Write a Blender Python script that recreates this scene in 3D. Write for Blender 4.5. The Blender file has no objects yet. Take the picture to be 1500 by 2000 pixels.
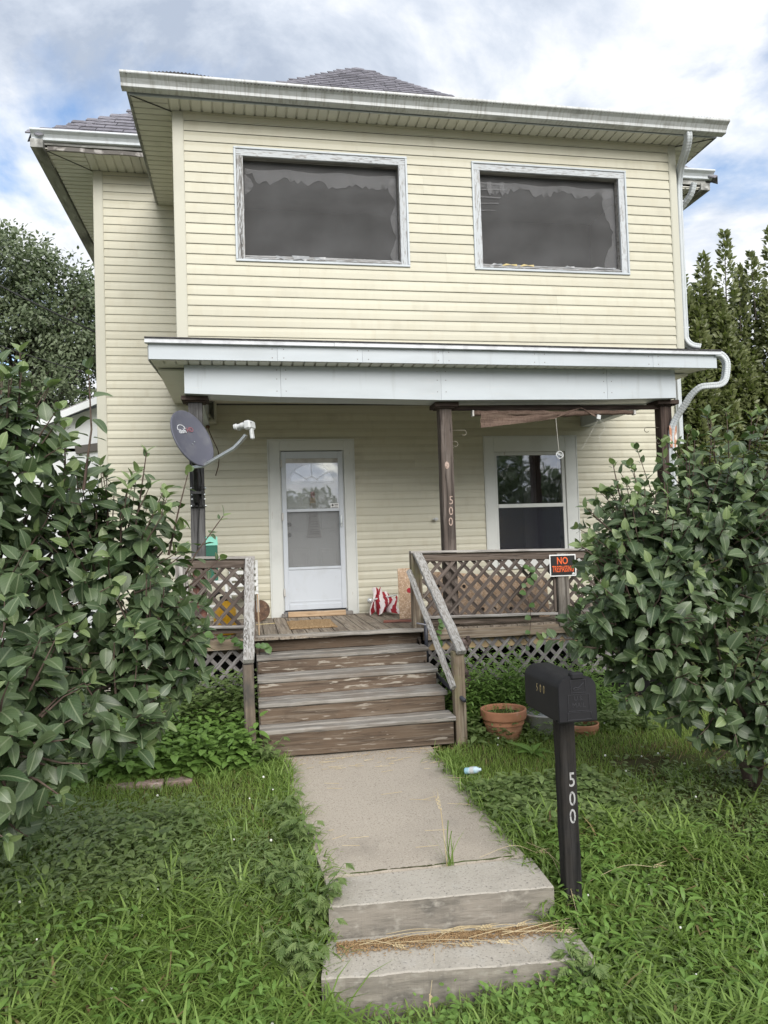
import bpy, math, random
import numpy as np
from mathutils import Matrix, Vector
random.seed(7); rng = np.random.default_rng(7)
SC = bpy.context.scene
COL = SC.collection
rad = math.radians

# ---------------------------------------------------------------- camera, sky, sun, exposure
cam_d = bpy.data.cameras.new('camera'); cam = bpy.data.objects.new('camera', cam_d); COL.objects.link(cam)
CR = Vector((0.98277, -0.18198, -0.03226)); CU = Vector((0.02493, -0.04239, 0.99879)); CF = Vector((0.18313, 0.98239, 0.03712))
CAMZ = 1.8
cam.matrix_world = Matrix(((CR.x, CU.x, -CF.x, 0), (CR.y, CU.y, -CF.y, 0), (CR.z, CU.z, -CF.z, CAMZ), (0, 0, 0, 1)))
cam_d.sensor_fit = 'VERTICAL'; cam_d.sensor_height = 24.0; cam_d.lens = 24.0*1462.1/2000
cam_d.clip_start = 0.05; cam_d.clip_end = 1500
SC.camera = cam
FOC = 1462.1

SUN_DIR = Vector((0.14, -0.83, 0.53)).normalized()      # towards the sun
SUN_STRENGTH, SUN_ANGLE = 1.5, 40.0
SKY_STRENGTH = 0.09
EXPOSURE = 1.36

world = bpy.data.worlds.new('World'); SC.world = world; world.use_nodes = True
def build_sky():
    nt = world.node_tree; N = nt.nodes; L = nt.links
    for n in list(N): N.remove(n)
    out = N.new('ShaderNodeOutputWorld'); bg = N.new('ShaderNodeBackground'); L.new(bg.outputs[0], out.inputs[0])
    sky = N.new('ShaderNodeTexSky'); sky.sky_type = 'NISHITA'; sky.sun_disc = False
    sky.sun_elevation = math.asin(SUN_DIR.z); sky.sun_rotation = math.atan2(SUN_DIR.x, SUN_DIR.y)
    sky.air_density = 1.0; sky.dust_density = 1.0; sky.ozone_density = 1.3
    tc = N.new('ShaderNodeTexCoord')
    sep = N.new('ShaderNodeSeparateXYZ'); L.new(tc.outputs['Generated'], sep.inputs[0])
    def math_(op, a, b):
        m = N.new('ShaderNodeMath'); m.operation = op
        for i, v in enumerate((a, b)):
            if v is None: continue
            if isinstance(v, (int, float)): m.inputs[i].default_value = v
            else: L.new(v, m.inputs[i])
        return m.outputs[0]
    zz = math_('ADD', math_('MAXIMUM', sep.outputs['Z'], 0.0), 0.22)
    u = math_('DIVIDE', sep.outputs['X'], zz); v = math_('DIVIDE', sep.outputs['Y'], zz)
    cmb = N.new('ShaderNodeCombineXYZ'); L.new(u, cmb.inputs[0]); L.new(v, cmb.inputs[1])
    mp = N.new('ShaderNodeMapping'); L.new(cmb.outputs[0], mp.inputs[0]); mp.inputs['Location'].default_value = (6.45, 7.80, 0.9)
    def noise(scale, det, rough, dist=0.0):
        n = N.new('ShaderNodeTexNoise'); n.inputs['Scale'].default_value = scale; n.inputs['Detail'].default_value = det
        n.inputs['Roughness'].default_value = rough; n.inputs['Distortion'].default_value = dist
        L.new(mp.outputs[0], n.inputs['Vector']); return n.outputs['Fac']
    def ramp(src, stops):
        r = N.new('ShaderNodeValToRGB'); L.new(src, r.inputs[0])
        while len(r.color_ramp.elements) < len(stops): r.color_ramp.elements.new(0.5)
        for e, (p, c) in zip(r.color_ramp.elements, stops): e.position = p; e.color = (*c, 1)
        return r.outputs[0]
    cover = ramp(noise(1.3, 8, 0.56, 0.25), [(0.39, (0, 0, 0)), (0.48, (1, 1, 1))])
    shade = ramp(noise(2.1, 9, 0.60, 0.3), [(0.36, (0.46, 0.53, 0.65)), (0.46, (0.70, 0.76, 0.86)), (0.55, (0.98, 1.0, 1.03))])
    skyc = N.new('ShaderNodeVectorMath'); skyc.operation = 'SCALE'; L.new(sky.outputs[0], skyc.inputs[0]); skyc.inputs['Scale'].default_value = 1.0
    cl = N.new('ShaderNodeVectorMath'); cl.operation = 'SCALE'; L.new(shade, cl.inputs[0]); cl.inputs['Scale'].default_value = 0.43/SKY_STRENGTH
    mix = N.new('ShaderNodeMix'); mix.data_type = 'RGBA'
    L.new(cover, mix.inputs[0]); L.new(skyc.outputs[0], mix.inputs[6]); L.new(cl.outputs[0], mix.inputs[7])
    L.new(mix.outputs[2], bg.inputs[0]); bg.inputs[1].default_value = SKY_STRENGTH
build_sky()
sun_d = bpy.data.lights.new('sun', 'SUN'); sun = bpy.data.objects.new('sun', sun_d); COL.objects.link(sun)
sun_d.energy = SUN_STRENGTH; sun_d.angle = rad(SUN_ANGLE); sun_d.color = (1.0, 0.965, 0.91)
sun.rotation_euler = SUN_DIR.to_track_quat('Z', 'Y').to_euler()
sun.location = (0, 0, 20)
SC.view_settings.view_transform = 'Standard'; SC.view_settings.look = 'None'
SC.view_settings.exposure = EXPOSURE; SC.view_settings.gamma = 1.0; SC.view_settings.use_curve_mapping = False

# ---------------------------------------------------------------- materials
def new_mat(name):
    m = bpy.data.materials.new(name); m.use_nodes = True
    return m, m.node_tree.nodes, m.node_tree.links, m.node_tree.nodes['Principled BSDF']
def M(name, base, layers=(), rough=0.6, metallic=0.0, spec=0.4, bump=None, rnd=0.0, world_co=False, alpha=None, rough_l=None):
    """layers: (colour, scale3, lo, hi[, detail[, distortion]]) mixed over the base one after another; bump: (strength, scale3, distance)"""
    m, N, L, P = new_mat(name)
    tc = N.new('ShaderNodeTexCoord'); info = N.new('ShaderNodeObjectInfo')
    if world_co:
        geo = N.new('ShaderNodeNewGeometry'); co = geo.outputs['Position']
    else:
        sc = N.new('ShaderNodeMath'); sc.operation = 'MULTIPLY'; L.new(info.outputs['Random'], sc.inputs[0]); sc.inputs[1].default_value = 83.7
        ad = N.new('ShaderNodeVectorMath'); L.new(tc.outputs['Object'], ad.inputs[0]); L.new(sc.outputs[0], ad.inputs[1]); co = ad.outputs[0]
    def nz(scale3, det=5, dist=0.0, off=0.0, rough_=0.55):
        mp = N.new('ShaderNodeMapping'); L.new(co, mp.inputs[0]); mp.inputs['Scale'].default_value = scale3; mp.inputs['Location'].default_value = (off, off*1.7, off*.3)
        n = N.new('ShaderNodeTexNoise'); n.inputs['Scale'].default_value = 1.0; n.inputs['Detail'].default_value = det; n.inputs['Distortion'].default_value = dist
        n.inputs['Roughness'].default_value = rough_
        L.new(mp.outputs[0], n.inputs['Vector']); return n.outputs['Fac']
    def mr(src, lo, hi):
        r = N.new('ShaderNodeMapRange'); L.new(src, r.inputs[0]); r.inputs[1].default_value = lo; r.inputs[2].default_value = hi; return r.outputs[0]
    col = N.new('ShaderNodeRGB'); col.outputs[0].default_value = (*base, 1); cur = col.outputs[0]
    for i, ly in enumerate(layers):
        c, s3, lo, hi = ly[:4]; det = ly[4] if len(ly) > 4 else 5; dist = ly[5] if len(ly) > 5 else 0.0
        f = mr(nz(s3, det, dist, i*3.3+1), lo, hi)
        mx = N.new('ShaderNodeMix'); mx.data_type = 'RGBA'; L.new(f, mx.inputs[0]); L.new(cur, mx.inputs[6]); mx.inputs[7].default_value = (*c, 1); cur = mx.outputs[2]
    if rnd:
        hs = N.new('ShaderNodeHueSaturation'); v = mr(info.outputs['Random'], 0, 1)
        r = N.new('ShaderNodeMapRange'); L.new(info.outputs['Random'], r.inputs[0]); r.inputs[3].default_value = 1-rnd; r.inputs[4].default_value = 1+rnd
        L.new(r.outputs[0], hs.inputs['Value']); L.new(cur, hs.inputs['Color']); cur = hs.outputs[0]
    L.new(cur, P.inputs['Base Color'])
    P.inputs['Roughness'].default_value = rough; P.inputs['Metallic'].default_value = metallic; P.inputs['Specular IOR Level'].default_value = spec
    if bump:
        st, s3, d = bump
        b = N.new('ShaderNodeBump'); b.inputs['Strength'].default_value = st; b.inputs['Distance'].default_value = d
        L.new(nz(s3, 6, 0.3, 9.1), b.inputs['Height']); L.new(b.outputs[0], P.inputs['Normal'])
    return m
def wood(name, mid, dark, light, paint=None, paint_lo=0.5, rnd=0.18, bump=0.6, stain=None, pscale=(7, 42, 42)):
    """grain runs along local X"""
    ls = [(dark, (1.6, 30, 30), 0.47, 0.66, 7, 0.6), (light, (2.2, 46, 46), 0.50, 0.72, 6, 0.4), (dark, (2.4, 1.8, 2.4), 0.55, 0.8)]
    if stain: ls.append((stain, (3.0, 3.5, 3.5), 0.50, 0.70, 6))
    if paint: ls.append((paint, pscale, paint_lo, paint_lo+0.06, 10, .5))
    ls.append((tuple(x*.35 for x in dark), (3.0, 75, 75), 0.64, 0.70, 4, 0.8))
    return M(name, mid, ls, rough=0.85, spec=0.2, bump=(bump, (3, 60, 60), 0.004), rnd=rnd)
MT = {}
MT['siding'] = M('cream_vinyl', (.515, .495, .392), [((.46, .44, .347), (.6, 2, 3), .45, .75), ((.478, .45, .345), (9, 1, 1), .5, .75, 3), ((.39, .365, .28), (2.5, 2, .7), .58, .85, 5)], rough=.42, spec=.35, bump=(.12, (5, 50, 90), .002), rnd=.035)
MT['corner'] = M('cream_corner_vinyl', (.48, .47, .39), [((.42, .41, .34), (2, 2, 1.2), .5, .8)], rough=.42, spec=.35)
MT['soffit'] = M('cream_soffit', (.70, .685, .61), [((.61, .595, .53), (3, 3, 3), .5, .8)], rough=.5, rnd=.05)
MT['trim'] = M('painted_trim', (.58, .595, .57), [((.49, .50, .48), (3, 3, 3), .52, .8), ((.42, .40, .36), (40, 40, 6), .70, .74, 3)], rough=.5, rnd=.03)
MT['door_alu'] = M('white_storm_door', (.52, .555, .60), [((.45, .475, .50), (4, 4, 3), .5, .8), ((.45, .43, .40), (30, 30, 12), .70, .75, 4)], rough=.38)
MT['fascia'] = M('white_aluminium', (.455, .495, .525), [((.39, .42, .44), (1.0, 4, 4), .5, .8), ((.32, .335, .34), (9, 9, 1.0), .60, .85, 4), ((.48, .50, .51), (6, 6, 30), .62, .8, 4)], rough=.4, rnd=.02)
MT['drip'] = M('drip_edge', (.60, .62, .65), [((.36, .36, .38), (6, 6, 6), .5, .75)], rough=.35)
MT['gutter'] = M('dirty_gutter', (.55, .57, .57), [((.36, .36, .34), (42, 8, 1.5), .47, .72, 4), ((.24, .24, .22), (3, 6, 12), .56, .8)], rough=.38)
MT['gutter_clean'] = M('grey_gutter', (.62, .66, .69), [((.50, .52, .54), (12, 8, 1.5), .5, .8, 4)], rough=.38)
MT['downspout'] = M('white_downspout', (.50, .53, .545), [((.40, .415, .41), (6, 6, 3), .5, .8)], rough=.4)
MT['rust'] = M('rust_primer', (.42, .20, .12), [((.65, .6, .55), (14, 14, 9), .5, .6)], rough=.8)
MT['fascia_wood'] = M('grey_fascia_wood', (.33, .33, .31), [((.14, .14, .13), (2, 8, 8), .46, .66, 6), ((.48, .48, .46), (5, 20, 20), .56, .7, 6)], rough=.85, bump=(.4, (4, 30, 30), .003))
MT['rot'] = M('rotten_wood', (.14, .13, .12), [((.40, .38, .36), (9, 9, 9), .55, .66)], rough=.9)
MT['shingle'] = M('asphalt_shingle', (.20, .195, .222), [((.12, .117, .132), (14, 14, 14), .45, .7), ((.34, .33, .36), (160, 160, 160), .56, .7, 2)], rough=.95, spec=.15, rnd=.22, bump=(.5, (180, 180, 180), .003))
MT['shingle_edge'] = M('dark_roofing', (.05, .048, .05), [((.10, .10, .10), (20, 20, 20), .5, .7)], rough=.95)
MT['win_wood'] = wood('peeling_window_wood', (.34, .335, .33), (.16, .155, .15), (.44, .44, .44), paint=(.50, .525, .545), paint_lo=.41, pscale=(12, 85, 85), rnd=.04)
MT['win_wood_bad'] = wood('badly_peeled_window_wood', (.29, .28, .27), (.12, .115, .11), (.4, .39, .38), paint=(.46, .475, .485), paint_lo=.49, pscale=(12, 85, 85), rnd=.06)
MT['post_dark'] = wood('dark_post_wood', (.060, .042, .035), (.026, .019, .017), (.11, .085, .072), rnd=.1)
MT['post_mid'] = wood('brown_post_wood', (.095, .077, .066), (.04, .032, .028), (.18, .155, .138), rnd=.1)
MT['post_grey'] = wood('grey_post_wood', (.10, .098, .098), (.04, .038, .038), (.17, .17, .17), rnd=.1)
MT['post_red'] = wood('red_brown_post_wood', (.19, .092, .072), (.09, .05, .042), (.24, .18, .15), rnd=.1)
MT['tread'] = wood('grey_tread_wood', (.27, .25, .222), (.11, .10, .088), (.40, .385, .36), rnd=.12, stain=(.19, .162, .135))
MT['riser'] = wood('brown_riser_wood', (.125, .092, .066), (.060, .044, .033), (.20, .165, .13), paint=(.27, .235, .195), paint_lo=.60, pscale=(5, 38, 38), rnd=.14, stain=(.12, .085, .06))
MT['riser_worn'] = wood('worn_riser_wood', (.130, .095, .070), (.06, .044, .033), (.21, .17, .13), paint=(.34, .305, .255), paint_lo=.55, pscale=(5, 34, 34), rnd=.1)
MT['deck'] = wood('deck_board_wood', (.25, .21, .165), (.12, .095, .075), (.36, .32, .27), rnd=.16)
MT['rim'] = wood('rim_board_wood', (.26, .205, .15), (.11, .085, .065), (.38, .33, .27), rnd=.1)
MT['rail_white'] = wood('flaking_handrail_wood', (.27, .255, .235), (.12, .11, .10), (.38, .37, .355), paint=(.39, .385, .37), paint_lo=.48, pscale=(22, 90, 90), rnd=.08)
MT['rail_grey'] = wood('grey_rail_wood', (.34, .32, .30), (.14, .125, .115), (.50, .485, .465), rnd=.1)
MT['rail_dark'] = wood('dark_rail_wood', (.125, .098, .08), (.055, .042, .036), (.23, .19, .165), rnd=.12)
MT['rail_mid'] = wood('brown_grey_post_wood', (.20, .178, .155), (.08, .07, .06), (.31, .29, .26), rnd=.08)
MT['newel'] = wood('newel_wood', (.215, .17, .125), (.10, .075, .055), (.34, .30, .235), rnd=.1, stain=(.20, .19, .10))
MT['newel_dark'] = wood('newel_base_wood', (.17, .135, .105), (.065, .055, .048), (.28, .235, .19), rnd=.1, stain=(.085, .078, .07))
MT['slat'] = wood('lattice_wood', (.108, .086, .074), (.048, .038, .033), (.195, .168, .15), rnd=.22)
MT['slat_grey'] = wood('grey_lattice_wood', (.215, .20, .195), (.09, .082, .08), (.33, .32, .31), rnd=.2)
MT['ply'] = M('yellow_board', (.40, .30, .17), [((.26, .19, .11), (4, 4, 14), .45, .7)], rough=.8)
MT['osb'] = M('flake_board', (.50, .355, .24), [((.36, .24, .155), (30, 30, 30), .42, .60, 3, 1.5), ((.62, .49, .37), (48, 48, 48), .52, .64, 2, 1.0), ((.30, .21, .15), (5, 5, 5), .56, .8)], rough=.85)
MT['hole'] = M('dark_hole', (.03, .022, .018), rough=.9)
MT['osb_edge'] = M('board_edge', (.50, .40, .30), [((.3, .22, .16), (10, 10, 60), .45, .7)], rough=.85)
MT['dark'] = M('shade_black', (.012, .012, .012), rough=1, spec=0)  # near black: shade of unlit spaces put into the colour
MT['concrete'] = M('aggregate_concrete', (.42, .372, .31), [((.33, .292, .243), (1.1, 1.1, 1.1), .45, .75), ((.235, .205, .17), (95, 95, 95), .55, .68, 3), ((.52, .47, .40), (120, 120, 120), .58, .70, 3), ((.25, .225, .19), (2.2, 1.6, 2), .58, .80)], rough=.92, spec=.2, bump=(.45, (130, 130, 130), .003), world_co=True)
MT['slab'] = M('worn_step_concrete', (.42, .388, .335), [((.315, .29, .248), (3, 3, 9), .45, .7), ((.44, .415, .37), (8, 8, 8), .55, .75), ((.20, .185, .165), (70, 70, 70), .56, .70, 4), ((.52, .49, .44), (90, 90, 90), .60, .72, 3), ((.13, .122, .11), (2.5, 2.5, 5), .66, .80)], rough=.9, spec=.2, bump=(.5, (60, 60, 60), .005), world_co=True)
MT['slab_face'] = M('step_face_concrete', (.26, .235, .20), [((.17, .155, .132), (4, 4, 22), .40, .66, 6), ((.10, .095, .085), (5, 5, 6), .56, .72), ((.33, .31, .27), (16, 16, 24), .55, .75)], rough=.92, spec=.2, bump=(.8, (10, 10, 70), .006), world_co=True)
MT['brick'] = M('worn_brick', (.33, .235, .20), [((.20, .155, .135), (12, 12, 12), .45, .65), ((.46, .40, .36), (30, 30, 30), .58, .7)], rough=.95, rnd=.2, bump=(.5, (60, 60, 60), .004))
MT['soil'] = M('soil', (.060, .058, .028), [((.070, .098, .026), (3, 3, 3), .40, .62), ((.085, .068, .045), (30, 30, 30), .58, .75)], rough=1, spec=.05, bump=(.6, (40, 40, 40), .01), world_co=True)
MT['mailbox'] = M('black_plastic', (.014, .014, .016), [((.022, .022, .024), (5, 5, 5), .45, .75)], rough=.55, spec=.22, bump=(.06, (300, 300, 300), .001))
MT['mailbox_relief'] = M('black_plastic_relief', (.032, .032, .036), rough=.4, spec=.5)
MT['mail_post'] = wood('black_post_wood', (.020, .019, .019), (.008, .008, .008), (.045, .043, .042), rnd=.02, bump=.8, stain=(.03, .026, .022))
MT['brass'] = M('dull_gold', (.45, .36, .20), [((.12, .10, .07), (60, 60, 60), .55, .65)], rough=.45, metallic=.6)
MT['white_number'] = M('worn_white_number', (.36, .36, .355), [((.10, .10, .10), (70, 70, 30), .57, .63, 4)], rough=.7)
MT['copper_number'] = M('weathered_number', (.40, .30, .25), [((.2, .14, .11), (60, 60, 60), .5, .65)], rough=.55)
MT['terracotta'] = M('terracotta', (.47, .22, .125), [((.38, .17, .09), (6, 6, 6), .45, .7), ((.56, .36, .26), (14, 14, 9), .60, .78)], rough=.8, bump=(.15, (60, 60, 60), .002))
MT['terracotta_wet'] = M('stained_terracotta', (.31, .155, .085), [((.42, .26, .17), (22, 22, 22), .52, .68), ((.16, .11, .06), (7, 7, 7), .54, .75)], rough=.85)
MT['zinc'] = M('galvanised_metal', (.48, .465, .44), [((.33, .31, .285), (10, 10, 10), .46, .68)], rough=.45, metallic=.15)
MT['dish'] = M('grey_dish_paint', (.095, .098, .125), [((.13, .132, .15), (8, 8, 8), .5, .75)], rough=.5)
MT['black_metal'] = M('black_metal', (.018, .018, .019), [((.04, .04, .04), (30, 30, 30), .55, .7)], rough=.45)
MT['steel'] = M('galvanised_steel', (.50, .53, .54), [((.38, .40, .40), (20, 20, 20), .5, .7)], rough=.35, metallic=.7)
MT['lnb'] = M('white_plastic', (.52, .535, .535), [((.42, .43, .415), (14, 14, 14), .5, .75)], rough=.4)
MT['logo_white'] = M('faded_white_print', (.60, .62, .64), [((.12, .12, .14), (60, 60, 60), .60, .68)], rough=.6)
MT['logo_red'] = M('faded_red_print', (.30, .12, .14), rough=.6)
MT['coir'] = M('coir_fibre', (.40, .275, .155), [((.22, .14, .07), (60, 60, 60), .45, .62, 4), ((.52, .39, .25), (90, 90, 90), .56, .68, 3)], rough=1, spec=.05, bump=(1, (120, 120, 120), .01))
MT['tan_wood'] = wood('tan_board_wood', (.40, .285, .18), (.27, .18, .11), (.50, .39, .27), rnd=.05)
MT['grey_stone'] = M('grey_block', (.22, .205, .19), [((.13, .12, .11), (30, 30, 30), .5, .65)], rough=.9)
MT['flag_red'] = M('red_cloth', (.30, .018, .03), [((.22, .012, .022), (12, 12, 12), .5, .7)], rough=.85)
MT['flag_white'] = M('white_cloth', (.66, .60, .60), [((.55, .48, .48), (12, 12, 12), .5, .7)], rough=.85)
MT['silver'] = M('silver_plastic', (.62, .64, .64), rough=.25, metallic=.5)
MT['red_dot'] = M('red_paint', (.36, .015, .03), rough=.6)
MT['red_board'] = wood('red_board_wood', (.27, .10, .075), (.15, .06, .05), (.34, .19, .15), rnd=.1)
MT['teal_board'] = wood('teal_board_wood', (.06, .09, .10), (.03, .05, .055), (.12, .15, .15), rnd=.1)
MT['yellow'] = M('yellow_plastic', (.62, .34, .015), [((.50, .26, .012), (8, 8, 8), .5, .75)], rough=.4)
MT['green_tin'] = M('green_paint', (.022, .125, .085), rough=.4)
MT['mint'] = M('mint_lid', (.25, .60, .48), rough=.35)
MT['white_plastic'] = M('old_white_plastic', (.66, .67, .66), [((.5, .5, .48), (8, 8, 8), .5, .7)], rough=.5)
MT['rusty'] = M('rusty_iron', (.11, .065, .042), [((.06, .038, .028), (18, 18, 18), .45, .65), ((.19, .12, .08), (30, 30, 30), .56, .7)], rough=.85)
MT['pvc_dark'] = M('dark_pipe', (.040, .042, .055), rough=.4)
MT['pvc_grey'] = M('grey_pipe', (.33, .33, .37), rough=.5)
MT['drift'] = M('driftwood', (.115, .082, .072), [((.05, .035, .032), (10, 10, 24), .45, .65), ((.24, .19, .175), (14, 14, 30), .58, .74)], rough=.7, bump=(.8, (20, 20, 40), .01))
MT['sign_white'] = M('sign_white', (.76, .76, .75), rough=.45)
MT['sign_black'] = M('sign_black', (.014, .014, .014), rough=.4)
MT['sign_orange'] = M('sign_orange', (.80, .13, .03), rough=.5)
MT['blind'] = M('woven_brown_cloth', (.128, .086, .066), [((.085, .055, .043), (140, 140, 6), .45, .6, 2), ((.185, .135, .105), (6, 6, 160), .53, .66, 2)], rough=.95)
MT['cord'] = M('pale_cord', (.45, .44, .40), rough=.7)
MT['iron'] = M('pale_hook_metal', (.17, .155, .12), rough=.5, metallic=.4)
MT['wire'] = M('black_cable', (.010, .010, .010), rough=.6)
MT['bottle'] = M('clear_blue_plastic', (.52, .64, .70), [((.30, .52, .62), (16, 16, 16), .48, .60)], rough=.25)
MT['straw'] = M('dry_straw', (.46, .37, .22), [((.56, .48, .32), (9, 9, 9), .45, .7)], rough=.8)
MT['chaff'] = M('chaff', (.36, .245, .13), [((.25, .155, .075), (50, 50, 50), .45, .65)], rough=1)
MT['inner_door'] = M('grey_panel_door', (.62, .63, .62), [((.54, .55, .54), (3, 3, 3), .45, .7)], rough=.5)
MT['towel'] = M('grey_towel', (.40, .385, .36), [((.30, .285, .26), (40, 40, 40), .5, .65)], rough=.95)
MT['print_black'] = M('black_print', (.03, .03, .03), rough=.8)
MT['pink'] = M('pink_cloth', (.42, .17, .20), [((.26, .09, .11), (30, 30, 30), .5, .6)], rough=.9)
MT['paper'] = M('dirty_paper', (.27, .28, .29), [((.52, .52, .52), (14, 14, 14), .5, .7)], rough=.8)
MT['yellow_paper'] = M('yellow_tape', (.52, .42, .20), [((.60, .54, .36), (20, 20, 20), .5, .7)], rough=.8)
MT['interior'] = M('dim_interior', (.16, .16, .165), [((.07, .07, .072), (1.4, 1.4, 1.4), .45, .65)], rough=.9)
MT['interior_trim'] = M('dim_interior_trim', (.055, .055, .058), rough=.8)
MT['shed_roof'] = M('grey_metal_roof', (.44, .44, .45), [((.34, .33, .33), (1.5, 1.5, 1.5), .45, .7)], rough=.5)
MT['shed_wall'] = M('white_shed_siding', (.72, .74, .75), rough=.6)
MT['shed_dark'] = M('shed_dark_board', (.12, .11, .10), rough=.8)  # even dark brown for the board low on the gable
MT['bark'] = M('bark', (.075, .062, .052), [((.035, .03, .026), (14, 14, 3), .45, .65)], rough=.95, bump=(.6, (24, 24, 6), .02))
MT['twig'] = M('shrub_stem', (.085, .058, .046), [((.15, .12, .09), (14, 14, 14), .5, .7)], rough=.85)
MT['white_flower'] = M('clover_white', (.72, .72, .66), rough=.9)
MT['yellow_flower'] = M('yellow_petal', (.7, .5, .03), rough=.8)
MT['asphalt'] = M('asphalt', (.15, .148, .143), [((.20, .197, .19), (60, 60, 60), .5, .7)], rough=.95, world_co=True)
MT['shell_back'] = M('house_back_vinyl', (.68, .64, .47), rough=.5)

def glass_mat(name, tint, refl, alpha, rough=.02):
    """pane: part mirror, part see-through, part dusty film"""
    m, N, L, P = new_mat(name)
    N.remove(P); out = N['Material Output']
    tr = N.new('ShaderNodeBsdfTransparent'); gl = N.new('ShaderNodeBsdfGlossy'); gl.inputs['Roughness'].default_value = rough; gl.inputs['Color'].default_value = (.97, .98, 1, 1)
    df = N.new('ShaderNodeBsdfDiffuse'); df.inputs['Color'].default_value = (*tint, 1)
    tc = N.new('ShaderNodeTexCoord'); nz = N.new('ShaderNodeTexNoise'); nz.inputs['Scale'].default_value = 3.2; nz.inputs['Detail'].default_value = 2
    L.new(tc.outputs['Object'], nz.inputs['Vector'])
    b = N.new('ShaderNodeBump'); b.inputs['Strength'].default_value = .05; b.inputs['Distance'].default_value = .02; L.new(nz.outputs['Fac'], b.inputs['Height']); L.new(b.outputs[0], gl.inputs['Normal'])
    m1 = N.new('ShaderNodeMixShader'); m1.inputs[0].default_value = alpha; L.new(tr.outputs[0], m1.inputs[1]); L.new(df.outputs[0], m1.inputs[2])
    m2 = N.new('ShaderNodeMixShader')
    fr = N.new('ShaderNodeFresnel'); fr.inputs[0].default_value = 1.5
    ad = N.new('ShaderNodeMath'); ad.operation = 'ADD'; L.new(fr.outputs[0], ad.inputs[0]); ad.inputs[1].default_value = refl; ad.use_clamp = True
    L.new(ad.outputs[0], m2.inputs[0]); L.new(m1.outputs[0], m2.inputs[1]); L.new(gl.outputs[0], m2.inputs[2])
    L.new(m2.outputs[0], out.inputs[0]); return m
MT['door_glass'] = glass_mat('storm_door_glass', (.55, .57, .58), .13, .06)
MT['window_glass'] = glass_mat('window_glass', (.05, .05, .06), .16, .10)
MT['lower_screen'] = glass_mat('dusty_lower_pane', (.034, .036, .048), .04, .45, .12)
MT['door_screen'] = glass_mat('door_insect_screen', (.14, .145, .145), .0, .38, .6)
MT['fan_glass'] = glass_mat('fanlight_glass', (.42, .47, .55), .25, .75, .1)
def screen_mat():
    m, N, L, P = new_mat('grey_window_screen'); N.remove(P); out = N['Material Output']
    tr = N.new('ShaderNodeBsdfTransparent'); df = N.new('ShaderNodeBsdfDiffuse')
    tc = N.new('ShaderNodeTexCoord'); mp = N.new('ShaderNodeMapping'); mp.inputs['Scale'].default_value = (1.4, 1, 2.2); L.new(tc.outputs['Object'], mp.inputs[0])
    nz = N.new('ShaderNodeTexNoise'); nz.inputs['Scale'].default_value = 1.5; nz.inputs['Detail'].default_value = 5; L.new(mp.outputs[0], nz.inputs['Vector'])
    r = N.new('ShaderNodeValToRGB'); L.new(nz.outputs['Fac'], r.inputs[0]); r.color_ramp.elements[0].position = .3; r.color_ramp.elements[0].color = (.085, .084, .084, 1); r.color_ramp.elements[1].position = .7; r.color_ramp.elements[1].color = (.130, .130, .132, 1)
    L.new(r.outputs[0], df.inputs[0])
    mx = N.new('ShaderNodeMixShader'); mx.inputs[0].default_value = .68; L.new(tr.outputs[0], mx.inputs[1]); L.new(df.outputs[0], mx.inputs[2]); L.new(mx.outputs[0], out.inputs[0]); return m
MT['screen'] = screen_mat()
def film_mat():
    m, N, L, P = new_mat('torn_plastic_film'); N.remove(P); out = N['Material Output']
    tr = N.new('ShaderNodeBsdfTransparent'); df = N.new('ShaderNodeBsdfDiffuse'); df.inputs[0].default_value = (.36, .36, .37, 1)
    tl = N.new('ShaderNodeBsdfTranslucent'); tl.inputs[0].default_value = (.5, .5, .5, 1)
    ad = N.new('ShaderNodeMixShader'); ad.inputs[0].default_value = .35; L.new(df.outputs[0], ad.inputs[1]); L.new(tl.outputs[0], ad.inputs[2])
    mx = N.new('ShaderNodeMixShader'); mx.inputs[0].default_value = .40; L.new(tr.outputs[0], mx.inputs[1]); L.new(ad.outputs[0], mx.inputs[2]); L.new(mx.outputs[0], out.inputs[0]); return m
MT['film'] = film_mat()
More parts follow.
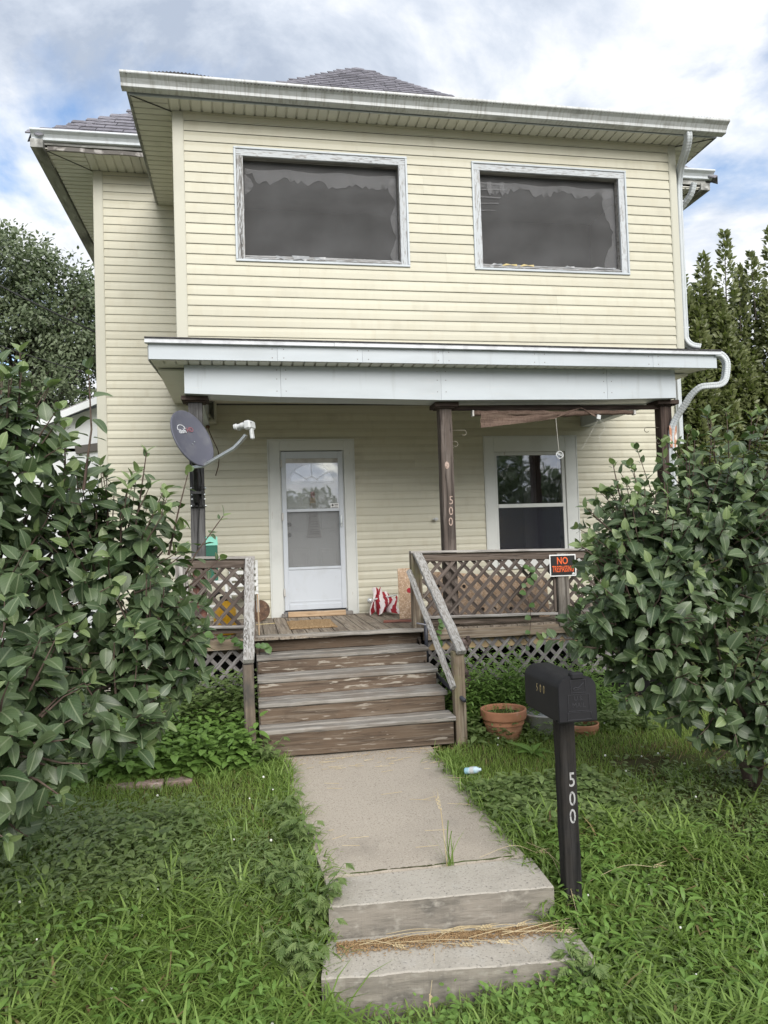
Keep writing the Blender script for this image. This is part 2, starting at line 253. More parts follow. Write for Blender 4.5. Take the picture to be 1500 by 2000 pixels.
def leaf_mat(name, top, top2, vein, transl, rough=.42, spec=.45, vein_amt=.8, tmix=.28, objrnd=True):
    m, N, L, P = new_mat(name); out = N['Material Output']
    at = N.new('ShaderNodeAttribute'); at.attribute_name = 'rnd'
    info = N.new('ShaderNodeObjectInfo')
    s = N.new('ShaderNodeMath'); s.operation = 'ADD'; L.new(at.outputs['Fac'], s.inputs[0])
    if objrnd: L.new(info.outputs['Random'], s.inputs[1])
    else: s.inputs[1].default_value = 0
    fr = N.new('ShaderNodeMath'); fr.operation = 'FRACT'; L.new(s.outputs[0], fr.inputs[0])
    mx = N.new('ShaderNodeMix'); mx.data_type = 'RGBA'; L.new(fr.outputs[0], mx.inputs[0]); mx.inputs[6].default_value = (*top, 1); mx.inputs[7].default_value = (*top2, 1)
    cur = mx.outputs[2]
    if vein_amt:
        uv = N.new('ShaderNodeUVMap'); uv.uv_map = 'uv'; sp = N.new('ShaderNodeSeparateXYZ'); L.new(uv.outputs[0], sp.inputs[0])
        ab = N.new('ShaderNodeMath'); ab.operation = 'ABSOLUTE'; L.new(sp.outputs[1], ab.inputs[0])
        mid = N.new('ShaderNodeMapRange'); L.new(ab.outputs[0], mid.inputs[0]); mid.inputs[1].default_value = .03; mid.inputs[2].default_value = .11; mid.inputs[3].default_value = 1; mid.inputs[4].default_value = 0
        w1 = N.new('ShaderNodeMath'); w1.operation = 'MULTIPLY_ADD'; L.new(ab.outputs[0], w1.inputs[0]); w1.inputs[1].default_value = -.45; L.new(sp.outputs[0], w1.inputs[2])
        w2 = N.new('ShaderNodeMath'); w2.operation = 'MULTIPLY'; L.new(w1.outputs[0], w2.inputs[0]); w2.inputs[1].default_value = 6.5
        w3 = N.new('ShaderNodeMath'); w3.operation = 'PINGPONG'; L.new(w2.outputs[0], w3.inputs[0]); w3.inputs[1].default_value = .5
        sv = N.new('ShaderNodeMapRange'); L.new(w3.outputs[0], sv.inputs[0]); sv.inputs[1].default_value = 0; sv.inputs[2].default_value = .09; sv.inputs[3].default_value = .45; sv.inputs[4].default_value = 0
        mv = N.new('ShaderNodeMath'); mv.operation = 'MAXIMUM'; L.new(mid.outputs[0], mv.inputs[0]); L.new(sv.outputs[0], mv.inputs[1])
        mm = N.new('ShaderNodeMath'); mm.operation = 'MULTIPLY'; L.new(mv.outputs[0], mm.inputs[0]); mm.inputs[1].default_value = vein_amt
        m3 = N.new('ShaderNodeMix'); m3.data_type = 'RGBA'; L.new(mm.outputs[0], m3.inputs[0]); L.new(cur, m3.inputs[6]); m3.inputs[7].default_value = (*vein, 1); cur = m3.outputs[2]
    L.new(cur, P.inputs['Base Color']); P.inputs['Roughness'].default_value = rough; P.inputs['Specular IOR Level'].default_value = spec
    tl = N.new('ShaderNodeBsdfTranslucent'); tl.inputs[0].default_value = (*transl, 1)
    ms = N.new('ShaderNodeMixShader'); ms.inputs[0].default_value = tmix; L.new(P.outputs[0], ms.inputs[1]); L.new(tl.outputs[0], ms.inputs[2]); L.new(ms.outputs[0], out.inputs[0])
    return m
MT['leaf'] = leaf_mat('shrub_leaf', (.045, .080, .034), (.116, .168, .076), (.24, .29, .17), (.07, .13, .025), rough=.40, spec=.55)
MT['leaf_young'] = leaf_mat('young_shrub_leaf', (.16, .225, .085), (.23, .30, .13), (.36, .42, .24), (.20, .31, .07), rough=.45, vein_amt=.6)
MT['grass'] = leaf_mat('lawn_grass', (.155, .240, .042), (.265, .358, .090), (0, 0, 0), (.22, .33, .05), rough=.5, spec=.3, vein_amt=0, tmix=.35, objrnd=False)
MT['crabgrass'] = leaf_mat('broad_grass', (.150, .248, .046), (.285, .395, .112), (0, 0, 0), (.22, .34, .06), rough=.42, spec=.4, vein_amt=0, tmix=.35, objrnd=False)
MT['drygrass'] = leaf_mat('dry_grass', (.20, .155, .075), (.28, .22, .11), (0, 0, 0), (.2, .15, .06), rough=.8, spec=.1, vein_amt=0, tmix=.2, objrnd=False)
MT['weed'] = leaf_mat('weed_leaf', (.100, .162, .046), (.215, .285, .104), (.22, .29, .12), (.16, .25, .04), rough=.42, vein_amt=.4, tmix=.3, objrnd=False)
MT['weed_light'] = leaf_mat('light_weed_leaf', (.13, .24, .045), (.21, .34, .085), (.2, .3, .1), (.12, .22, .03), rough=.45, vein_amt=.3, tmix=.3, objrnd=False)
MT['vine'] = leaf_mat('vine_leaf', (.060, .125, .030), (.10, .18, .05), (.18, .26, .1), (.08, .18, .02), rough=.4, vein_amt=.5)
MT['tree_leaf'] = leaf_mat('maple_leaf', (.085, .118, .058), (.23, .275, .165), (0, 0, 0), (.07, .12, .025), rough=.42, spec=.45, vein_amt=0, tmix=.3, objrnd=False)
MT['pear_leaf'] = leaf_mat('pear_leaf', (.115, .143, .052), (.25, .275, .12), (0, 0, 0), (.14, .19, .04), rough=.36, spec=.5, vein_amt=0, tmix=.38, objrnd=False)

# ---------------------------------------------------------------- object helpers
W = {}
def prop(o, label=None, cat=None, group=None, kind=None):
    if label: o['label'] = label
    if cat: o['category'] = cat
    if group: o['group'] = group
    if kind: o['kind'] = kind
    return o
def link(o, parent=None, mat=None):
    COL.objects.link(o)
    mat = mat or Matrix()
    if parent is not None:
        o.parent = parent; o.matrix_parent_inverse = W[parent].inverted()
    o.matrix_basis = mat; W[o] = mat.copy(); return o
def thing(name, loc, label, cat, group=None):
    o = bpy.data.objects.new(name, None); o.empty_display_size = .1
    link(o, None, Matrix.Translation(loc)); return prop(o, label, cat, group)
class MB:
    def __init__(s): s.v = []; s.f = []; s.m = []
    def add(s, v, f, mi=0):
        b = len(s.v); s.v.extend([tuple(p) for p in v]); s.f.extend([tuple(i+b for i in q) for q in f]); s.m.extend([mi]*len(f)); return s
    def box(s, x0, x1, y0, y1, z0, z1, mi=0, M_=None):
        v = [(x, y, z) for z in (z0, z1) for y in (y0, y1) for x in (x0, x1)]
        if M_ is not None: v = [M_ @ Vector(p) for p in v]
        return s.add(v, [(0, 2, 3, 1), (4, 5, 7, 6), (0, 1, 5, 4), (2, 6, 7, 3), (0, 4, 6, 2), (1, 3, 7, 5)], mi)
    def cbox(s, x0, x1, y0, y1, z0, z1, c=.004, mi=0, M_=None):
        """box with chamfered edges"""
        X, Y, Z = (x0, x1), (y0, y1), (z0, z1); idx = {}; vs = []
        for i in (0, 1):
            for j in (0, 1):
                for k in (0, 1):
                    sx, sy, sz = (1 if i == 0 else -1), (1 if j == 0 else -1), (1 if k == 0 else -1)
                    for a, d in enumerate(((0, c, c), (c, 0, c), (c, c, 0))):
                        idx[i, j, k, a] = len(vs); vs.append((X[i]+sx*d[0], Y[j]+sy*d[1], Z[k]+sz*d[2]))
        F = []
        for i in (0, 1):
            q = [idx[i, 0, 0, 0], idx[i, 1, 0, 0], idx[i, 1, 1, 0], idx[i, 0, 1, 0]]; F.append(q if i else q[::-1])
            q = [idx[0, i, 0, 1], idx[0, i, 1, 1], idx[1, i, 1, 1], idx[1, i, 0, 1]]; F.append(q if i else q[::-1])
            q = [idx[0, 0, i, 2], idx[1, 0, i, 2], idx[1, 1, i, 2], idx[0, 1, i, 2]]; F.append(q if i else q[::-1])
        for a in (0, 1):
            for b in (0, 1):
                F.append([idx[a, b, 0, 0], idx[a, b, 1, 0], idx[a, b, 1, 1], idx[a, b, 0, 1]])
                F.append([idx[a, 0, b, 0], idx[a, 1, b, 0], idx[a, 1, b, 2], idx[a, 0, b, 2]])
                F.append([idx[0, a, b, 1], idx[1, a, b, 1], idx[1, a, b, 2], idx[0, a, b, 2]])
                for k in (0, 1): F.append([idx[a, b, k, 0], idx[a, b, k, 1], idx[a, b, k, 2]]) if True else 0
        if M_ is not None: vs = [M_ @ Vector(p) for p in vs]
        return s.add(vs, F, mi)
    def tube(s, pts, r, n=8, mi=0, cap=True, sect=None, up=None):
        pts = [Vector(p) for p in pts]; rs = r if isinstance(r, (list, tuple)) else [r]*len(pts)
        V = []; prev = None
        for i, p in enumerate(pts):
            t = (pts[min(i+1, len(pts)-1)]-pts[max(i-1, 0)]).normalized()
            if prev is None:
                a = Vector(up) if up else (Vector((0, 0, 1)) if abs(t.z) < .9 else Vector((1, 0, 0)))
            else: a = prev
            a = (a-t*a.dot(t)).normalized(); prev = a; b = t.cross(a)
            if sect: V += [p+(a*q[0]+b*q[1])*rs[i] for q in sect]
            else: V += [p+(a*math.cos(2*math.pi*k/n)+b*math.sin(2*math.pi*k/n))*rs[i] for k in range(n)]
        if sect: n = len(sect)
        F = [(i*n+k, i*n+(k+1) % n, (i+1)*n+(k+1) % n, (i+1)*n+k) for i in range(len(pts)-1) for k in range(n)]
        if cap: F += [tuple(range(n))[::-1], tuple((len(pts)-1)*n+k for k in range(n))]
        return s.add(V, F, mi)
    def lathe(s, prof, n=28, c=(0, 0, 0), mi=0, M_=None):
        V = [(c[0]+r*math.cos(2*math.pi*k/n), c[1]+r*math.sin(2*math.pi*k/n), c[2]+z) for r, z in prof for k in range(n)]
        if M_ is not None: V = [M_ @ Vector(p) for p in V]
        F = [(i*n+k, i*n+(k+1) % n, (i+1)*n+(k+1) % n, (i+1)*n+k) for i in range(len(prof)-1) for k in range(n)]
        return s.add(V, F, mi)
    def mesh(s, name, mats, smooth=False, fix=True):
        me = bpy.data.meshes.new(name); me.from_pydata(s.v, [], s.f)
        for m in (mats if isinstance(mats, (list, tuple)) else [mats]): me.materials.append(m)
        if len(set(s.m)) > 1: me.polygons.foreach_set('material_index', s.m)
        if smooth: me.polygons.foreach_set('use_smooth', [True]*len(me.polygons))
        if fix:
            import bmesh
            bm = bmesh.new(); bm.from_mesh(me); bmesh.ops.recalc_face_normals(bm, faces=bm.faces); bm.to_mesh(me); bm.free()
        me.update(); return me
    def obj(s, name, mats, parent=None, smooth=False, mat=None, fix=True):
        return link(bpy.data.objects.new(name, s.mesh(name, mats, smooth, fix)), parent, mat)
def plank_mesh(L, w, t, seg=4, jit=.0015, c=.003, rs=None):
    r = rs or random; hw, ht = w/2, t/2
    sec = [(-hw+c, -ht), (hw-c, -ht), (hw, -ht+c), (hw, ht-c), (hw-c, ht), (-hw+c, ht), (-hw, ht-c), (-hw, -ht+c)]
    V = []
    for i in range(seg+1):
        x = L*i/seg; wy = r.uniform(-jit, jit); wz = r.uniform(-jit, jit)
        V += [(x, y+wy+r.uniform(-jit, jit)*.5, z+wz+r.uniform(-jit, jit)*.5) for y, z in sec]
    F = [(i*8+k, i*8+(k+1) % 8, (i+1)*8+(k+1) % 8, (i+1)*8+k) for i in range(seg) for k in range(8)]
    F += [tuple(range(8))[::-1], tuple(seg*8+k for k in range(8))]
    return MB().add(V, F)
def axes(p0, p1, up=(0, 0, 1)):
    p0, p1, up = Vector(p0), Vector(p1), Vector(up)
    x = (p1-p0).normalized(); z = up-x*up.dot(x)
    if z.length < 1e-4: z = Vector((0, -1, 0))-x*Vector((0, -1, 0)).dot(x)
    z.normalize(); y = z.cross(x)
    return Matrix(((x.x, y.x, z.x, p0.x), (x.y, y.y, z.y, p0.y), (x.z, y.z, z.z, p0.z), (0, 0, 0, 1))), (p1-p0).length
def board(name, p0, p1, w, t, m, parent, up=(0, 0, 1), seg=4, jit=.0015, c=.003):
    """a board from p0 to p1 along its centre line: w across (local Y), t along 'up' (local Z)"""
    A, Ln = axes(p0, p1, up)
    return plank_mesh(Ln, w, t, seg, jit, c).obj(name, m, parent, mat=A)
def np_mesh(name, V, F, mats, rnd=None, uv=None, mi=None, smooth=True):
    """V (n,3), F (m,k) with a constant k"""
    me = bpy.data.meshes.new(name); n, (m, k) = len(V), F.shape
    me.vertices.add(n); me.vertices.foreach_set('co', np.ascontiguousarray(V, np.float32).ravel())
    me.loops.add(m*k); me.loops.foreach_set('vertex_index', np.ascontiguousarray(F, np.int32).ravel())
    me.polygons.add(m); me.polygons.foreach_set('loop_start', np.arange(0, m*k, k, dtype=np.int32))
    if smooth: me.polygons.foreach_set('use_smooth', np.ones(m, bool))
    for x in (mats if isinstance(mats, (list, tuple)) else [mats]): me.materials.append(x)
    if mi is not None: me.polygons.foreach_set('material_index', np.ascontiguousarray(mi, np.int32))
    if rnd is not None:
        a = me.attributes.new('rnd', 'FLOAT', 'POINT'); a.data.foreach_set('value', np.ascontiguousarray(rnd, np.float32))
    if uv is not None:
        ul = me.uv_layers.new(name='uv'); ul.data.foreach_set('uv', np.ascontiguousarray(uv[F.ravel()], np.float32).ravel())
    me.update(calc_edges=True); me.validate(); return me
def text_mesh(txt, size, depth, m, bold=0.0, sx=1.0, name='lettering', align='CENTER', spacing=1.0):
    cu = bpy.data.curves.new('t', 'FONT'); cu.body = txt; cu.size = size; cu.extrude = depth/2; cu.offset = bold*size
    cu.align_x = align; cu.align_y = 'CENTER'; cu.resolution_u = 3; cu.space_character = spacing
    o = bpy.data.objects.new('t', cu); COL.objects.link(o)
    dg = bpy.context.evaluated_depsgraph_get(); me = bpy.data.meshes.new_from_object(o.evaluated_get(dg)); me.name = name
    bpy.data.objects.remove(o); bpy.data.curves.remove(cu)
    me.materials.clear(); me.materials.append(m)
    if sx != 1: me.transform(Matrix.Diagonal((sx, 1, 1, 1)))
    return me
def face_mat(loc, x=(1, 0, 0), up=(0, 0, 1)):
    """flat print: local X to the reader's right, local Y up, local Z to the reader"""
    x = Vector(x).normalized(); y = Vector(up); y = (y-x*y.dot(x)).normalized(); z = x.cross(y)
    return Matrix(((x.x, y.x, z.x, loc[0]), (x.y, y.y, z.y, loc[1]), (x.z, y.z, z.z, loc[2]), (0, 0, 0, 1)))
def text(name, txt, size, M_, m, parent, depth=.002, bold=.012, sx=1.0, spacing=1.0):
    return link(bpy.data.objects.new(name, text_mesh(txt, size, depth, m, bold, sx, name, spacing=spacing)), parent, M_)
def smoothed(pts, n=6):
    """Catmull-Rom through pts"""
    P = [Vector(p) for p in pts]; P = [P[0]*2-P[1]]+P+[P[-1]*2-P[-2]]; out = []
    for i in range(1, len(P)-2):
        a, b, c, d = P[i-1:i+3]
        for k in range(n):
            t = k/n; out.append(.5*((2*b)+(c-a)*t+(2*a-5*b+4*c-d)*t*t+(3*b-a-3*c+d)*t**3))
    out.append(P[-2]); return out

# ---------------------------------------------------------------- ground
GY = [-60, 1.0, 2.6, 3.2, 3.55, 3.9, 4.3, 5.0, 6.5, 60]
GZ = [-.72, -.66, -.475, -.425, -.375, -.25, -.11, -.04, -.01, .02]
def gz(x, y):
    z = np.interp(y, GY, GZ)
    return z+.018*np.sin(x*2.3+y*1.1)+.014*np.sin(x*4.7-y*3.1)
def gz_bed(x, y):
    """the soil sheet: dug out under the walkway, the steps and the porch"""
    z = gz(x, y); w = np.clip((np.minimum(x-.24, 1.68-x))/.10, 0, 1)*np.clip((y-3.35)/.1, 0, 1)*np.clip((7.6-y)/.1, 0, 1)
    return z-.16*w
def ground():
    xs = np.concatenate([[-400, -120, -40, -15], np.linspace(-8, 12, 201), [18, 40, 120, 400]])
    ys = np.concatenate([[-400, -120, -40, -12], np.linspace(-2, 16, 181), [24, 60, 150, 500]])
    Xg, Yg = np.meshgrid(xs, ys); Zg = gz_bed(np.clip(Xg, -8, 12), np.clip(Yg, -60, 60))
    V = np.stack([Xg, Yg, Zg], -1).reshape(-1, 3); nx = len(xs)
    F = np.array([(j*nx+i, j*nx+i+1, (j+1)*nx+i+1, (j+1)*nx+i) for j in range(len(ys)-1) for i in range(nx-1)])
    prop(link(bpy.data.objects.new('lawn', np_mesh('lawn', V, F, MT['soil']))), kind='structure')
ground()
def slab(name, poly_top, z_front, z_back, zb, m_top, m_face, jitter=.012, seg=26):
    """concrete slab: poly_top = front left, front right, back right, back left (x, y); ragged front edge"""
    (ax, ay), (bx, by), (cx, cy), (dx, dy) = poly_top
    top = []; bot = []
    for k in range(seg+1):
        t = k/seg; 
        j = jitter*(random.uniform(-.22, .22)+.35*math.sin(k*.21+ax*9)+.25*math.sin(k*.47+ay*5))
        top.append((ax+(bx-ax)*t, ay+(by-ay)*t+j, z_front+random.uniform(-.0015, .0015)))
        bot.append((ax+(bx-ax)*t, ay+(by-ay)*t+j+random.uniform(-.003, .003), zb))
    ch = [(x, y+.010, z+.004) for x, y, z in top]
    back = [(dx+(cx-dx)*k/seg, dy+(cy-dy)*k/seg, z_back) for k in range(seg+1)]; bb = [(x, y, zb) for x, y, z in back]
    n = seg+1; V = bot+top+ch+back+bb; F = []; mi = []
    for k in range(seg):
        for r, q in ((0, 1), (1, 0), (2, 0), (3, 1)):
            F.append((r*n+k, r*n+k+1, (r+1)*n+k+1, (r+1)*n+k)); mi.append(q)
    F += [(0, n, 2*n, 3*n, 4*n), (seg, 4*n+seg, 3*n+seg, 2*n+seg, n+seg)]; mi += [1, 1]
    mb = MB(); mb.v = V; mb.f = F; mb.m = mi
    return prop(mb.obj(name, [m_top, m_face]), kind='structure')
slab('walkway', ((.385, 4.235), (1.555, 4.215), (1.53, 6.62), (.21, 6.66)), -.065, .012, -.4, MT['concrete'], MT['concrete'], .007, 60)
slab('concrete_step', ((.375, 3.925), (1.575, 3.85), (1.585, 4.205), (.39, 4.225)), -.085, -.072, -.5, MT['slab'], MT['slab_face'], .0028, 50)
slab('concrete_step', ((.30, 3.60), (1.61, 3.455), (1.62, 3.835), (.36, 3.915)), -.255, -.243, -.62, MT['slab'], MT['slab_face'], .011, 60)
slab('pavement', ((2.27, 3.003), (5.5, 3.003), (5.5, 3.36), (2.33, 3.40)), -.425, -.415, -.75, MT['slab'], MT['slab_face'], .01)
slab('pavement', ((-30, 1.35), (30, 1.35), (30, 3.0), (-30, 3.0)), -.47, -.46, -.75, MT['concrete'], MT['concrete'], .0, 60)
prop(MB().box(-30, 30, 1.18, 1.345, -.80, -.475).obj('kerb', MT['slab']), kind='structure')
prop(MB().box(-90, 90, -8.5, 1.175, -.80, -.64).obj('road', MT['asphalt']), kind='structure')

# ---------------------------------------------------------------- house
YA, YB = 7.40, 9.50
house = thing('house', (1.6, 9.5, 0), 'two storey cream vinyl clapboard house with porch and two screened upstairs windows', 'house')
SA = .1016
PROF = [(-.004, .008), (-.0145, .002), (-.0152, .010), (-.0135, .058), (-.0070, .084), (-.0050, .1040)]   # y offset, z of one clapboard
def clap(x0, x1, zr, y, lo=0.0, hi=.104, parent=None, dy=0.0):
    pr = list(PROF)
    def at(z):
        for (a, b), (c, d) in zip(PROF[1:], PROF[2:]):
            if b <= z <= d: return a+(c-a)*(z-b)/(d-b)
        return PROF[-1][0]
    if lo > 0: pr = [(-.002, lo), (at(lo), lo)]+[p for p in pr if p[1] > lo]
    if hi < .1039: pr = [p for p in pr if p[1] < hi]+[(at(hi), hi)]
    n = len(pr); L = x1-x0
    V = [(0, a+dy, b) for a, b in pr]+[(L, a+dy, b) for a, b in pr]
    F = [(k, k+1, n+k+1, n+k) for k in range(n-1)]+[tuple(range(n)), tuple(range(n, 2*n))]
    return MB().add(V, F).obj('siding_board', MT['siding'], parent, mat=Matrix.Translation((x0, y, zr)))
def clad(parent, y, x0, x1, z0, nrow, holes, seams):
    for r in range(nrow):
        z = z0+r*SA; segs = [(x0, x1, 0, .104)]
        for hx0, hx1, hz0, hz1 in holes:
            new = []
            for a, b, lo, hi in segs:
                if hz1 <= z+.001 or hz0 >= z+SA-.001 or hx1 <= a or hx0 >= b: new.append((a, b, lo, hi)); continue
                if a < hx0: new.append((a, hx0, lo, hi))
                if hx1 < b: new.append((hx1, b, lo, hi))
                m0, m1 = max(a, hx0), min(b, hx1)
                if hz0 > z+.004: new.append((m0, m1, 0, hz0-z))
                if hz1 < z+SA-.004: new.append((m0, m1, hz1-z, .104))
            segs = new
        sm = seams.get(r//2, ())
        for a, b, lo, hi in segs:
            cuts = [a]+[s for s in sm if a+.1 < s < b-.1]+[b]
            for i, (p, q) in enumerate(zip(cuts, cuts[1:])):
                clap(p, q-(.0006 if i < len(cuts)-2 else 0), z, y, lo, hi, parent, dy=-.0012*(i % 2))
# upstairs room that stands over the porch
XL, XR = -.60, 4.783; ZT = 6.05; ZB = 3.80
W1 = (-.02, 1.733, 4.581, 5.733); W2 = (2.4235, 4.174, 4.581, 5.733)
def wall_with_holes(name, y0, y1, x0, x1, z0, z1, holes, m, parent):
    mb = MB(); xs = sorted({x0, x1, *[h[0] for h in holes], *[h[1] for h in holes]}); zs = sorted({z0, z1, *[h[2] for h in holes], *[h[3] for h in holes]})
    for a, b in zip(xs, xs[1:]):
        for c, d in zip(zs, zs[1:]):
            if any(h[0] <= (a+b)/2 <= h[1] and h[2] <= (c+d)/2 <= h[3] for h in holes): continue
            mb.box(a, b, y0, y1, c, d)
    return mb.obj(name, m, parent)
INS = .06
def inset(w, d): return (w[0]+d, w[1]-d, w[2]+d, w[3]-d)
wallA = wall_with_holes('upper_wall', YA+.002, YA+.10, XL+.01, XR-.01, ZB-.12, ZT, [inset(W1, INS), inset(W2, INS)], MT['interior'], house)
nA = 23
clad(wallA, YA, XL+.10, XR-.07, ZT-.005-nA*SA+.02, nA, [W1, W2], {0: (1.35,), 1: (3.35,), 2: (3.32,), 4: (2.12,), 3: (.6,), 6: (2.05,), 8: (1.9,), 10: (2.02,), 9: (3.28,)})
def corner_post(name, x0, x1, y, z0, z1, parent):
    mb = MB(); mb.cbox(x0, x1, y-.022, y+.07, z0, z1, .004)
    mb.box(x0+.012, x1-.012, y-.024, y-.02, z0, z1)
    return mb.obj(name, MT['corner'], parent)
corner_post('corner_post', XL, XL+.108, YA, ZB+.005, ZT-.004, house)
corner_post('corner_post', XR-.090, XR, YA, ZB-.015, ZT-.004, house)
mb = MB(); mb.box(XL+.108, XR-.09, YA-.020, YA-.003, ZT-.075, ZT-.003); mb.box(XL+.108, XR-.09, YA-.026, YA-.018, ZT-.02, ZT-.001); mb.obj('frieze_trim', MT['siding'], house)
mb = MB(); mb.box(XL, XL+.012, YA+.07, YB, ZB-.2, ZT); mb.box(XR-.012, XR, YA+.07, YB, ZB-.2, ZT); mb.box(XL+.012, XR-.012, YA+.1, YB-.02, ZB-.2, ZB-.15)
mb.obj('side_wall', MT['shell_back'], house)
def screened_window(w, idx):
    x0, x1, z0, z1 = w
    fr = MB()                                              # white J-trim around the casing
    y0, y1 = YA-.030, YA+.003; t = .022
    fr.cbox(x0, x1, y0, y1, z1-t, z1, .003); fr.cbox(x0, x1, y0, y1, z0, z0+t, .003); fr.cbox(x0, x0+t, y0, y1, z0+t, z1-t, .003); fr.cbox(x1-t, x1, y0, y1, z0+t, z1-t, .003)
    win = fr.obj('window', MT['fascia'], house)
    cw = .068; a, b, c, d = x0+t, x1-t, z0+t, z1-t
    yc = YA-.005
    board('casing', (a, yc, d-cw/2), (b, yc, d-cw/2), .030, cw, MT['win_wood'], win, seg=8)
    board('casing', (a+cw/2, yc+.001, c), (a+cw/2, yc+.001, d-cw), .030, cw, MT['win_wood_bad'] if idx == 0 else MT['win_wood'], win, up=(1, 0, 0), seg=6)
    board('casing', (b-cw/2, yc+.001, c), (b-cw/2, yc+.001, d-cw), .030, cw, MT['win_wood'], win, up=(1, 0, 0), seg=6)
    A, Ln = axes((a+cw, yc+.035, c+.035), (b-cw, yc+.035, c+.035), (0, -.55, .83))
    plank_mesh(Ln, .105, .028, 8, .004).obj('sill', MT['win_wood_bad'], win, mat=A)
    ia, ib, ic, idd = a+cw, b-cw, c+.05, d-cw
    mb = MB(); yj = YA+.095                                # reveal boards
    mb.box(ia-.02, ia, YA+.012, yj, ic, idd+.02); mb.box(ib, ib+.02, YA+.012, yj, ic, idd+.02); mb.box(ia, ib, YA+.012, yj, idd, idd+.02)
    mb.obj('reveal', MT['rail_grey'], win)
    ys = YA+.075
    MB().add([(0, 0, 0), (ib-ia, 0, 0), (ib-ia, 0, idd-ic), (0, 0, idd-ic)], [(0, 1, 2, 3)]).obj('screen', MT['screen'], win, mat=Matrix.Translation((ia, ys, ic)))
    # torn plastic film on the inside face of the screen
    def film(pts_top, pts_bot, y):
        n = len(pts_top); V = [(x, y+random.uniform(-.004, .004), z) for x, z in pts_top]+[(x, y+random.uniform(-.01, .01), z) for x, z in pts_bot]
        MB().add(V, [(k, k+1, n+k+1, n+k) for k in range(n-1)]).obj('torn_film', MT['film'], win, fix=False)
    n = 44; rs = random.Random(31+idx); top = []; bot = []; dp = .17
    for k in range(n+1):
        x = ia+.02+(ib-ia-.04)*k/n
        dp += rs.uniform(-.035, .035); dp = min(max(dp, .13), .24)
        if k % 7 == 3: dp = rs.uniform(.13, .24)
        top.append((x, idd-.085-.01*math.sin(k*.4))); bot.append((x, idd-dp-.012*rs.random()))
    film(top, bot, ys-.006)
    side = ib-.015; top = []; bot = []
    for k in range(18):
        z = idd-.1-(idd-ic-.12)*k/17; w_ = (.05+.03*math.sin(k*.9)+rs.uniform(-.012, .012)) if idx == 0 else (.09+.05*math.sin(k*.45+.4)+rs.uniform(-.012, .012))
        top.append((side, z)); bot.append((side-w_, z))
    film(top, bot, ys-.009)
    if idx == 0:
        top = []; bot = []
        for k in range(9):
            z = idd-.15-.20*k/8; top.append((ia+.012, z)); bot.append((ia+.02+.07*math.sin(math.pi*k/8)+rs.uniform(0, .012), z))
        film(top, bot, ys-.008)
        for sx, sw in ((.30, .09), (.46, .16), (.68, .12)):
            z = c+.052; pw = sw*rs.uniform(.7, 1.2)
            MB().add([(0, -.010, rs.uniform(.0, .02)), (pw, -.012, rs.uniform(-.01, .012)), (pw*.86, -.044, -.048-rs.random()*.03), (pw*.5, -.046, -.030), (pw*.12, -.044, -.042)], [(0, 1, 2, 3, 4)]).obj('paper_scrap', MT['paper'], win, mat=Matrix.Translation((ia+sx, YA+.022, z)), fix=False)
    else:
        for k in range(5):                                  # clear tape patches
            z0_ = idd-.10-.075*k
            MB().add([(0, 0, 0), (.30-.03*k+rs.uniform(-.05, .05), .001, rs.uniform(-.03, .03)), (.30-.03*k, .001, .012), (0, 0, .014)], [(0, 1, 2, 3)]).obj('tape_strip', MT['film'], win, mat=Matrix.Translation((ia+.02, ys-.012, z0_)), fix=False)
        for px_ in (.10, .24):
            MB().add([(0, 0, 0), (.05, 0, .01), (.055, 0, -.11), (.03, 0, -.14), (.008, 0, -.10)], [(0, 1, 2, 3, 4)]).obj('tape_strip', MT['film'], win, mat=Matrix.Translation((ia+px_, ys-.014, idd-.085)), fix=False)
        for sx, sw, mm in ((.22, .17, 'yellow_paper'), (.42, .16, 'yellow_paper'), (.10, .12, 'paper'), (.92, .12, 'paper'), (1.22, .30, 'paper')):
            mb = MB(); mb.add([(0, -.004, -.010), (sw*.3, -.005, .014), (sw*.62, -.004, .004), (sw, -.005, .010), (sw*.95, -.03, -.022), (sw*.5, -.032, -.010), (0, -.03, -.025)], [(0, 1, 5, 6), (1, 2, 5), (2, 3, 4, 5)])
            mb.obj('paper_scrap', MT[mm], win, mat=Matrix.Translation((ia+sx, YA+.032, c+.06)), fix=False)
    return win
screened_window(W1, 0); screened_window(W2, 1)
# rooms behind the upper screens
mb = MB(); mb.box(XL+.02, XR-.02, YB-.06, YB-.012, ZB-.14, ZT-.02, 0)
mb.box(.28, .36, YB-.085, YB-.06, ZB, 5.30, 1); mb.box(1.18, 1.26, YB-.085, YB-.06, ZB, 5.30, 1); mb.box(.28, 1.26, YB-.09, YB-.06, 5.30, 5.38, 1); mb.box(.40, 1.14, YB-.075, YB-.055, 4.95, 5.2, 1)
mb.box(2.9, 2.98, YB-.085, YB-.06, ZB, 5.30, 1); mb.box(3.8, 3.88, YB-.085, YB-.06, ZB, 5.30, 1); mb.box(2.9, 3.88, YB-.09, YB-.06, 5.30, 5.38, 1)
mb.obj('sunroom_back_wall', [MT['interior'], MT['interior_trim']], house)
MB().box(XL+.02, XR-.02, YA+.11, YB-.02, ZT-.02, ZT-.002).obj('sunroom_ceiling', MT['interior'], house)

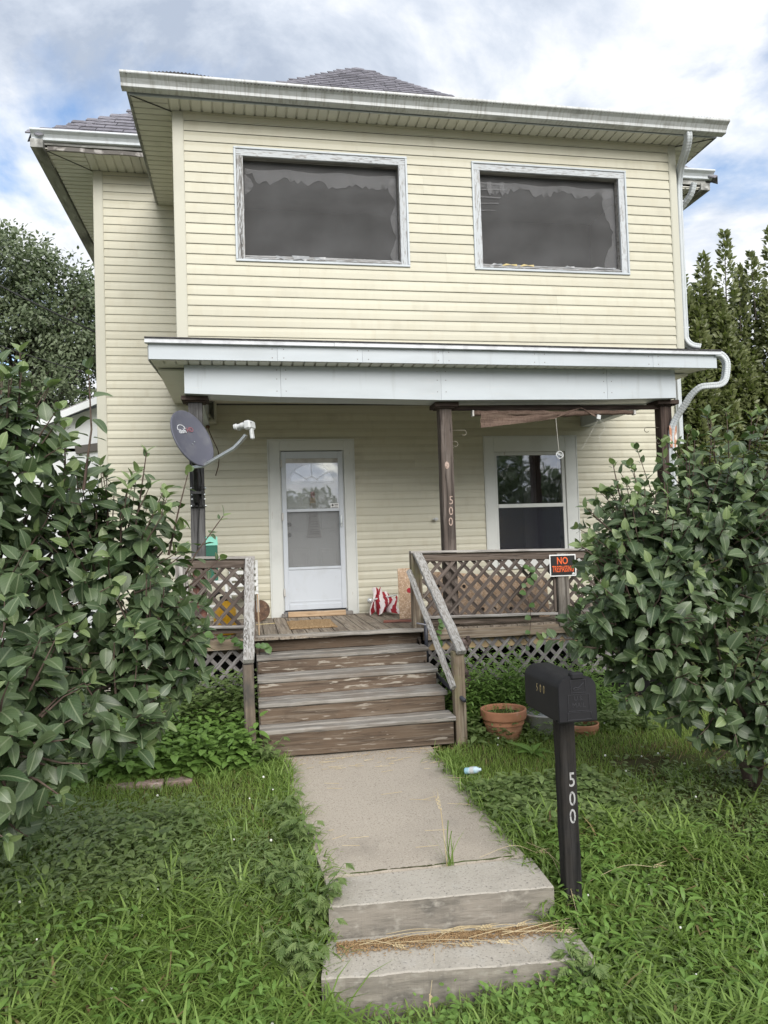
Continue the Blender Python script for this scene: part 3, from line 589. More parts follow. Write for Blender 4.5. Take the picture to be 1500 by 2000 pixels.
# soffits of ribbed panels, gutters and fascias
def soffit_panels(parent, x0, x1, y0, y1, z, along, pitch, taper=None):
    """panels of width pitch laid one after another along x or y, a thin gap between them"""
    a0, a1 = (x0, x1) if along == 'x' else (y0, y1); n = max(1, round((a1-a0)/pitch)); p = (a1-a0)/n
    me = None
    for k in range(n):
        b0, b1 = (y0, y1) if along == 'x' else (x0, x1)
        if taper:
            b0, b1 = taper(a0+(k+.5)*p, b0, b1)
            if b1-b0 < .012: continue
            me = None
        if me is None:
            mb = MB(); g = .008
            if along == 'x': mb.cbox(g, p-g, 0, b1-b0, 0, .016, .004); mb.box(0, p, 0, b1-b0, .014, .019)
            else: mb.cbox(0, b1-b0, g, p-g, 0, .016, .004); mb.box(0, b1-b0, 0, p, .014, .019)
            me = mb.mesh('soffit_panel', MT['soffit'])
        loc = (a0+k*p, b0, z) if along == 'x' else (b0, a0+k*p, z)
        link(bpy.data.objects.new('soffit_panel', me), parent, Matrix.Translation(loc))
EL, ER, EF = -.97, 5.145, 7.165        # eave outline of the upstairs room
sof = MB().box(EL, ER, EF, YB, ZT+.02, ZT+.03).obj('upper_soffit', MT['soffit'], house)
soffit_panels(sof, XL-.02, XR+.02, EF+.012, YA-.002, ZT, 'x', .103)
def tapL(y, b0, b1): return b0, b1
soffit_panels(sof, EL+.012, XL-.001, YA-.02, YB-.001, ZT, 'y', .103)
soffit_panels(sof, XR+.001, ER-.012, YA-.02, YB-.001, ZT, 'y', .103)
soffit_panels(sof, EL+.012, XL-.021, EF+.012, YA-.021, ZT, 'y', .103); soffit_panels(sof, XR+.021, ER-.012, EF+.012, YA-.021, ZT, 'x', .103)
for s_, xa, xb in ((0, EL+.012, XL), (1, ER-.012, XR)):
    board('mitre_strip', (xa, EF+.01, ZT-.003), (xb, YA, ZT-.003), .016, .006, MT['shingle_edge'], sof, seg=2, jit=0)
MB().box(EL, ER, EF-.003, EF+.013, ZT-.004, ZT+.024).obj('soffit_edge_strip', MT['fascia'], house)
MB().box(EL, EL+.013, EF+.013, YB-.001, ZT-.003, ZT+.024).obj('soffit_edge_strip', MT['fascia_wood'], house)
MB().box(ER-.013, ER, EF+.013, YB-.001, ZT-.003, ZT+.024).obj('soffit_edge_strip', MT['fascia_wood'], house)
for a, b in ((EL-.004, 1.62), (1.625, 3.1), (3.105, ER+.004)):
    board('fascia_board', (a, EF-.012, ZT+.082), (b, EF-.012, ZT+.082), .024, .115, MT['fascia_wood'], house, seg=6)
board('fascia_board', (EL-.012, EF, ZT+.075), (EL-.012, YB, ZT+.075), .022, .10, MT['fascia_wood'], house)
board('fascia_board', (ER+.012, EF, ZT+.075), (ER+.012, YB, ZT+.075), .022, .10, MT['fascia_wood'], house)
def gutter(name, xa, xb, y_lip, y_bot, y_back, za, zb, h, m, parent, seg=20, sag=.0):
    """K-style gutter: bottom, ogee front, lip; open at the top"""
    pr = [(y_back, .0), (y_bot+.012, .0), (y_bot, .006), (y_bot-.004, h*.30), (y_bot+(y_lip-y_bot)*.35, h*.55), (y_lip+.004, h*.80), (y_lip, h*.86), (y_lip, h), (y_lip+.012, h), (y_lip+.014, h*.88), (y_bot+.014, .012), (y_back, .012)]
    n = len(pr); V = []; F = []
    for k in range(seg+1):
        t = k/seg; z = za+(zb-za)*t-sag*math.sin(math.pi*t)
        V += [(xa+(xb-xa)*t, y, z+q) for y, q in pr]
    for k in range(seg):
        for j in range(n-1): F.append((k*n+j, k*n+j+1, (k+1)*n+j+1, (k+1)*n+j))
    for k in (0, seg):
        b = len(V); t = k/seg; z = za+(zb-za)*t-sag*math.sin(math.pi*t); V += [(xa+(xb-xa)*t, y_back, z+h)]
        F.append(tuple(k*n+j for j in range(8))+(b,))
    return MB().add(V, F).obj(name, m, parent)
gutter('gutter', -1.025, 5.19, 6.985, 7.060, EF-.024, 6.060, 6.045, .112, MT['gutter'], house, sag=.004)
# corrugated sheet roof of the upstairs room: hipped, its wavy edge shows above the gutter at both ends
def corrugated():
    x0, x1 = -.99, 5.16; n = int((x1-x0)/.034)*4; V = []; F = []
    for k in range(n+1):
        x = x0+(x1-x0)*k/n; t = math.sin(2*math.pi*k/4)
        lift = .050*math.exp(-((x+.50)/.42)**2)+.018*math.exp(-((x-4.9)/.5)**2)-.006
        hip = min(1.0, max(0.0, min(x-x0, x1-x)/2.2))
        for j in range(4):
            y = 6.995+j*.83; z = 6.150+lift*(1-j*.25)+hip*.30*j*.9+.006*t
            V.append((x, y, z))
        V.append((x, 6.995, 6.144+lift*.8+.006*t-.006))
    for k in range(n):
        for j in range(3): F.append((k*5+j, k*5+j+1, (k+1)*5+j+1, (k+1)*5+j))
        F.append((k*5+4, k*5, (k+1)*5, (k+1)*5+4))
    MB().add(V, F).obj('corrugated_roof', MT['shingle_edge'], house)
corrugated()

# main block behind
XBL, XBR = -1.725, 5.86; ZBT = 6.437
DOOR = (.314, 1.388, .86, 3.093); WIN = (3.147, 4.441, 1.36, 3.119)
wallB = wall_with_holes('main_wall', YB+.002, YB+.12, XBL+.01, XBR-.01, -.1, ZBT, [(.46, 1.25, .94, 2.96), (3.275, 4.28, 1.5, 2.92)], MT['interior'], house)
nB = 32
clad(wallB, YB, XBL+.10, XBR-.005, .29, nB, [(DOOR[0]+.02, DOOR[1]-.02, .2, DOOR[3]-.02), (WIN[0]+.02, WIN[1]-.02, WIN[2]+.02, WIN[3]-.02)], {2: (2.6,), 4: (.1, 2.2), 6: (2.75,), 8: (-.55, 2.4), 10: (1.9, 5.0), 12: (2.2,), 13: (-.3,), 14: (2.9,)})
nB2 = math.ceil((ZBT-.29-nB*SA)/SA)
clad(wallB, YB, XBL+.10, XL+.02, .29+nB*SA, nB2-1, [], {})
zr = .29+(nB+nB2-1)*SA; clap(XBL+.10, XL+.02, zr, YB, 0, max(.02, ZBT-zr-.002), wallB)
corner_post('corner_post', XBL, XBL+.115, YB, .2, ZBT-.004, house)
corner_post('corner_post', XBR-.01, XBR+.09, YB, .2, ZBT-.004, house)
MB().box(XBL+.01, XBL+.03, YB+.07, 16.5, 0, ZBT).box(XBR+.04, XBR+.06, YB+.07, 16.5, 0, ZBT).box(XBL+.03, XBR+.04, 16.4, 16.5, 0, ZBT).obj('side_wall', MT['shell_back'], house)
MB().box(XBL-.01, XBR+.09, YB-.012, YB+.12, -.1, .27).obj('foundation', MT['slab'], house)
# main eaves
ML, MR, MF = -2.20, 6.26, 9.06
sof2 = MB().box(ML, MR, MF, YB+.02, ZBT+.02, ZBT+.03).obj('main_soffit', MT['soffit'], house)
soffit_panels(sof2, XBL-.02, XL, MF+.012, YB-.002, ZBT, 'x', .103)
soffit_panels(sof2, ML+.05, XBL-.001, YB-.02, 12.4, ZBT, 'y', .103)
soffit_panels(sof2, ML+.05, XBL-.021, MF+.012, YB-.021, ZBT, 'y', .103)
soffit_panels(sof2, XR+.4, MR-.05, MF+.012, YB-.002, ZBT, 'x', .103); soffit_panels(sof2, XBR+.1, MR-.05, YB, 11.0, ZBT, 'y', .103)
board('mitre_strip', (ML+.05, MF+.01, ZBT-.003), (XBL, YB, ZBT-.003), .016, .006, MT['shingle_edge'], sof2, seg=2, jit=0)
board('mitre_strip', (MR-.05, MF+.01, ZBT-.003), (XBR+.09, YB, ZBT-.003), .016, .006, MT['shingle_edge'], sof2, seg=2, jit=0)
board('rake_board', (ML-.035, MF-.10, ZBT+.03), (ML-.035, 16.5, ZBT+.03), .135, .10, MT['fascia_wood'], house, seg=10, jit=.003)
board('rake_board', (MR+.02, MF-.03, ZBT+.03), (MR+.02, 16.5, ZBT+.03), .135, .10, MT['fascia_wood'], house, seg=10, jit=.003)
board('fascia_board', (ML-.03, MF-.012, ZBT+.09), (MR+.03, MF-.012, ZBT+.09), .022, .08, MT['fascia_wood'], house, seg=8)
board('rotten_fascia', (ML+.06, MF-.001, ZBT+.018), (XL+.1, MF-.001, ZBT+.018), .020, .050, MT['rot'], house, seg=14, jit=.006)
gutter('gutter', ML-.10, MR+.11, 8.930, 9.000, MF-.024, ZBT+.085, ZBT+.115, .105, MT['gutter_clean'], house)
# shingled hip roof: base planes plus single shingles where the roof shows
AP = Vector((2.2, 13.0, 10.30)); EB = [Vector((-2.30, 9.0, 6.585)), Vector((6.45, 9.0, 6.585)), Vector((6.45, 17, 6.585)), Vector((-2.30, 17, 6.585))]
roof = MB().add([*EB, AP, Vector((2.2, 13.2, 10.30))], [(0, 1, 4), (1, 2, 5, 4), (2, 3, 5), (3, 0, 4, 5)]).obj('roof', MT['shingle'], house)
def shingles():
    sl = Vector((0, AP.y-9.0, AP.z-6.585)); SLn = sl.length; sl.normalize(); nrm = Vector((0, -sl.z, sl.y))
    ex = .137; rs = random.Random(5); meshes = []
    for i in range(6):
        w = .19+.03*i; mb = MB(); mb.add([(0, -.01, .006), (w-.010, -.01, .006), (w-.010, ex*1.1, -.002), (0, ex*1.1, -.002), (0, -.01, .022), (w-.010, -.01, .022), (w-.010, ex*1.1, .006), (0, ex*1.1, .006)], [(0, 1, 2, 3), (4, 5, 6, 7), (0, 1, 5, 4), (1, 2, 6, 5), (2, 3, 7, 6), (3, 0, 4, 7)])
        meshes.append((w, mb.mesh('shingle', MT['shingle'])))
    A = Matrix(((1, 0, nrm.x, 0), (0, sl.y, nrm.y, 0), (0, sl.z, nrm.z, 0), (0, 0, 0, 1)))
    r = 0
    while (r+1)*ex < SLn-.05:
        d = r*ex; p = Vector((0, 9.0, 6.585))+sl*d; f = d/SLn
        xa = -2.30+(AP.x+2.30)*f; xb = 6.45+(AP.x-6.45)*f
        rngs = []
        if p.z < 8.0: rngs.append((xa, min(xb, -.75)))
        if p.z > 8.25: rngs.append((max(xa, .2), min(xb, 4.2)))
        for a, b in rngs:
            x = a-rs.uniform(0, .1)
            while x < b:
                w, me = rs.choice(meshes)
                if x+w/2 > a and x+w/2 < b:
                    link(bpy.data.objects.new('shingle', me), roof, Matrix.Translation((x, p.y, p.z)) @ A @ Matrix.Translation((0, 0, rs.uniform(.001, .005))))
                x += w
        r += 1
    # hip caps
    capw = .12
    for e, sgn in ((EB[0], 1), (EB[1], -1)):
        d = (AP-e); Ln = d.length; d.normalize(); k = 0
        side1 = Vector((1 if sgn > 0 else -1, 0, 0)); s1 = (side1-d*side1.dot(d)).normalized()
        n1 = nrm; t1 = d.cross(n1).normalized()*(1 if sgn > 0 else -1)
        if t1.x*sgn < 0: t1 = -t1
        nL = Vector((-sgn*sl.z, 0, sl.y)); t2 = d.cross(nL).normalized()
        if t2.x*sgn > 0 or t2.y < 0: t2 = -t2 if t2.y < 0 else t2
        while k*.15 < Ln-.05:
            p = e+d*(k*.15)
            if p.z < 7.9 or p.z > 8.2:
                q = p+d*.2; o1, o2 = Vector((0, 0, .030)), Vector((0, 0, .014))
                V = [p+t1*capw+n1*.024, p+o1, p+t2*capw+nL*.024, q+t1*capw+n1*.012, q+o2, q+t2*capw+nL*.012]
                V += [v-Vector((0, 0, .014)) for v in V]
                MB().add([v-p for v in V], [(0, 1, 4, 3), (1, 2, 5, 4), (6, 7, 10, 9), (7, 8, 11, 10), (0, 1, 7, 6), (1, 2, 8, 7), (3, 4, 10, 9), (4, 5, 11, 10), (0, 3, 9, 6), (2, 5, 11, 8)]).obj('hip_cap', MT['shingle'], roof, mat=Matrix.Translation(p))
            k += 1
shingles()

# porch roof, beam and fascia
PL, PR, PF = -.845, 5.05, 7.215
mb = MB(); mb.add([(PL-.03, PF-.05, 3.752), (PR+.03, PF-.05, 3.716), (PR+.03, YB, 3.93), (PL-.03, YB, 3.95), (PL-.03, PF-.05, 3.744), (PR+.03, PF-.05, 3.708), (PR+.03, YB, 3.915), (PL-.03, YB, 3.935)], [(0, 1, 2, 3), (4, 5, 6, 7), (0, 1, 5, 4), (1, 2, 6, 5), (2, 3, 7, 6), (3, 0, 4, 7)])
mb.obj('porch_roof', MT['shingle_edge'], house)
seams = [PL, .35, 1.18, 2.0, 3.02, 4.3, PR]
def lin(x, a, b): return a+(b-a)*(x-PL)/(PR-PL)
def skew_box(name, x0, x1, y0, y1, zb0, zb1, zt0, zt1, m, parent):
    V = [(x0, y0, zb0), (x1, y0, zb1), (x1, y1, zb1), (x0, y1, zb0), (x0, y0, zt0), (x1, y0, zt1), (x1, y1, zt1), (x0, y1, zt0)]
    c = Vector(V[0]); return MB().add([Vector(v)-c for v in V], [(0, 3, 2, 1), (4, 5, 6, 7), (0, 1, 5, 4), (1, 2, 6, 5), (2, 3, 7, 6), (3, 0, 4, 7)]).obj(name, m, parent, mat=Matrix.Translation(c))
for i, (a, b) in enumerate(zip(seams, seams[1:])):
    skew_box('fascia_panel', a, b-.002, PF-.0015*(i % 2), PF+.02, lin(a, 3.560, 3.535), lin(b, 3.560, 3.535), lin(a, 3.712, 3.678), lin(b, 3.712, 3.678), MT['fascia'], house)
for i, (a, b) in enumerate(((PL-.03, .9), (.9, 3.1), (3.1, PR+.03))):
    skew_box('drip_edge', a, b-.002, PF-.045-.002*(i % 2), PF+.02, lin(a, 3.706, 3.672), lin(b, 3.706, 3.672), lin(a, 3.745, 3.709), lin(b, 3.745, 3.709), MT['drip'], house)
    skew_box('roofing_edge', a, b, PF-.058, PF+.3, lin(a, 3.7455, 3.7095), lin(b, 3.7455, 3.7095), lin(a, 3.757, 3.722), lin(b, 3.757, 3.722), MT['shingle_edge'], house)
mb = MB()
for x in seams[1:-1]:
    for dx in (-.05, .06):
        for dz in (.03, .115): mb.lathe([(0, .0012), (.0045, .001), (.005, 0)], 6, M_=face_mat((x+dx, PF-.0016, lin(x, 3.56, 3.535)+dz)))
for x in (.385, 2.02, 3.86):
    for dx in (-.04, .05):
        for z in (3.30, 3.42, 3.51): mb.lathe([(0, .0012), (.0045, .001), (.005, 0)], 6, M_=face_mat((x+dx, YA-.0016, z)))
prop(mb.obj('nail_heads', MT['rusty'], house, fix=False), kind='stuff')
psof = MB().box(PL+.02, PR-.02, PF+.021, YA-.001, 3.565, 3.575).obj('porch_soffit', MT['soffit'], house)
soffit_panels(psof, PL+.02, PR-.02, PF+.021, YA-.002, 3.551, 'x', .11)
# sloping side eave at the left end of the porch
def side_eave(xo, xi, sgn):
    n = 22; y0 = PF+.02
    for k in range(n):
        a = y0+(YB-.002-y0)*k/n; b = y0+(YB-.002-y0)*(k+1)/n-.007; z0 = 3.556+.17*(a-y0)/(YB-y0); z1 = 3.556+.17*(b-y0)/(YB-y0)
        V = [(xo, a, z0), (xi, a, z0), (xi, b, z1), (xo, b, z1)]; V += [(x, y, z+.012) for x, y, z in V]
        MB().add(V, [(0, 3, 2, 1), (4, 5, 6, 7), (0, 1, 5, 4), (1, 2, 6, 5), (2, 3, 7, 6), (3, 0, 4, 7)]).obj('soffit_panel', MT['soffit'], psof)
    board('side_fascia', (xo-sgn*.012, y0, 3.62), (xo-sgn*.012, YB-.02, 3.79), .022, .135, MT['fascia_wood'], house)
side_eave(PL+.012, -.545, 1); side_eave(PR-.012, 4.67, -1)
bs = [(-.540, 3.275), (.385, 3.243), (2.02, 3.216), (3.86, 3.228), (4.665, 3.246)]
for i, ((a, za), (b, zb)) in enumerate(zip(bs, bs[1:])):
    skew_box('beam_panel', a, b-.002, YA-.0015*(i % 2), YA+.30, za, zb, 3.551, 3.551, MT['fascia'], house)
MB().box(-.53, -.40, YA+.30, YB-.02, 3.28, 3.551).obj('side_beam', MT['fascia'], house)
MB().box(4.53, 4.66, YA+.30, YB-.02, 3.25, 3.551).obj('side_beam', MT['fascia'], house)
MB().box(PL+.03, PR-.03, YA+.31, YB-.016, 3.562, 3.58).obj('porch_ceiling', MT['soffit'], house)
YP = 7.552
def porch_post(x0, x1, ztop, m, capm, zbot=.87):
    xc = (x0+x1)/2; w = x1-x0
    p = board('porch_post', (xc, YP+w/2, zbot), (xc, YP+w/2, ztop), w, w, m, house, up=(1, 0, 0), seg=10, jit=.0018, c=.006)
    mb = MB(); mb.cbox(xc-.128, xc+.128, YP-.06, YP+.19, ztop, ztop+.045, .004); mb.cbox(xc-.098, xc+.098, YP-.03, YP+.16, ztop-.012, ztop, .002)
    mb.obj('post_cap', capm, p); return p
pl = porch_post(-.520, -.386, 3.228, MT['post_grey'], MT['post_dark'], 1.68)
board('post_foot', (-.453, YP+.067, .87), (-.453, YP+.067, 1.679), .128, .128, MT['post_red'], pl, up=(1, 0, 0), seg=4)
pm = porch_post(2.035, 2.168, 3.168, MT['post_mid'], MT['post_dark'])
pr_ = porch_post(4.565, 4.698, 3.198, MT['post_dark'], MT['post_dark'])
for k, (ch, z, x) in enumerate((('5', 2.186, 2.125), ('0', 2.074, 2.118), ('0', 1.962, 2.112))):
    text('house_number', ch, .125, face_mat((x, YP-.003, z)), MT['copper_number'], pm, depth=.006, bold=.0, sx=.8)
mb = MB(); mb.lathe([(.0, 0), (.028, .001), (.030, .004), (.012, .006), (0, .007)], 16, M_=face_mat((2.092, YP-.002, 2.558)) @ Matrix.Diagonal((.8, 1.3, 1, 1))); mb.obj('wood_knot', MT['copper_number'], pm)
# hooks on the posts
def hook(p0, sgn, L, parent, r=.004):
    x, y, z = p0; pts = [(x, y, z), (x+sgn*L*.8, y-.01, z+.004)]+[(x+sgn*(L*.8+.028*math.sin(a)), y-.01, z-.024+.028*math.cos(a)) for a in np.linspace(.2, 4.0, 9)]
    MB().tube(pts, r, 6).obj('hook', MT['iron'], parent, smooth=True)
hook((2.165, YP+.05, 2.928), 1, .17, pm); hook((2.165, YP+.05, 2.81), 1, .05, pm); hook((4.57, YP+.05, 2.95), -1, .20, pr_); hook((4.57, YP+.05, 2.825), -1, .03, pr_)

# bracket and bits on the porch wall
mb = MB(); A = Vector((-.50, 9.46, 3.62)); mb.cbox(-.56, -.31, 9.30, 9.486, 3.30, 3.335, .004); mb.cbox(-.34, -.31, 9.30, 9.486, 3.335, 3.60, .004)
mb.add([(-.56, 9.32, 3.60), (-.53, 9.32, 3.60), (-.345, 9.32, 3.335), (-.375, 9.32, 3.335), (-.56, 9.35, 3.60), (-.53, 9.35, 3.60), (-.345, 9.35, 3.335), (-.375, 9.35, 3.335)], [(0, 1, 2, 3), (4, 5, 6, 7), (0, 1, 5, 4), (1, 2, 6, 5), (2, 3, 7, 6), (3, 0, 4, 7)])
mb.box(-.55, -.34, 9.47, 9.486, 3.335, 3.60); mb.obj('wall_bracket', MT['corner'], house)
mb = MB(); mb.tube(smoothed([(-.42, 9.44, 3.30), (-.40, 9.40, 3.20), (-.36, 9.40, 3.1), (-.30, 9.42, 2.95), (-.30, 9.44, 2.8), (-.34, 9.46, 2.66)]), .006, 6); mb.lathe([(0, 0), (.022, .004), (.026, .03), (.014, .05), (0, .052)], 10, (-.42, 9.42, 3.24)); mb.obj('wall_cable', MT['rusty'], house, smooth=True)
mb = MB(); mb.cbox(2.535, 2.565, 9.44, 9.486, 1.70, 1.735, .004); mb.obj('wall_fitting', MT['trim'], house)
mb = MB(); mb.lathe([(0, 0), (.016, .0), (.018, .03), (.010, .06), (.022, .07), (.022, .09), (0, .095)], 12, M_=Matrix.Translation((2.44, 9.49, 2.046)) @ Matrix.Rotation(rad(90), 4, 'X')); mb.cbox(2.40, 2.47, 9.42, 9.44, 2.035, 2.057, .003); mb.obj('wall_tap', MT['lnb'], house)

# ---- front door: casing, storm door, panel door behind
dl, dr, db, dt = DOOR; yt = YB-.030
door = MB().box(.45, 1.26, YB+.058, YB+.066, .945, 2.96).obj('front_door', MT['inner_door'], house)
mb = MB(); mb.cbox(dl, .452, yt, YB+.02, db, dt, .004); mb.cbox(1.262, dr, yt, YB+.02, db+.012, dt, .004); mb.cbox(.452, 1.262, yt, YB+.02, 2.962, dt, .004)
mb.box(dl-.016, dl, yt-.006, YB, db+.005, dt+.016); mb.box(dr, dr+.016, yt-.006, YB, db+.018, dt+.016); mb.box(dl, dr, yt-.006, YB, dt, dt+.016)
mb.box(.452, .47, YB, YB+.07, .94, 2.962); mb.box(1.245, 1.262, YB, YB+.07, .94, 2.962)
mb.obj('door_casing', MT['trim'], house)
sx0, sx1, sz0, sz1 = .468, 1.248, .952, 2.952; ys0, ys1 = YB-.026, YB+.006
mb = MB(); g0, g1 = sx0+.058, sx1-.06
mb.cbox(sx0, g0, ys0, ys1, sz0, sz1, .005); mb.cbox(g1, sx1, ys0, ys1, sz0, sz1, .005); mb.cbox(g0, g1, ys0, ys1, 2.862, sz1, .005)
mb.cbox(g0, g1, ys0+.002, ys1, sz0, 1.025, .005); mb.box(g0, g1, ys0+.010, ys1-.004, 1.025, 1.462)
mb.cbox(g0, g1, ys0-.001, ys1, 1.458, 1.490, .004); mb.cbox(g0, g1, ys0-.002, ys1, 2.186, 2.222, .004)
mb.cbox(g0+.012, g1-.012, ys0+.006, ys0+.012, 1.05, 1.07, .002)
storm = mb.obj('storm_door', MT['door_alu'], house)
MB().box(g0, g1, YB-.012, YB-.008, 2.222, 2.805).obj('glass_pane', MT['door_glass'], storm)
MB().box(g0, g1, YB-.002, YB+.002, 1.49, 2.186).obj('screen_pane', MT['door_screen'], storm)
MB().box(g0, g1, YB-.016, YB-.004, 2.806, 2.862).obj('screen_roll', MT['zinc'], storm)
mb = MB(); mb.cbox(1.196, 1.222, ys0-.022, ys0, 1.98, 2.14, .005); mb.cbox(1.190, 1.216, ys0-.05, ys0-.02, 2.02, 2.06, .005); mb.obj('door_handle', MT['steel'], storm)
for z in (1.13, 2.08, 2.75): MB().cbox(sx0-.012, sx0+.012, ys0-.010, ys0, z, z+.10, .003).obj('hinge', MT['zinc'], storm)
mb = MB(); mb.cbox(1.08, 1.185, YB-.0135, YB-.0122, 2.225, 2.285, .0004); stk = mb.obj('sticker', MT['sign_white'], storm)
mb = MB(); mb.lathe([(0, 0), (.014, .0), (.014, .0006), (0, .0006)], 10, M_=face_mat((1.105, YB-.0136, 2.262))); mb.box(1.13, 1.175, YB-.0142, YB-.0136, 2.263, 2.272); mb.box(1.13, 1.17, YB-.0142, YB-.0136, 2.247, 2.253); mb.box(1.09, 1.178, YB-.0142, YB-.0136, 2.229, 2.236); mb.obj('sticker_print', MT['print_black'], storm)
# panel door relief, fanlight, wreath, towel
def raised(x0, x1, z0, z1):
    mb = MB(); y = YB+.058; mb.cbox(x0, x1, y-.006, y, z0, z1, .005); mb.cbox(x0+.035, x1-.035, y-.013, y-.0055, z0+.035, z1-.035, .006); return mb
for a, b in ((.54, .80), (.92, 1.17)):
    for c, d in ((1.12, 1.72), (1.93, 2.28), (2.30, 2.42)): raised(a, b, c, d).obj('door_panel', MT['inner_door'], door)
cx, cz, R1, R2 = .855, 2.565, .285, .075
def arc(r, n, a0=0, a1=math.pi): return [(cx+r*math.cos(a0+(a1-a0)*k/n), cz+r*.86*math.sin(a0+(a1-a0)*k/n)) for k in range(n+1)]
o, i_ = arc(R1, 20), arc(.02, 20)
MB().add([(x, YB+.055, z) for x, z in o], [tuple(range(21))]).obj('fanlight_glass', MT['fan_glass'], door)
mb = MB()
def rib(pts, r=.009): mb.tube([(x, YB+.050, z) for x, z in pts], r, 6)
rib(arc(R1, 24), .014); rib(arc(R2, 12)); rib([(cx-R1, cz), (cx+R1, cz)], .012)
for a in (35, 90, 145): rib([(cx+R2*math.cos(rad(a)), cz+R2*.86*math.sin(rad(a))), (cx+R1*math.cos(rad(a)), cz+R1*.86*math.sin(rad(a)))])
mb.obj('fanlight_bars', MT['trim'], door)
mb = MB(); mb.lathe([(0, 0), (.02, .0), (.026, .02), (.02, .04), (0, .045)], 14, M_=Matrix.Translation((.555, YB+.056, 1.90)) @ Matrix.Rotation(rad(90), 4, 'X')); mb.lathe([(0, 0), (.024, .0), (.028, .012), (.02, .02), (0, .022)], 14, M_=Matrix.Translation((.555, YB+.056, 2.03)) @ Matrix.Rotation(rad(90), 4, 'X')); mb.obj('door_knob', MT['black_metal'], door, smooth=True)
towel = thing('door_towel', (.86, YB+.04, 1.86), 'grey printed cloth banner hanging on the front door behind the storm door', 'cloth')
V = [(.83, 2.30), (.89, 2.30), (.925, 2.10), (.955, 1.865), (.775, 1.865), (.80, 2.10)]
mb = MB(); mb.add([(x, YB+.036, z) for x, z in V]+[(x, YB+.044, z) for x, z in V], [tuple(range(6)), tuple(range(6, 12))]+[(k, (k+1) % 6, 6+(k+1) % 6, 6+k) for k in range(6)]); mb.cbox(.772, .958, YB+.033, YB+.046, 1.860, 1.878, .003); mb.obj('fabric', MT['towel'], towel)
mb = MB(); rs = random.Random(3)
for z, x0, x1 in ((2.13, .835, .90), (2.06, .83, .905), (2.03, .845, .90), (1.995, .82, .915), (1.96, .83, .91), (1.93, .815, .92), (1.905, .82, .92)):
    x = x0
    while x < x1: w = rs.uniform(.006, .016); mb.box(x, x+w, YB+.0345, YB+.0358, z-.005, z+.006); x += w+.006
mb.box(.812, .817, YB+.0345, YB+.0358, 1.90, 2.14); mb.obj('print', MT['print_black'], towel)
wr = thing('bow', (.86, YB+.03, 2.40), 'small pink bow with tan ribbon above the banner on the front door', 'bow')
mb = MB(); mb.add([(.83, YB+.04, 2.44), (.875, YB+.035, 2.45), (.89, YB+.04, 2.42), (.88, YB+.035, 2.38), (.895, YB+.04, 2.36), (.86, YB+.03, 2.375), (.835, YB+.04, 2.385), (.84, YB+.03, 2.41)], [(0, 1, 7), (1, 2, 7), (2, 3, 7), (3, 4, 5), (3, 5, 7), (5, 6, 7), (6, 0, 7)]); mb.obj('bow_loop', MT['pink'], wr, fix=False)
mb = MB(); mb.cbox(.82, .895, YB+.042, YB+.046, 2.21, 2.37, .001); mb.obj('ribbon', MT['tan_wood'], wr)

# ---- ground floor window
vl, vr, vb, vt = WIN
mb = MB(); mb.cbox(vl, 3.275, yt, YB+.02, vb, vt, .004); mb.cbox(4.282, vr, yt, YB+.02, vb, vt, .004); mb.cbox(3.275, 4.282, yt, YB+.02, 2.920, vt, .004); mb.cbox(3.275, 4.282, yt-.015, YB+.02, vb, 1.50, .004)
mb.box(vl-.014, vl, yt-.005, YB, vb, vt+.014); mb.box(vr, vr+.014, yt-.005, YB, vb, vt+.014); mb.box(vl, vr, yt-.005, YB, vt, vt+.014)
wb = mb.obj('window', MT['trim'], house)
mb = MB(); y0, y1 = YB-.008, YB+.03; mb.cbox(3.278, 3.318, y0, y1, 1.50, 2.918, .003); mb.cbox(4.236, 4.279, y0, y1, 1.50, 2.918, .003); mb.cbox(3.318, 4.236, y0, y1, 2.874, 2.918, .003); mb.cbox(3.318, 4.236, y0-.006, y1, 2.172, 2.222, .004); mb.cbox(3.318, 4.236, y0, y1, 1.50, 1.54, .003)
mb.obj('sash', MT['trim'], wb)
MB().box(3.318, 4.236, YB+.012, YB+.016, 2.222, 2.874).obj('glass_pane', MT['window_glass'], wb)
MB().box(3.318, 4.236, YB+.004, YB+.008, 1.54, 2.172).obj('screen_pane', MT['lower_screen'], wb)
MB().box(3.2, 4.4, YB+.5, YB+.52, 1.3, 3.1).obj('room_shade_sheet', MT['dark'], wb)  # black sheet: darkness of the unlit room painted as colour
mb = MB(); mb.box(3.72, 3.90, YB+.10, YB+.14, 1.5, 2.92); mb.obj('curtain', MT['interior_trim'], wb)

# ---- downspouts
def rsect(w, d, c=.25):
    a, b = w/2, d/2; q = c*min(a, b)
    S = [(-a+q, -b), (-a*.3, -b), (-a*.2, -b+.004), (a*.2, -b+.004), (a*.3, -b), (a-q, -b), (a, -b+q), (a, -b*.3), (a-.004, -b*.2), (a-.004, b*.2), (a, b*.3), (a, b-q), (a-q, b), (a*.3, b), (a*.2, b-.004), (-a*.2, b-.004), (-a*.3, b), (-a+q, b), (-a, b-q), (-a, b*.3), (-a+.004, b*.2), (-a+.004, -b*.2), (-a, -b*.3), (-a, -b+q)]
    return S
def downspout(pts, parent, m, ribs=(), w=.078, d=.062, up=(0, -1, 0)):
    P = smoothed(pts, 9); rr = []
    for i, p in enumerate(P):
        f = i/(len(P)-1); rib_ = any(a <= f <= b for a, b in ribs); rr.append(1.0+(.045 if (i % 2 and rib_) else 0))
    return MB().tube(P, rr, sect=rsect(w, d), up=up).obj('downspout', m, parent)
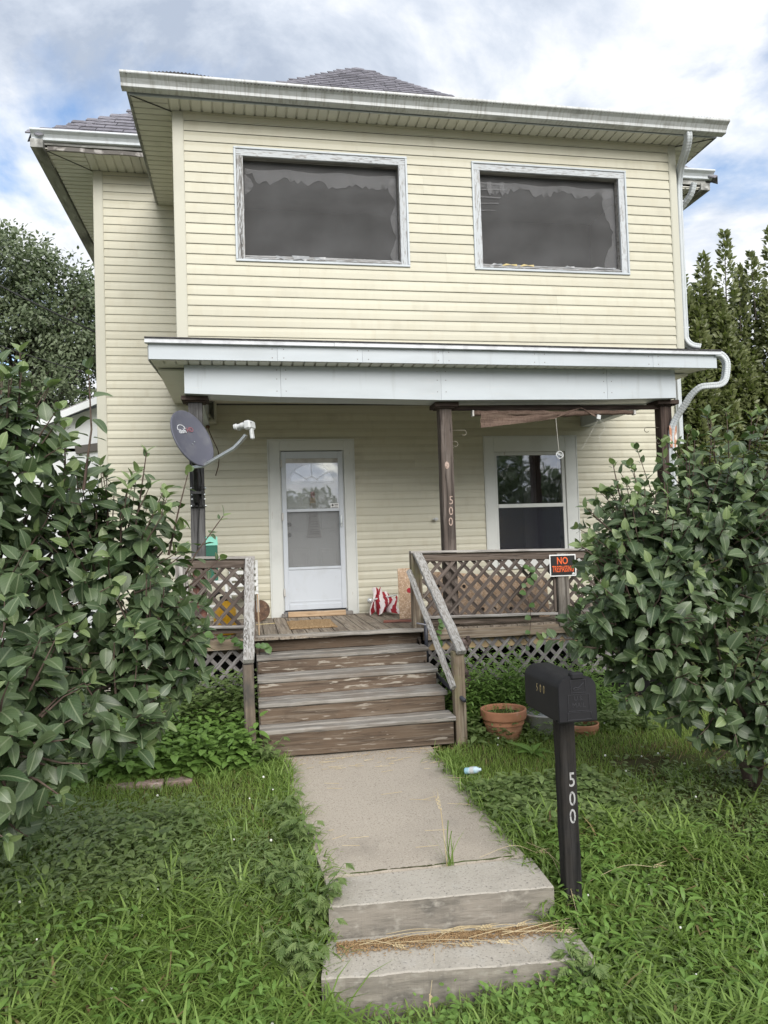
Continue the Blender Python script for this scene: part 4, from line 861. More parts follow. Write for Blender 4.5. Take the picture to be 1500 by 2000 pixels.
d1 = downspout([(4.765, 7.115, 6.075), (4.772, 7.12, 5.99), (4.79, 7.20, 5.90), (4.815, 7.34, 5.80), (4.838, 7.43, 5.68), (4.842, 7.455, 5.5), (4.842, 7.46, 4.8), (4.842, 7.46, 4.02), (4.850, 7.455, 3.90), (4.90, 7.43, 3.83), (4.98, 7.39, 3.80)], house, MT['downspout'], ribs=((.0, .2), (.85, 1)))
for z in (5.62, 5.45, 4.03): MB().box(4.800, 4.884, 7.425, 7.495, z, z+.012).obj('pipe_joint', MT['drip'], d1)
d2 = downspout([(5.03, 7.22, 3.690), (5.105, 7.215, 3.672), (5.155, 7.21, 3.60), (5.150, 7.21, 3.49), (5.120, 7.21, 3.395), (5.060, 7.215, 3.352), (4.96, 7.24, 3.345), (4.875, 7.28, 3.335), (4.815, 7.36, 3.26), (4.775, 7.43, 3.16), (4.725, 7.50, 3.05), (4.692, 7.545, 2.93), (4.685, 7.56, 2.7), (4.682, 7.56, 2.0), (4.68, 7.56, .2)], house, MT['downspout'], ribs=((.0, .42), (.42, .82)))
MB().box(4.641, 4.729, 7.520, 7.5275, 2.72, 2.96).obj('rust_patch', MT['rust'], d2)
downspout([(6.10, 9.02, 6.50), (6.08, 9.08, 6.36), (6.02, 9.25, 6.22), (5.98, 9.40, 6.05), (5.985, 9.44, 5.7), (5.985, 9.44, 3.0)], house, MT['downspout'], ribs=((0, .5),))

# ---------------------------------------------------------------- porch deck, railings, steps
deck = thing('porch_deck', (2.0, 8.5, 0), 'weathered wooden porch floor on a lattice skirt in front of the house', 'porch')
x = -.70; k = 0
while x < 4.72:
    w = .138; board('deck_board', (x+w/2, 7.49, .862), (x+w/2+random.uniform(-.004, .004), 9.486, .862), w, .026, MT['deck'], deck, seg=3, jit=.001); x += w+.007; k += 1
board('edge_board', (.075, 7.585, .868), (1.752, 7.455, .876), .115, .036, MT['tread'], deck, seg=12, jit=.004, c=.008)
for a, b, z0, z1 in ((-.715, .06, .832, .825), (1.76, 4.72, .812, .800)):
    board('rim_board', (a, 7.478, z0), (b, 7.478, z1), .032, .098, MT['rim'], deck, seg=8, jit=.002)
board('rim_board', (-.70, 7.478, .83), (-.70, 9.48, .83), .032, .098, MT['rim'], deck)
MB().box(-.68, 4.7, 7.70, 9.48, .70, .845).obj('joists', MT['rim'], deck)
MB().box(-.68, 4.7, 7.71, 7.75, -.05, .70).obj('crawl_shade_sheet', MT['dark'], deck)  # black sheet standing in for the shade behind the lattice skirt
board('backing_board', (1.80, 7.535, .70), (4.70, 7.535, .69), .02, .10, MT['ply'], deck)
def clip_seg(px, pz, dx, dz, x0, x1, z0, z1):
    t0, t1 = -1e9, 1e9
    for p, d, a, b in ((px, dx, x0, x1), (pz, dz, z0, z1)):
        if abs(d) < 1e-9: continue
        u, v = (a-p)/d, (b-p)/d
        if u > v: u, v = v, u
        t0, t1 = max(t0, u), min(t1, v)
    return (t0, t1) if t1-t0 > .05 else None
def lattice(parent, x0, x1, z0, z1, y, m, pitch=.1414, w=.037, ang=47, off=0.0):
    for sgn, yy in ((1, y-.0045), (-1, y+.0045)):
        dx, dz = math.cos(rad(ang)), sgn*math.sin(rad(ang)); H = (z1-z0)/math.tan(rad(ang))
        s = x0-H-.2+off
        while s < x1+H+.2:
            q = clip_seg(s, z0 if sgn > 0 else z1, dx, dz, x0, x1, z0, z1)
            if q:
                A = (s+dx*q[0], yy, (z0 if sgn > 0 else z1)+dz*q[0]); B = (s+dx*q[1], yy, (z0 if sgn > 0 else z1)+dz*q[1])
                board('lattice_slat', A, B, w, .0075, m, parent, up=(0, -1, 0), seg=1, jit=.0008, c=.0015)
            s += pitch
lattice(deck, -.69, .05, .32, .775, 7.515, MT['slat_grey'], off=.03)
lattice(deck, 1.78, 4.66, .30, .755, 7.515, MT['slat_grey'])
# left railing
rl = thing('porch_railing', (-.3, 7.5, .87), 'short lattice railing on the left of the steps with a green box behind it', 'railing', 'lattice porch railings')
YR = 7.50
board('top_rail', (-.70, YR, 1.690), (.088, YR, 1.668), .095, .024, MT['rail_grey'], rl, seg=6)
board('rail_board', (-.66, YR, 1.632), (.03, YR, 1.612), .038, .085, MT['rail_dark'], rl, seg=5)
board('railing_post', (-.625, YR, .87), (-.625, YR, 1.655), .09, .09, MT['rail_grey'], rl, up=(1, 0, 0), seg=6, c=.005)
board('railing_post', (.035, YR+.045, .87), (.035, YR+.045, 1.65), .085, .085, MT['rail_dark'], rl, up=(1, 0, 0), seg=6, c=.005)
board('side_batten', (-.565, YR-.01, 1.0), (-.565, YR-.01, 1.60), .03, .025, MT['rail_grey'], rl, up=(1, 0, 0), seg=3)
board('side_batten', (-.012, YR-.01, 1.0), (-.012, YR-.01, 1.60), .03, .025, MT['rail_dark'], rl, up=(1, 0, 0), seg=3)
board('bottom_rail', (-.58, YR, 1.012), (.0, YR, .994), .075, .028, MT['rail_grey'], rl, seg=4)
board('bottom_rail', (-.60, YR+.02, .968), (.0, YR+.02, .955), .03, .05, MT['rail_dark'], rl, seg=4)
lattice(rl, -.585, .005, 1.0, 1.60, YR, MT['slat'], off=.02)
# right railing
rr_ = thing('porch_railing', (2.8, 7.5, .87), 'long lattice railing on the right of the steps carrying the orange sign', 'railing', 'lattice porch railings')
board('top_rail', (1.655, YR, 1.665), (4.62, YR, 1.612), .10, .024, MT['rail_grey'], rr_, seg=12)
board('rail_board', (1.72, YR, 1.607), (4.5, YR, 1.560), .038, .085, MT['rail_dark'], rr_, seg=8)
board('railing_post', (1.718, YR+.035, .87), (1.718, YR+.035, 1.652), .108, .108, MT['newel'], rr_, up=(1, 0, 0), seg=6, c=.005)
board('railing_post', (3.290, YR-.005, .835), (3.290, YR-.005, 1.60), .125, .10, MT['rail_mid'], rr_, up=(0, -1, 0), seg=6, c=.006)
board('side_batten', (3.205, YR-.01, .99), (3.205, YR-.01, 1.57), .03, .026, MT['rail_dark'], rr_, up=(1, 0, 0), seg=3)
board('bottom_rail', (1.79, YR, .992), (3.225, YR, .966), .075, .026, MT['rail_grey'], rr_, seg=6)
board('bottom_rail', (1.79, YR+.02, .945), (3.03, YR+.02, .925), .03, .065, MT['rail_dark'], rr_, seg=6)
board('bottom_rail', (3.36, YR, .985), (4.46, YR, .965), .075, .026, MT['rail_grey'], rr_, seg=6)
lattice(rr_, 1.775, 3.22, .99, 1.585, YR, MT['slat'])
lattice(rr_, 3.355, 4.46, .98, 1.56, YR, MT['slat'], off=.05)
# steps
steps = thing('porch_steps', (.9, 6.9, 0), 'weathered wooden porch stairs with five risers and flaking handrails', 'stairs')
S0, S1 = .085, 1.742
TR = [(7.21, .720, .733), (6.89, .570, .583), (6.575, .415, .430), (6.335, .238, .252)]     # nosing y, z at left, z at right (top of tread)
yn = [7.525]+[t[0] for t in TR]; zl = [.864, .718, .566, .411, .238]; zr_ = [.880, .731, .580, .426, .252]
bl, br = .035, .005
for i in range(5):
    z0l = (zl[i+1] if i < 4 else bl)+(.002 if i < 4 else 0); z0r = (zr_[i+1] if i < 4 else br)+(.002 if i < 4 else 0)
    z1l, z1r = zl[i]-.040, zr_[i]-.040; yl, yr = yn[i]+(.045 if i else .12), yn[i]+(.030 if i else .015)
    hgt = (z1l-z0l+z1r-z0r)/2
    board('riser', (S0+.006, yl, (z0l+z1l)/2), (S1-.006-.01*(i % 2), yr, (z0r+z1r)/2), .026, hgt, MT['riser_worn'] if i in (1, 2) else MT['riser'], steps, seg=10, jit=.0018)
for i in range(1, 5):
    dpt = yn[i-1]-yn[i]+.03; yo = .035 if i < 4 else .03
    nb = 2
    wb_ = dpt/nb
    for q in range(nb):
        yc = yn[i]+wb_*(q+.5)
        board('tread', (S0-.004, yc+yo, zl[i]-.019+.002*q), (S1+.004+.003*i, yc-.005, zr_[i]-.019+.002*q), wb_-.006, .038, MT['tread'], steps, seg=12, jit=.0028, c=.009)
for xs_ in (S0+.012, S1-.020):
    V = []
    prof = [(7.50, .03), (7.50, .80)]+[q for i in range(1, 5) for q in ((yn[i-1]+.055, zl[i]-.045), (yn[i]+.06, zl[i]-.045))]+[(6.40, .03)]
    n = len(prof); mb = MB(); mb.add([(xs_-.018, y, z) for y, z in prof]+[(xs_+.018, y, z) for y, z in prof], [tuple(range(n)), tuple(range(n, 2*n))]+[(k, (k+1) % n, n+(k+1) % n, n+k) for k in range(n)])
    mb.obj('stringer', MT['newel_dark'], steps)
board('newel_post', (.006, 6.40, -.03), (-.004, 6.40, .80), .088, .09, MT['newel_dark'], steps, up=(1, 0, 0), seg=8, c=.006)
board('newel_post', (1.818, 6.42, -.05), (1.812, 6.42, .80), .092, .10, MT['newel'], steps, up=(1, 0, 0), seg=8, c=.006)
board('handrail', (.040, 7.465, 1.650), (.003, 6.335, .832), .092, .040, MT['rail_white'], steps, seg=14, jit=.003, c=.006)
board('handrail', (1.722, 7.475, 1.655), (1.832, 6.335, .800), .088, .040, MT['rail_white'], steps, seg=14, jit=.003, c=.006)
board('lower_rail', (1.632, 7.47, 1.475), (1.742, 6.33, .500), .048, .038, MT['rail_white'], steps, up=(-.8, -.1, .6), seg=12, jit=.002, c=.004)

# ---------------------------------------------------------------- things on and around the porch
# satellite dish
dish = thing('satellite_dish', (-.44, 7.36, 2.3), 'grey satellite dish with a white receiver arm bolted to the left porch post', 'satellite dish')
DC = Vector((-.455, 7.12, 2.80)); dn = Vector((.72, -.60, .35)).normalized()
dup_ = Vector((-.30, 0, .95)); dup_ = (dup_-dn*dup_.dot(dn)).normalized(); dx_ = dup_.cross(dn)
DM = Matrix(((dx_.x, dup_.x, dn.x, DC.x), (dx_.y, dup_.y, dn.y, DC.y), (dx_.z, dup_.z, dn.z, DC.z), (0, 0, 0, 1)))
mb = MB(); R = 1.0
prof = [(0.0, -.030), (.35, -.026), (.65, -.016), (.88, -.004), (.97, .004), (1.0, .004), (1.0, -.012), (.97, -.016), (.88, -.020), (.5, -.040), (0.0, -.048)]
mb.lathe([(r, z) for r, z in prof], 48, M_=DM @ Matrix.Diagonal((.245, .285, 1, 1)))
mb.obj('reflector', MT['dish'], dish, smooth=True)
def on_dish(x, y, z=.0): return DM @ Vector((x, y, z))
mb = MB()
for x, y in ((.03, -.03), (-.01, -.05), (.02, -.20), (.05, -.185)): mb.lathe([(0, .004), (.006, .003), (.007, 0)], 8, M_=Matrix.Translation(on_dish(x, y, -.022+.0)) @ DM.to_3x3().to_4x4())
mb.obj('bolts', MT['steel'], dish)
def dface(x, y, z): m = DM @ Matrix.Translation((x, y, z)); return m
text('lettering', 'dish', .062, dface(-.075, .085, -.0165), MT['logo_white'], dish, depth=.0016, bold=.012)
text('lettering', 'HD', .066, dface(.035, .090, -.0165), MT['logo_red'], dish, depth=.0016, bold=.006)
mb = MB(); mb.tube([(DM @ Vector((-.075+.05*math.cos(a), .115+.034*math.sin(a), -.0165))) for a in np.linspace(-.4, 3.6, 16)], .004, 6); mb.obj('logo_swoosh', MT['logo_white'], dish)
a0 = on_dish(.0, -.275, -.03); LN = Vector((.045, 6.86, 2.80))
arm = MB().tube([a0+Vector((-.10, .10, -.0)), a0, (-.08, 6.93, 2.680), (-.02, 6.90, 2.735), (.030, 6.87, 2.79)], 1, sect=rsect(.026, .036), up=(0, 0, 1)).obj('feed_arm', MT['steel'], dish)
mb = MB(); ld = (DC+Vector((.02, 0, 0))-Vector((.06, 6.85, 2.87))).normalized()
LM = Matrix.Translation((.045, 6.85, 2.865)) @ ld.to_track_quat('Z', 'Y').to_matrix().to_4x4()
for sx in (-.032, .032):
    mb.lathe([(0, .115), (.026, .113), (.028, .09), (.020, .085), (.020, .05), (.026, .045), (.026, .0), (0, 0)], 16, M_=LM @ Matrix.Translation((sx, .012, .0)))
mb.cbox(-.062, .062, -.035, .045, -.055, .012, .014, M_=LM)
mb.cbox(-.022, .026, -.125, -.02, -.05, -.02, .009, M_=LM)
mb.obj('receiver', MT['lnb'], dish)
mb = MB(); mb.lathe([(0, 0), (.006, 0), (.006, .002), (0, .002)], 10, M_=LM @ Matrix.Translation((.03, .02, -.057))); mb.obj('screw', MT['black_metal'], dish)
mb = MB(); mb.tube([(-.455, YP-.09, 2.22), (-.455, YP-.09, 2.50), (-.46, 7.30, 2.60), on_dish(0, -.05, -.06)], .026, 12)
mb.obj('mast', MT['black_metal'], dish, smooth=True)
mb = MB(); mb.cbox(-.50, -.38, YP-.016, YP-.002, 2.18, 2.385, .002)
for z in (2.19, 2.365):
    mb.cbox(-.515, -.365, YP-.030, YP-.002, z-.012, z+.012, .004)
for sx in (-.478, -.402): mb.cbox(sx-.006, sx+.006, YP-.075, YP-.01, 2.19, 2.37, .003)
mb.cbox(-.50, -.405, YP-.12, YP-.06, 2.30, 2.33, .004)
mb.obj('mount', MT['black_metal'], dish)
mb = MB()
for z in (2.19, 2.255, 2.30, 2.365):
    for sx in (-.508, -.372): mb.lathe([(0, .008), (.008, .006), (.009, 0)], 8, M_=Matrix.Translation((sx if z in (2.19, 2.365) else sx*.88-.053, YP-.032, z)) @ Matrix.Rotation(rad(90), 4, 'X'))
mb.obj('bolts', MT['steel'], dish)
mb = MB(); mb.tube(smoothed([on_dish(.02, -.2, -.06), (-.40, 7.36, 2.42), (-.43, 7.45, 2.30), (-.435, 7.52, 2.15), (-.45, 7.54, 1.95), (-.46, 7.54, 1.75)]), .006, 6); mb.obj('cable', MT['wire'], dish, smooth=True)

# roller blind hung between two posts
bl_ = thing('roller_blind', (3.35, 7.56, 3.1), 'brown woven roll up blind hanging crooked under the porch beam', 'blind')
board('rail', (2.17, 7.60, 3.165), (4.56, 7.60, 3.180), .035, .048, MT['post_dark'], bl_, seg=8)
mb = MB(); pts = []
for k in range(31):
    t = k/30; x = 2.40+1.84*t; pts.append((x, 7.56+.006*math.sin(k*1.3), 3.105+.010*t-.014*math.exp(-((t-.55)/.1)**2)+.004*math.sin(k*2.1)))
mb.tube(pts, [.030 if k < 20 else .030-.0006*(k-20) for k in range(31)], 10); mb.obj('roll', MT['blind'], bl_, smooth=True)
mb = MB(); nx, nz_ = 26, 6; V = []
for i in range(nx+1):
    t = i/nx; x = 2.475+.86*t; zb_ = 2.950+.098*t**1.15; zt_ = 3.118
    for j in range(nz_+1):
        s = j/nz_; V.append((x+.004*math.sin(9*s+i*.3), 7.54-.012*math.sin(6*s+i*.22)-.004*math.sin(i*1.1), zt_+(zb_-zt_)*s))
n = nz_+1; mb.add(V, [(i*n+j, i*n+j+1, (i+1)*n+j+1, (i+1)*n+j) for i in range(nx) for j in range(nz_)])
A = len(mb.v); mb.obj('cloth', MT['blind'], bl_, smooth=True, fix=False)
mb = MB(); mb.add([(3.30, 7.53, 3.045), (3.46, 7.52, 3.10), (3.60, 7.53, 3.155), (3.64, 7.53, 3.145), (3.74, 7.525, 3.075), (3.79, 7.52, 3.055), (3.76, 7.54, 3.10), (3.62, 7.54, 3.165), (3.44, 7.54, 3.125)], [(0, 1, 8), (1, 2, 7, 8), (2, 3, 7), (3, 4, 6, 7), (4, 5, 6)]); mb.obj('cloth_fold', MT['blind'], bl_, fix=False)
MB().cbox(2.385, 2.405, 7.53, 7.59, 3.07, 3.135, .003).obj('end_cap', MT['zinc'], bl_); MB().cbox(4.232, 4.258, 7.53, 7.59, 3.085, 3.135, .004).obj('end_cap', MT['zinc'], bl_)
mb = MB(); mb.cbox(-.022, .022, -.012, .012, -.024, .024, .003, M_=Matrix.Translation((3.795, 7.50, 3.052)) @ Matrix.Rotation(rad(14), 4, 'Y')); mb.obj('cord_lock', MT['lnb'], bl_)
mb = MB(); mb.tube([(3.313, 7.525, 3.045), (3.335, 7.53, 2.70)], .0028, 5); mb.tube([(3.79, 7.5, 3.03), (3.68, 7.52, 2.84), (3.60, 7.54, 2.70)], .0014, 5); mb.tube(smoothed([(3.80, 7.5, 3.03), (3.85, 7.5, 2.98), (3.85, 7.5, 2.91), (3.80, 7.5, 2.85), (3.80, 7.5, 2.78), (3.815, 7.5, 2.70)]), .0016, 5); mb.obj('pull_cord', MT['cord'], bl_)
mb = MB(); mb.tube([(3.343+.038*math.cos(a), 7.53+.004*math.sin(a*3), 2.650+.038*math.sin(a)) for a in np.linspace(0, 2*math.pi, 25)], .0055, 8, cap=False); mb.tube([(3.31, 7.53, 2.665), (3.375, 7.53, 2.632)], .006, 6); mb.tube([(3.315, 7.53, 2.675), (3.372, 7.53, 2.650)], .004, 6); mb.obj('pull_ring', MT['lnb'], bl_, smooth=True)

# sign
sg = thing('warning_sign', (3.285, 7.44, 1.36), 'black sign with orange NO TRESPASSING lettering on the right railing', 'sign')
SM = face_mat((3.285, 7.438, 1.470), (1, -.0, -.005), (0, .03, 1))
MB().cbox(-.148, .148, -.115, .115, 0, .004, .0015, M_=None).obj('board', MT['sign_white'], sg, mat=SM)
MB().box(-.136, .136, -.103, .103, .004, .0048).obj('black_field', MT['sign_black'], sg, mat=SM)
MB().box(.098, .130, -.098, -.088, .0048, .0054).box(.106, .126, -.086, -.078, .0048, .0054).obj('small_print', MT['sign_white'], sg, mat=SM)
text('lettering', 'NO', .105, SM @ Matrix.Translation((-.005, .046, .0055)), MT['sign_orange'], sg, depth=.0012, bold=.016, sx=.76)
text('lettering', 'TRESPASSING', .092, SM @ Matrix.Translation((.0, -.040, .0055)), MT['sign_orange'], sg, depth=.0012, bold=.012, sx=.42, spacing=1.04)

# doormat, threshold board, blocks
mt = thing('doormat', (.72, 8.45, .876), 'rough brown coir mat lying on the porch floor before the door', 'doormat')
mb = MB(); rs = random.Random(8); nx, ny = 16, 14; V = []
for j in range(ny+1):
    for i in range(nx+1):
        x = .44+.50*i/nx; y = 8.06+.80*j/ny; e = .012 if i in (0, nx) or j in (0, ny) else 0
        V.append((x+.03*(y-8.06)+rs.uniform(-.005, .005), y+rs.uniform(-.006, .006), .895-e+rs.uniform(-.003, .004)))
mb.add(V, [(j*(nx+1)+i, j*(nx+1)+i+1, (j+1)*(nx+1)+i+1, (j+1)*(nx+1)+i) for j in range(ny) for i in range(nx)]); mb.obj('pile', MT['coir'], mt, fix=False)
mb = MB(); mb.cbox(.448, .958, 8.066, 8.85, .8755, .886, .003); mb.obj('backing', MT['coir'], mt)
th = thing('threshold_board', (.85, 9.35, .876), 'tan plank leaning against the foot of the front door', 'plank')
board('plank', (.50, 9.345, .912), (1.215, 9.345, .908), .018, .068, MT['tan_wood'], th, up=(0, .35, 1), seg=5)
for a, b, l in ((.425, .515, 'small grey stone block at the left foot of the door frame'), (1.215, 1.315, 'small grey stone block at the right foot of the door frame')):
    o = MB().cbox(0, b-a, 0, .07, 0, .045, .006).obj('stone_block', MT['grey_stone'], None, mat=Matrix.Translation((a, 9.385, .8755))); prop(o, l, 'stone block', 'blocks under the door frame')

# flag lying on the floor
fl = thing('flag', (1.65, 9.1, .876), 'crumpled red and white striped flag on a pole, lying by the wall', 'flag')
mb = MB(); rs = random.Random(2)
nu, nv = 40, 12; V = []
for i in range(nu+1):
    u = i/nu
    for j in range(nv+1):
        v = j/nv
        top = Vector((1.545+.30*u, 9.30-.03*math.sin(u*9), 1.075+.125*math.sin(math.pi*min(1, .35+u*.75))))
        bot = Vector((1.475+.34*u+.03*math.sin(u*14), 9.08+.07*math.sin(u*12), .885+.03*abs(math.sin(u*10))))
        p = top.lerp(bot, v); p.y -= .055*math.sin(u*15+v*2.2)*(.35+.65*v)+.05*math.sin(v*3.1); p.z += .018*math.sin(u*21+v*5)*(1-v)
        p.x += .02*math.sin(v*6+u*8)
        V.append(p)
n = nv+1; mb.add(V, [(i*n+j, i*n+j+1, (i+1)*n+j+1, (i+1)*n+j) for i in range(nu) for j in range(nv)])
mb.m = [((i+j//3) // 4) % 2 for i in range(nu) for j in range(nv)]
mb.obj('cloth', [MT['flag_white'], MT['flag_red']], fl, smooth=True, fix=False)
mb = MB(); mb.tube([(1.50, 9.12, 1.065), (1.86, 9.30, 1.10)], .010, 8); mb.obj('pole', MT['lnb'], fl, smooth=True)
mb = MB(); mb.lathe([(0, -.036), (.018, -.032), (.031, -.018), (.036, 0), (.031, .018), (.018, .032), (0, .036)], 20, (1.488, 9.10, 1.062)); mb.obj('finial', MT['silver'], fl, smooth=True)

# boards
ob = thing('flake_board', (1.78, 8.6, .876), 'narrow flake board with a red dot leaning beside the railing post', 'board')
A = Matrix.Translation((1.742, 8.56, .8755)) @ Matrix.Rotation(rad(-4), 4, 'X')
MB().cbox(0, .20, 0, .014, 0, .585, .002).obj('sheet', MT['osb'], ob, mat=A)
board('batten', A @ Vector((.178, -.012, .0)), A @ Vector((.178, -.012, .375)), .026, .020, MT['osb_edge'], ob, up=(0, -1, 0), seg=4)
mb = MB(); mb.lathe([(0, .002), (.028, .002), (.030, 0)], 16, M_=A @ face_mat((.128, -.0005, .325))); mb.obj('red_dot', MT['red_dot'], ob)
o2 = thing('flake_board', (2.6, 8.0, .876), 'long flake board sheet with round holes standing behind the right lattice', 'board')
A = Matrix.Translation((1.96, 8.02, .8755)) @ Matrix.Rotation(rad(-6), 4, 'X')
mb = MB(); mb.add([(0, 0, 0), (1.40, 0, 0), (1.40, 0, .435), (0, 0, .565), (0, .014, 0), (1.40, .014, 0), (1.40, .014, .435), (0, .014, .565)], [(0, 1, 2, 3), (4, 7, 6, 5), (0, 4, 5, 1), (1, 5, 6, 2), (2, 6, 7, 3), (3, 7, 4, 0)]); mb.obj('sheet', MT['osb'], o2, mat=A)
for x, z in ((.13, .40), (.28, .39), (.42, .38), (.20, .27), (.62, .12), (.76, .115), (.95, .11), (1.12, .37)): MB().lathe([(0, .0015), (.020, .0015), (.021, 0)], 12, M_=A @ face_mat((x, -.0005, z))).obj('hole', MT['hole'], o2)
rb = thing('loose_board', (1.6, 8.25, .876), 'short red painted board lying flat on the porch floor', 'board', 'painted boards on the porch')
board('plank', (1.50, 8.28, .888), (1.86, 8.20, .888), .09, .022, MT['red_board'], rb, seg=4)
rb = thing('loose_board', (2.05, 7.9, .876), 'red painted board on the floor behind the right railing', 'board', 'painted boards on the porch')
board('plank', (1.84, 7.86, .905), (2.22, 7.86, .905), .05, .058, MT['red_board'], rb, seg=4)
rb = thing('loose_board', (2.5, 7.9, .876), 'dark teal painted board on the floor behind the right railing', 'board', 'painted boards on the porch')
board('plank', (2.24, 7.87, .902), (3.05, 7.87, .902), .05, .052, MT['teal_board'], rb, seg=4)

# pipes by the steps
pp = thing('drain_pipe', (1.77, 7.42, .7), 'upright dark plastic pipe at the top right of the steps', 'pipe')
MB().tube([(1.772, 7.405, .55), (1.772, 7.405, .995)], .020, 14).obj('pipe', MT['pvc_dark'], pp, smooth=True)
MB().tube([(1.772, 7.405, .985), (1.772, 7.405, 1.045)], .0235, 14).obj('coupling', MT['pvc_grey'], pp, smooth=True)
MB().tube([(1.772, 7.385, .930), (1.69, 7.45, .945)], .008, 8).obj('spigot', MT['pvc_grey'], pp, smooth=True)
pp2 = MB().tube([(1.765, 7.12, .505), (1.80, 6.55, .425), (1.83, 6.3, .39)], .018, 12).obj('hand_bar', MT['pvc_dark'], None, smooth=True); prop(pp2, 'dark sloping pipe low beside the right of the steps', 'pipe')

# left end of the porch
ys_ = thing('yellow_jug', (-.21, 7.95, .876), 'yellow plastic jug with black cap standing behind the left lattice', 'jug')
mb = MB(); sq = lambda r, z: (r, z)
mb.lathe([(0, 0), (.10, .0), (.115, .015), (.118, .10), (.112, .13), (.118, .16), (.116, .25), (.09, .31), (.05, .345), (.045, .36), (0, .36)], 20, (-.225, 7.95, .8755)); mb.obj('body', MT['yellow'], ys_, smooth=True)
mb = MB(); mb.lathe([(.05, 0), (.052, .04), (.03, .05), (0, .05)], 14, (-.225, 7.95, 1.225)); mb.tube(smoothed([(-.29, 7.93, 1.18), (-.33, 7.93, 1.26), (-.28, 7.93, 1.31), (-.20, 7.93, 1.30)]), .014, 8); mb.obj('cap', MT['black_metal'], ys_)
gb = thing('green_box', (-.39, 8.78, 1.40), 'small green box with mint lid on a white plastic stool, left end of porch', 'box')
A = MB(); A.cbox(-.465, -.315, 8.74, 8.86, 1.40, 1.80, .008); A.obj('body', MT['green_tin'], gb)
A = MB(); A.add([(-.470, 8.735, 1.80), (-.310, 8.735, 1.80), (-.310, 8.865, 1.80), (-.470, 8.865, 1.80), (-.455, 8.80, 1.90), (-.315, 8.80, 1.90)], [(0, 1, 5, 4), (2, 3, 4, 5), (1, 2, 5), (3, 0, 4), (0, 3, 2, 1)]); A.obj('lid', MT['mint'], gb)
A = MB(); A.box(-.468, -.312, 8.738, 8.862, 1.665, 1.68); A.obj('band', MT['black_metal'], gb)
st = thing('plastic_stool', (-.36, 8.8, .876), 'white plastic stool with splayed legs under the green box', 'stool')
A = MB(); A.cbox(-.53, -.19, 8.63, 8.97, 1.365, 1.399, .008); A.obj('seat', MT['white_plastic'], st)
for sx in (-1, 1):
    for sy in (-1, 1): board('leg', (-.36+sx*.19, 8.80+sy*.19, .8755), (-.36+sx*.13, 8.80+sy*.13, 1.366), .036, .03, MT['white_plastic'], st, up=(1, 0, 0), seg=2)
A = MB(); A.cbox(-.53, -.19, 8.66, 8.68, 1.10, 1.13, .004); A.obj('stretcher', MT['white_plastic'], st)
ch = thing('plastic_chair', (-.12, 9.2, .876), 'old white slatted plastic chair against the wall behind the left lattice', 'chair')
A = MB(); A.cbox(-.20, .14, 9.06, 9.40, 1.20, 1.225, .006); A.obj('seat', MT['white_plastic'], ch)
for k in range(4): MB().cbox(-.20, .14, 9.40+.004*k, 9.42+.004*k, 1.28+.075*k, 1.325+.075*k, .005).obj('slat', MT['white_plastic'], ch)
for sx in (-.19, .13):
    board('leg', (sx, 9.08, .8755), (sx, 9.08, 1.20), .035, .03, MT['white_plastic'], ch, up=(1, 0, 0), seg=2)
    board('leg', (sx, 9.43, .8755), (sx, 9.43, 1.60), .035, .03, MT['white_plastic'], ch, up=(1, 0, 0), seg=2)
rp = thing('rusty_plate', (.15, 9.15, .876), 'round rusty iron plate leaning at the left of the door', 'plate')
A = Matrix.Translation((.145, 9.10, 1.005)) @ Matrix.Rotation(rad(82), 4, 'X')
mb = MB(); mb.lathe([(0, .012), (.04, .012), (.05, .004), (.105, .0), (.122, .010), (.126, .004), (.12, -.006), (0, -.004)], 26, M_=A); mb.obj('disc', MT['rusty'], rp, smooth=True)
mb = MB(); mb.cbox(.105, .165, 9.055, 9.075, .8755, .99, .004); mb.obj('stand', MT['rusty'], rp)
yt_ = MB().cbox(0, .22, 0, .012, 0, .006, .001).obj('yellow_strip', MT['yellow_paper'], None, mat=Matrix.Translation((.10, 8.72, .8762)) @ Matrix.Rotation(rad(14), 4, 'Z')); prop(yt_, 'thin yellow strip lying on the deck left of the mat', 'strip')
sk = board('garden_stake', (.115, 7.62, .88), (.105, 7.62, 1.30), .016, .016, MT['tan_wood'], None, up=(1, 0, 0), seg=3); prop(sk, 'thin pale stake standing beside the left handrail', 'stake')

# mailbox on its post
mbx = thing('mailbox', (1.69, 3.88, -.3), 'black mailbox on a black wooden post numbered 500 beside the concrete steps', 'mailbox')
board('post', (1.693, 3.894, -.42), (1.686, 3.894, .828), .089, .089, MT['mail_post'], mbx, up=(1, 0, 0), seg=10, jit=.002, c=.006)
def arch(x0, x1, zb_, zs, n=10):
    """cross-section with a rounded top"""
    r = (x1-x0)/2; cx_ = (x0+x1)/2; q = .062; P = [(x0, zb_), (x0, zs-q)]
    for k in range(n+1):
        a = math.pi-(math.pi/2)*k/n; P.append((x0+q*1.15+q*1.15*math.cos(a), zs-q+q*math.sin(a)))
    for k in range(n+1):
        a = math.pi/2-(math.pi/2)*k/n; P.append((x1-q*1.15+q*1.15*math.cos(a), zs-q+q*math.sin(a)))
    P += [(x1, zs-q), (x1, zb_)]; return P
X0, X1, Zb, Zs = 1.551, 1.760, .838, 1.066
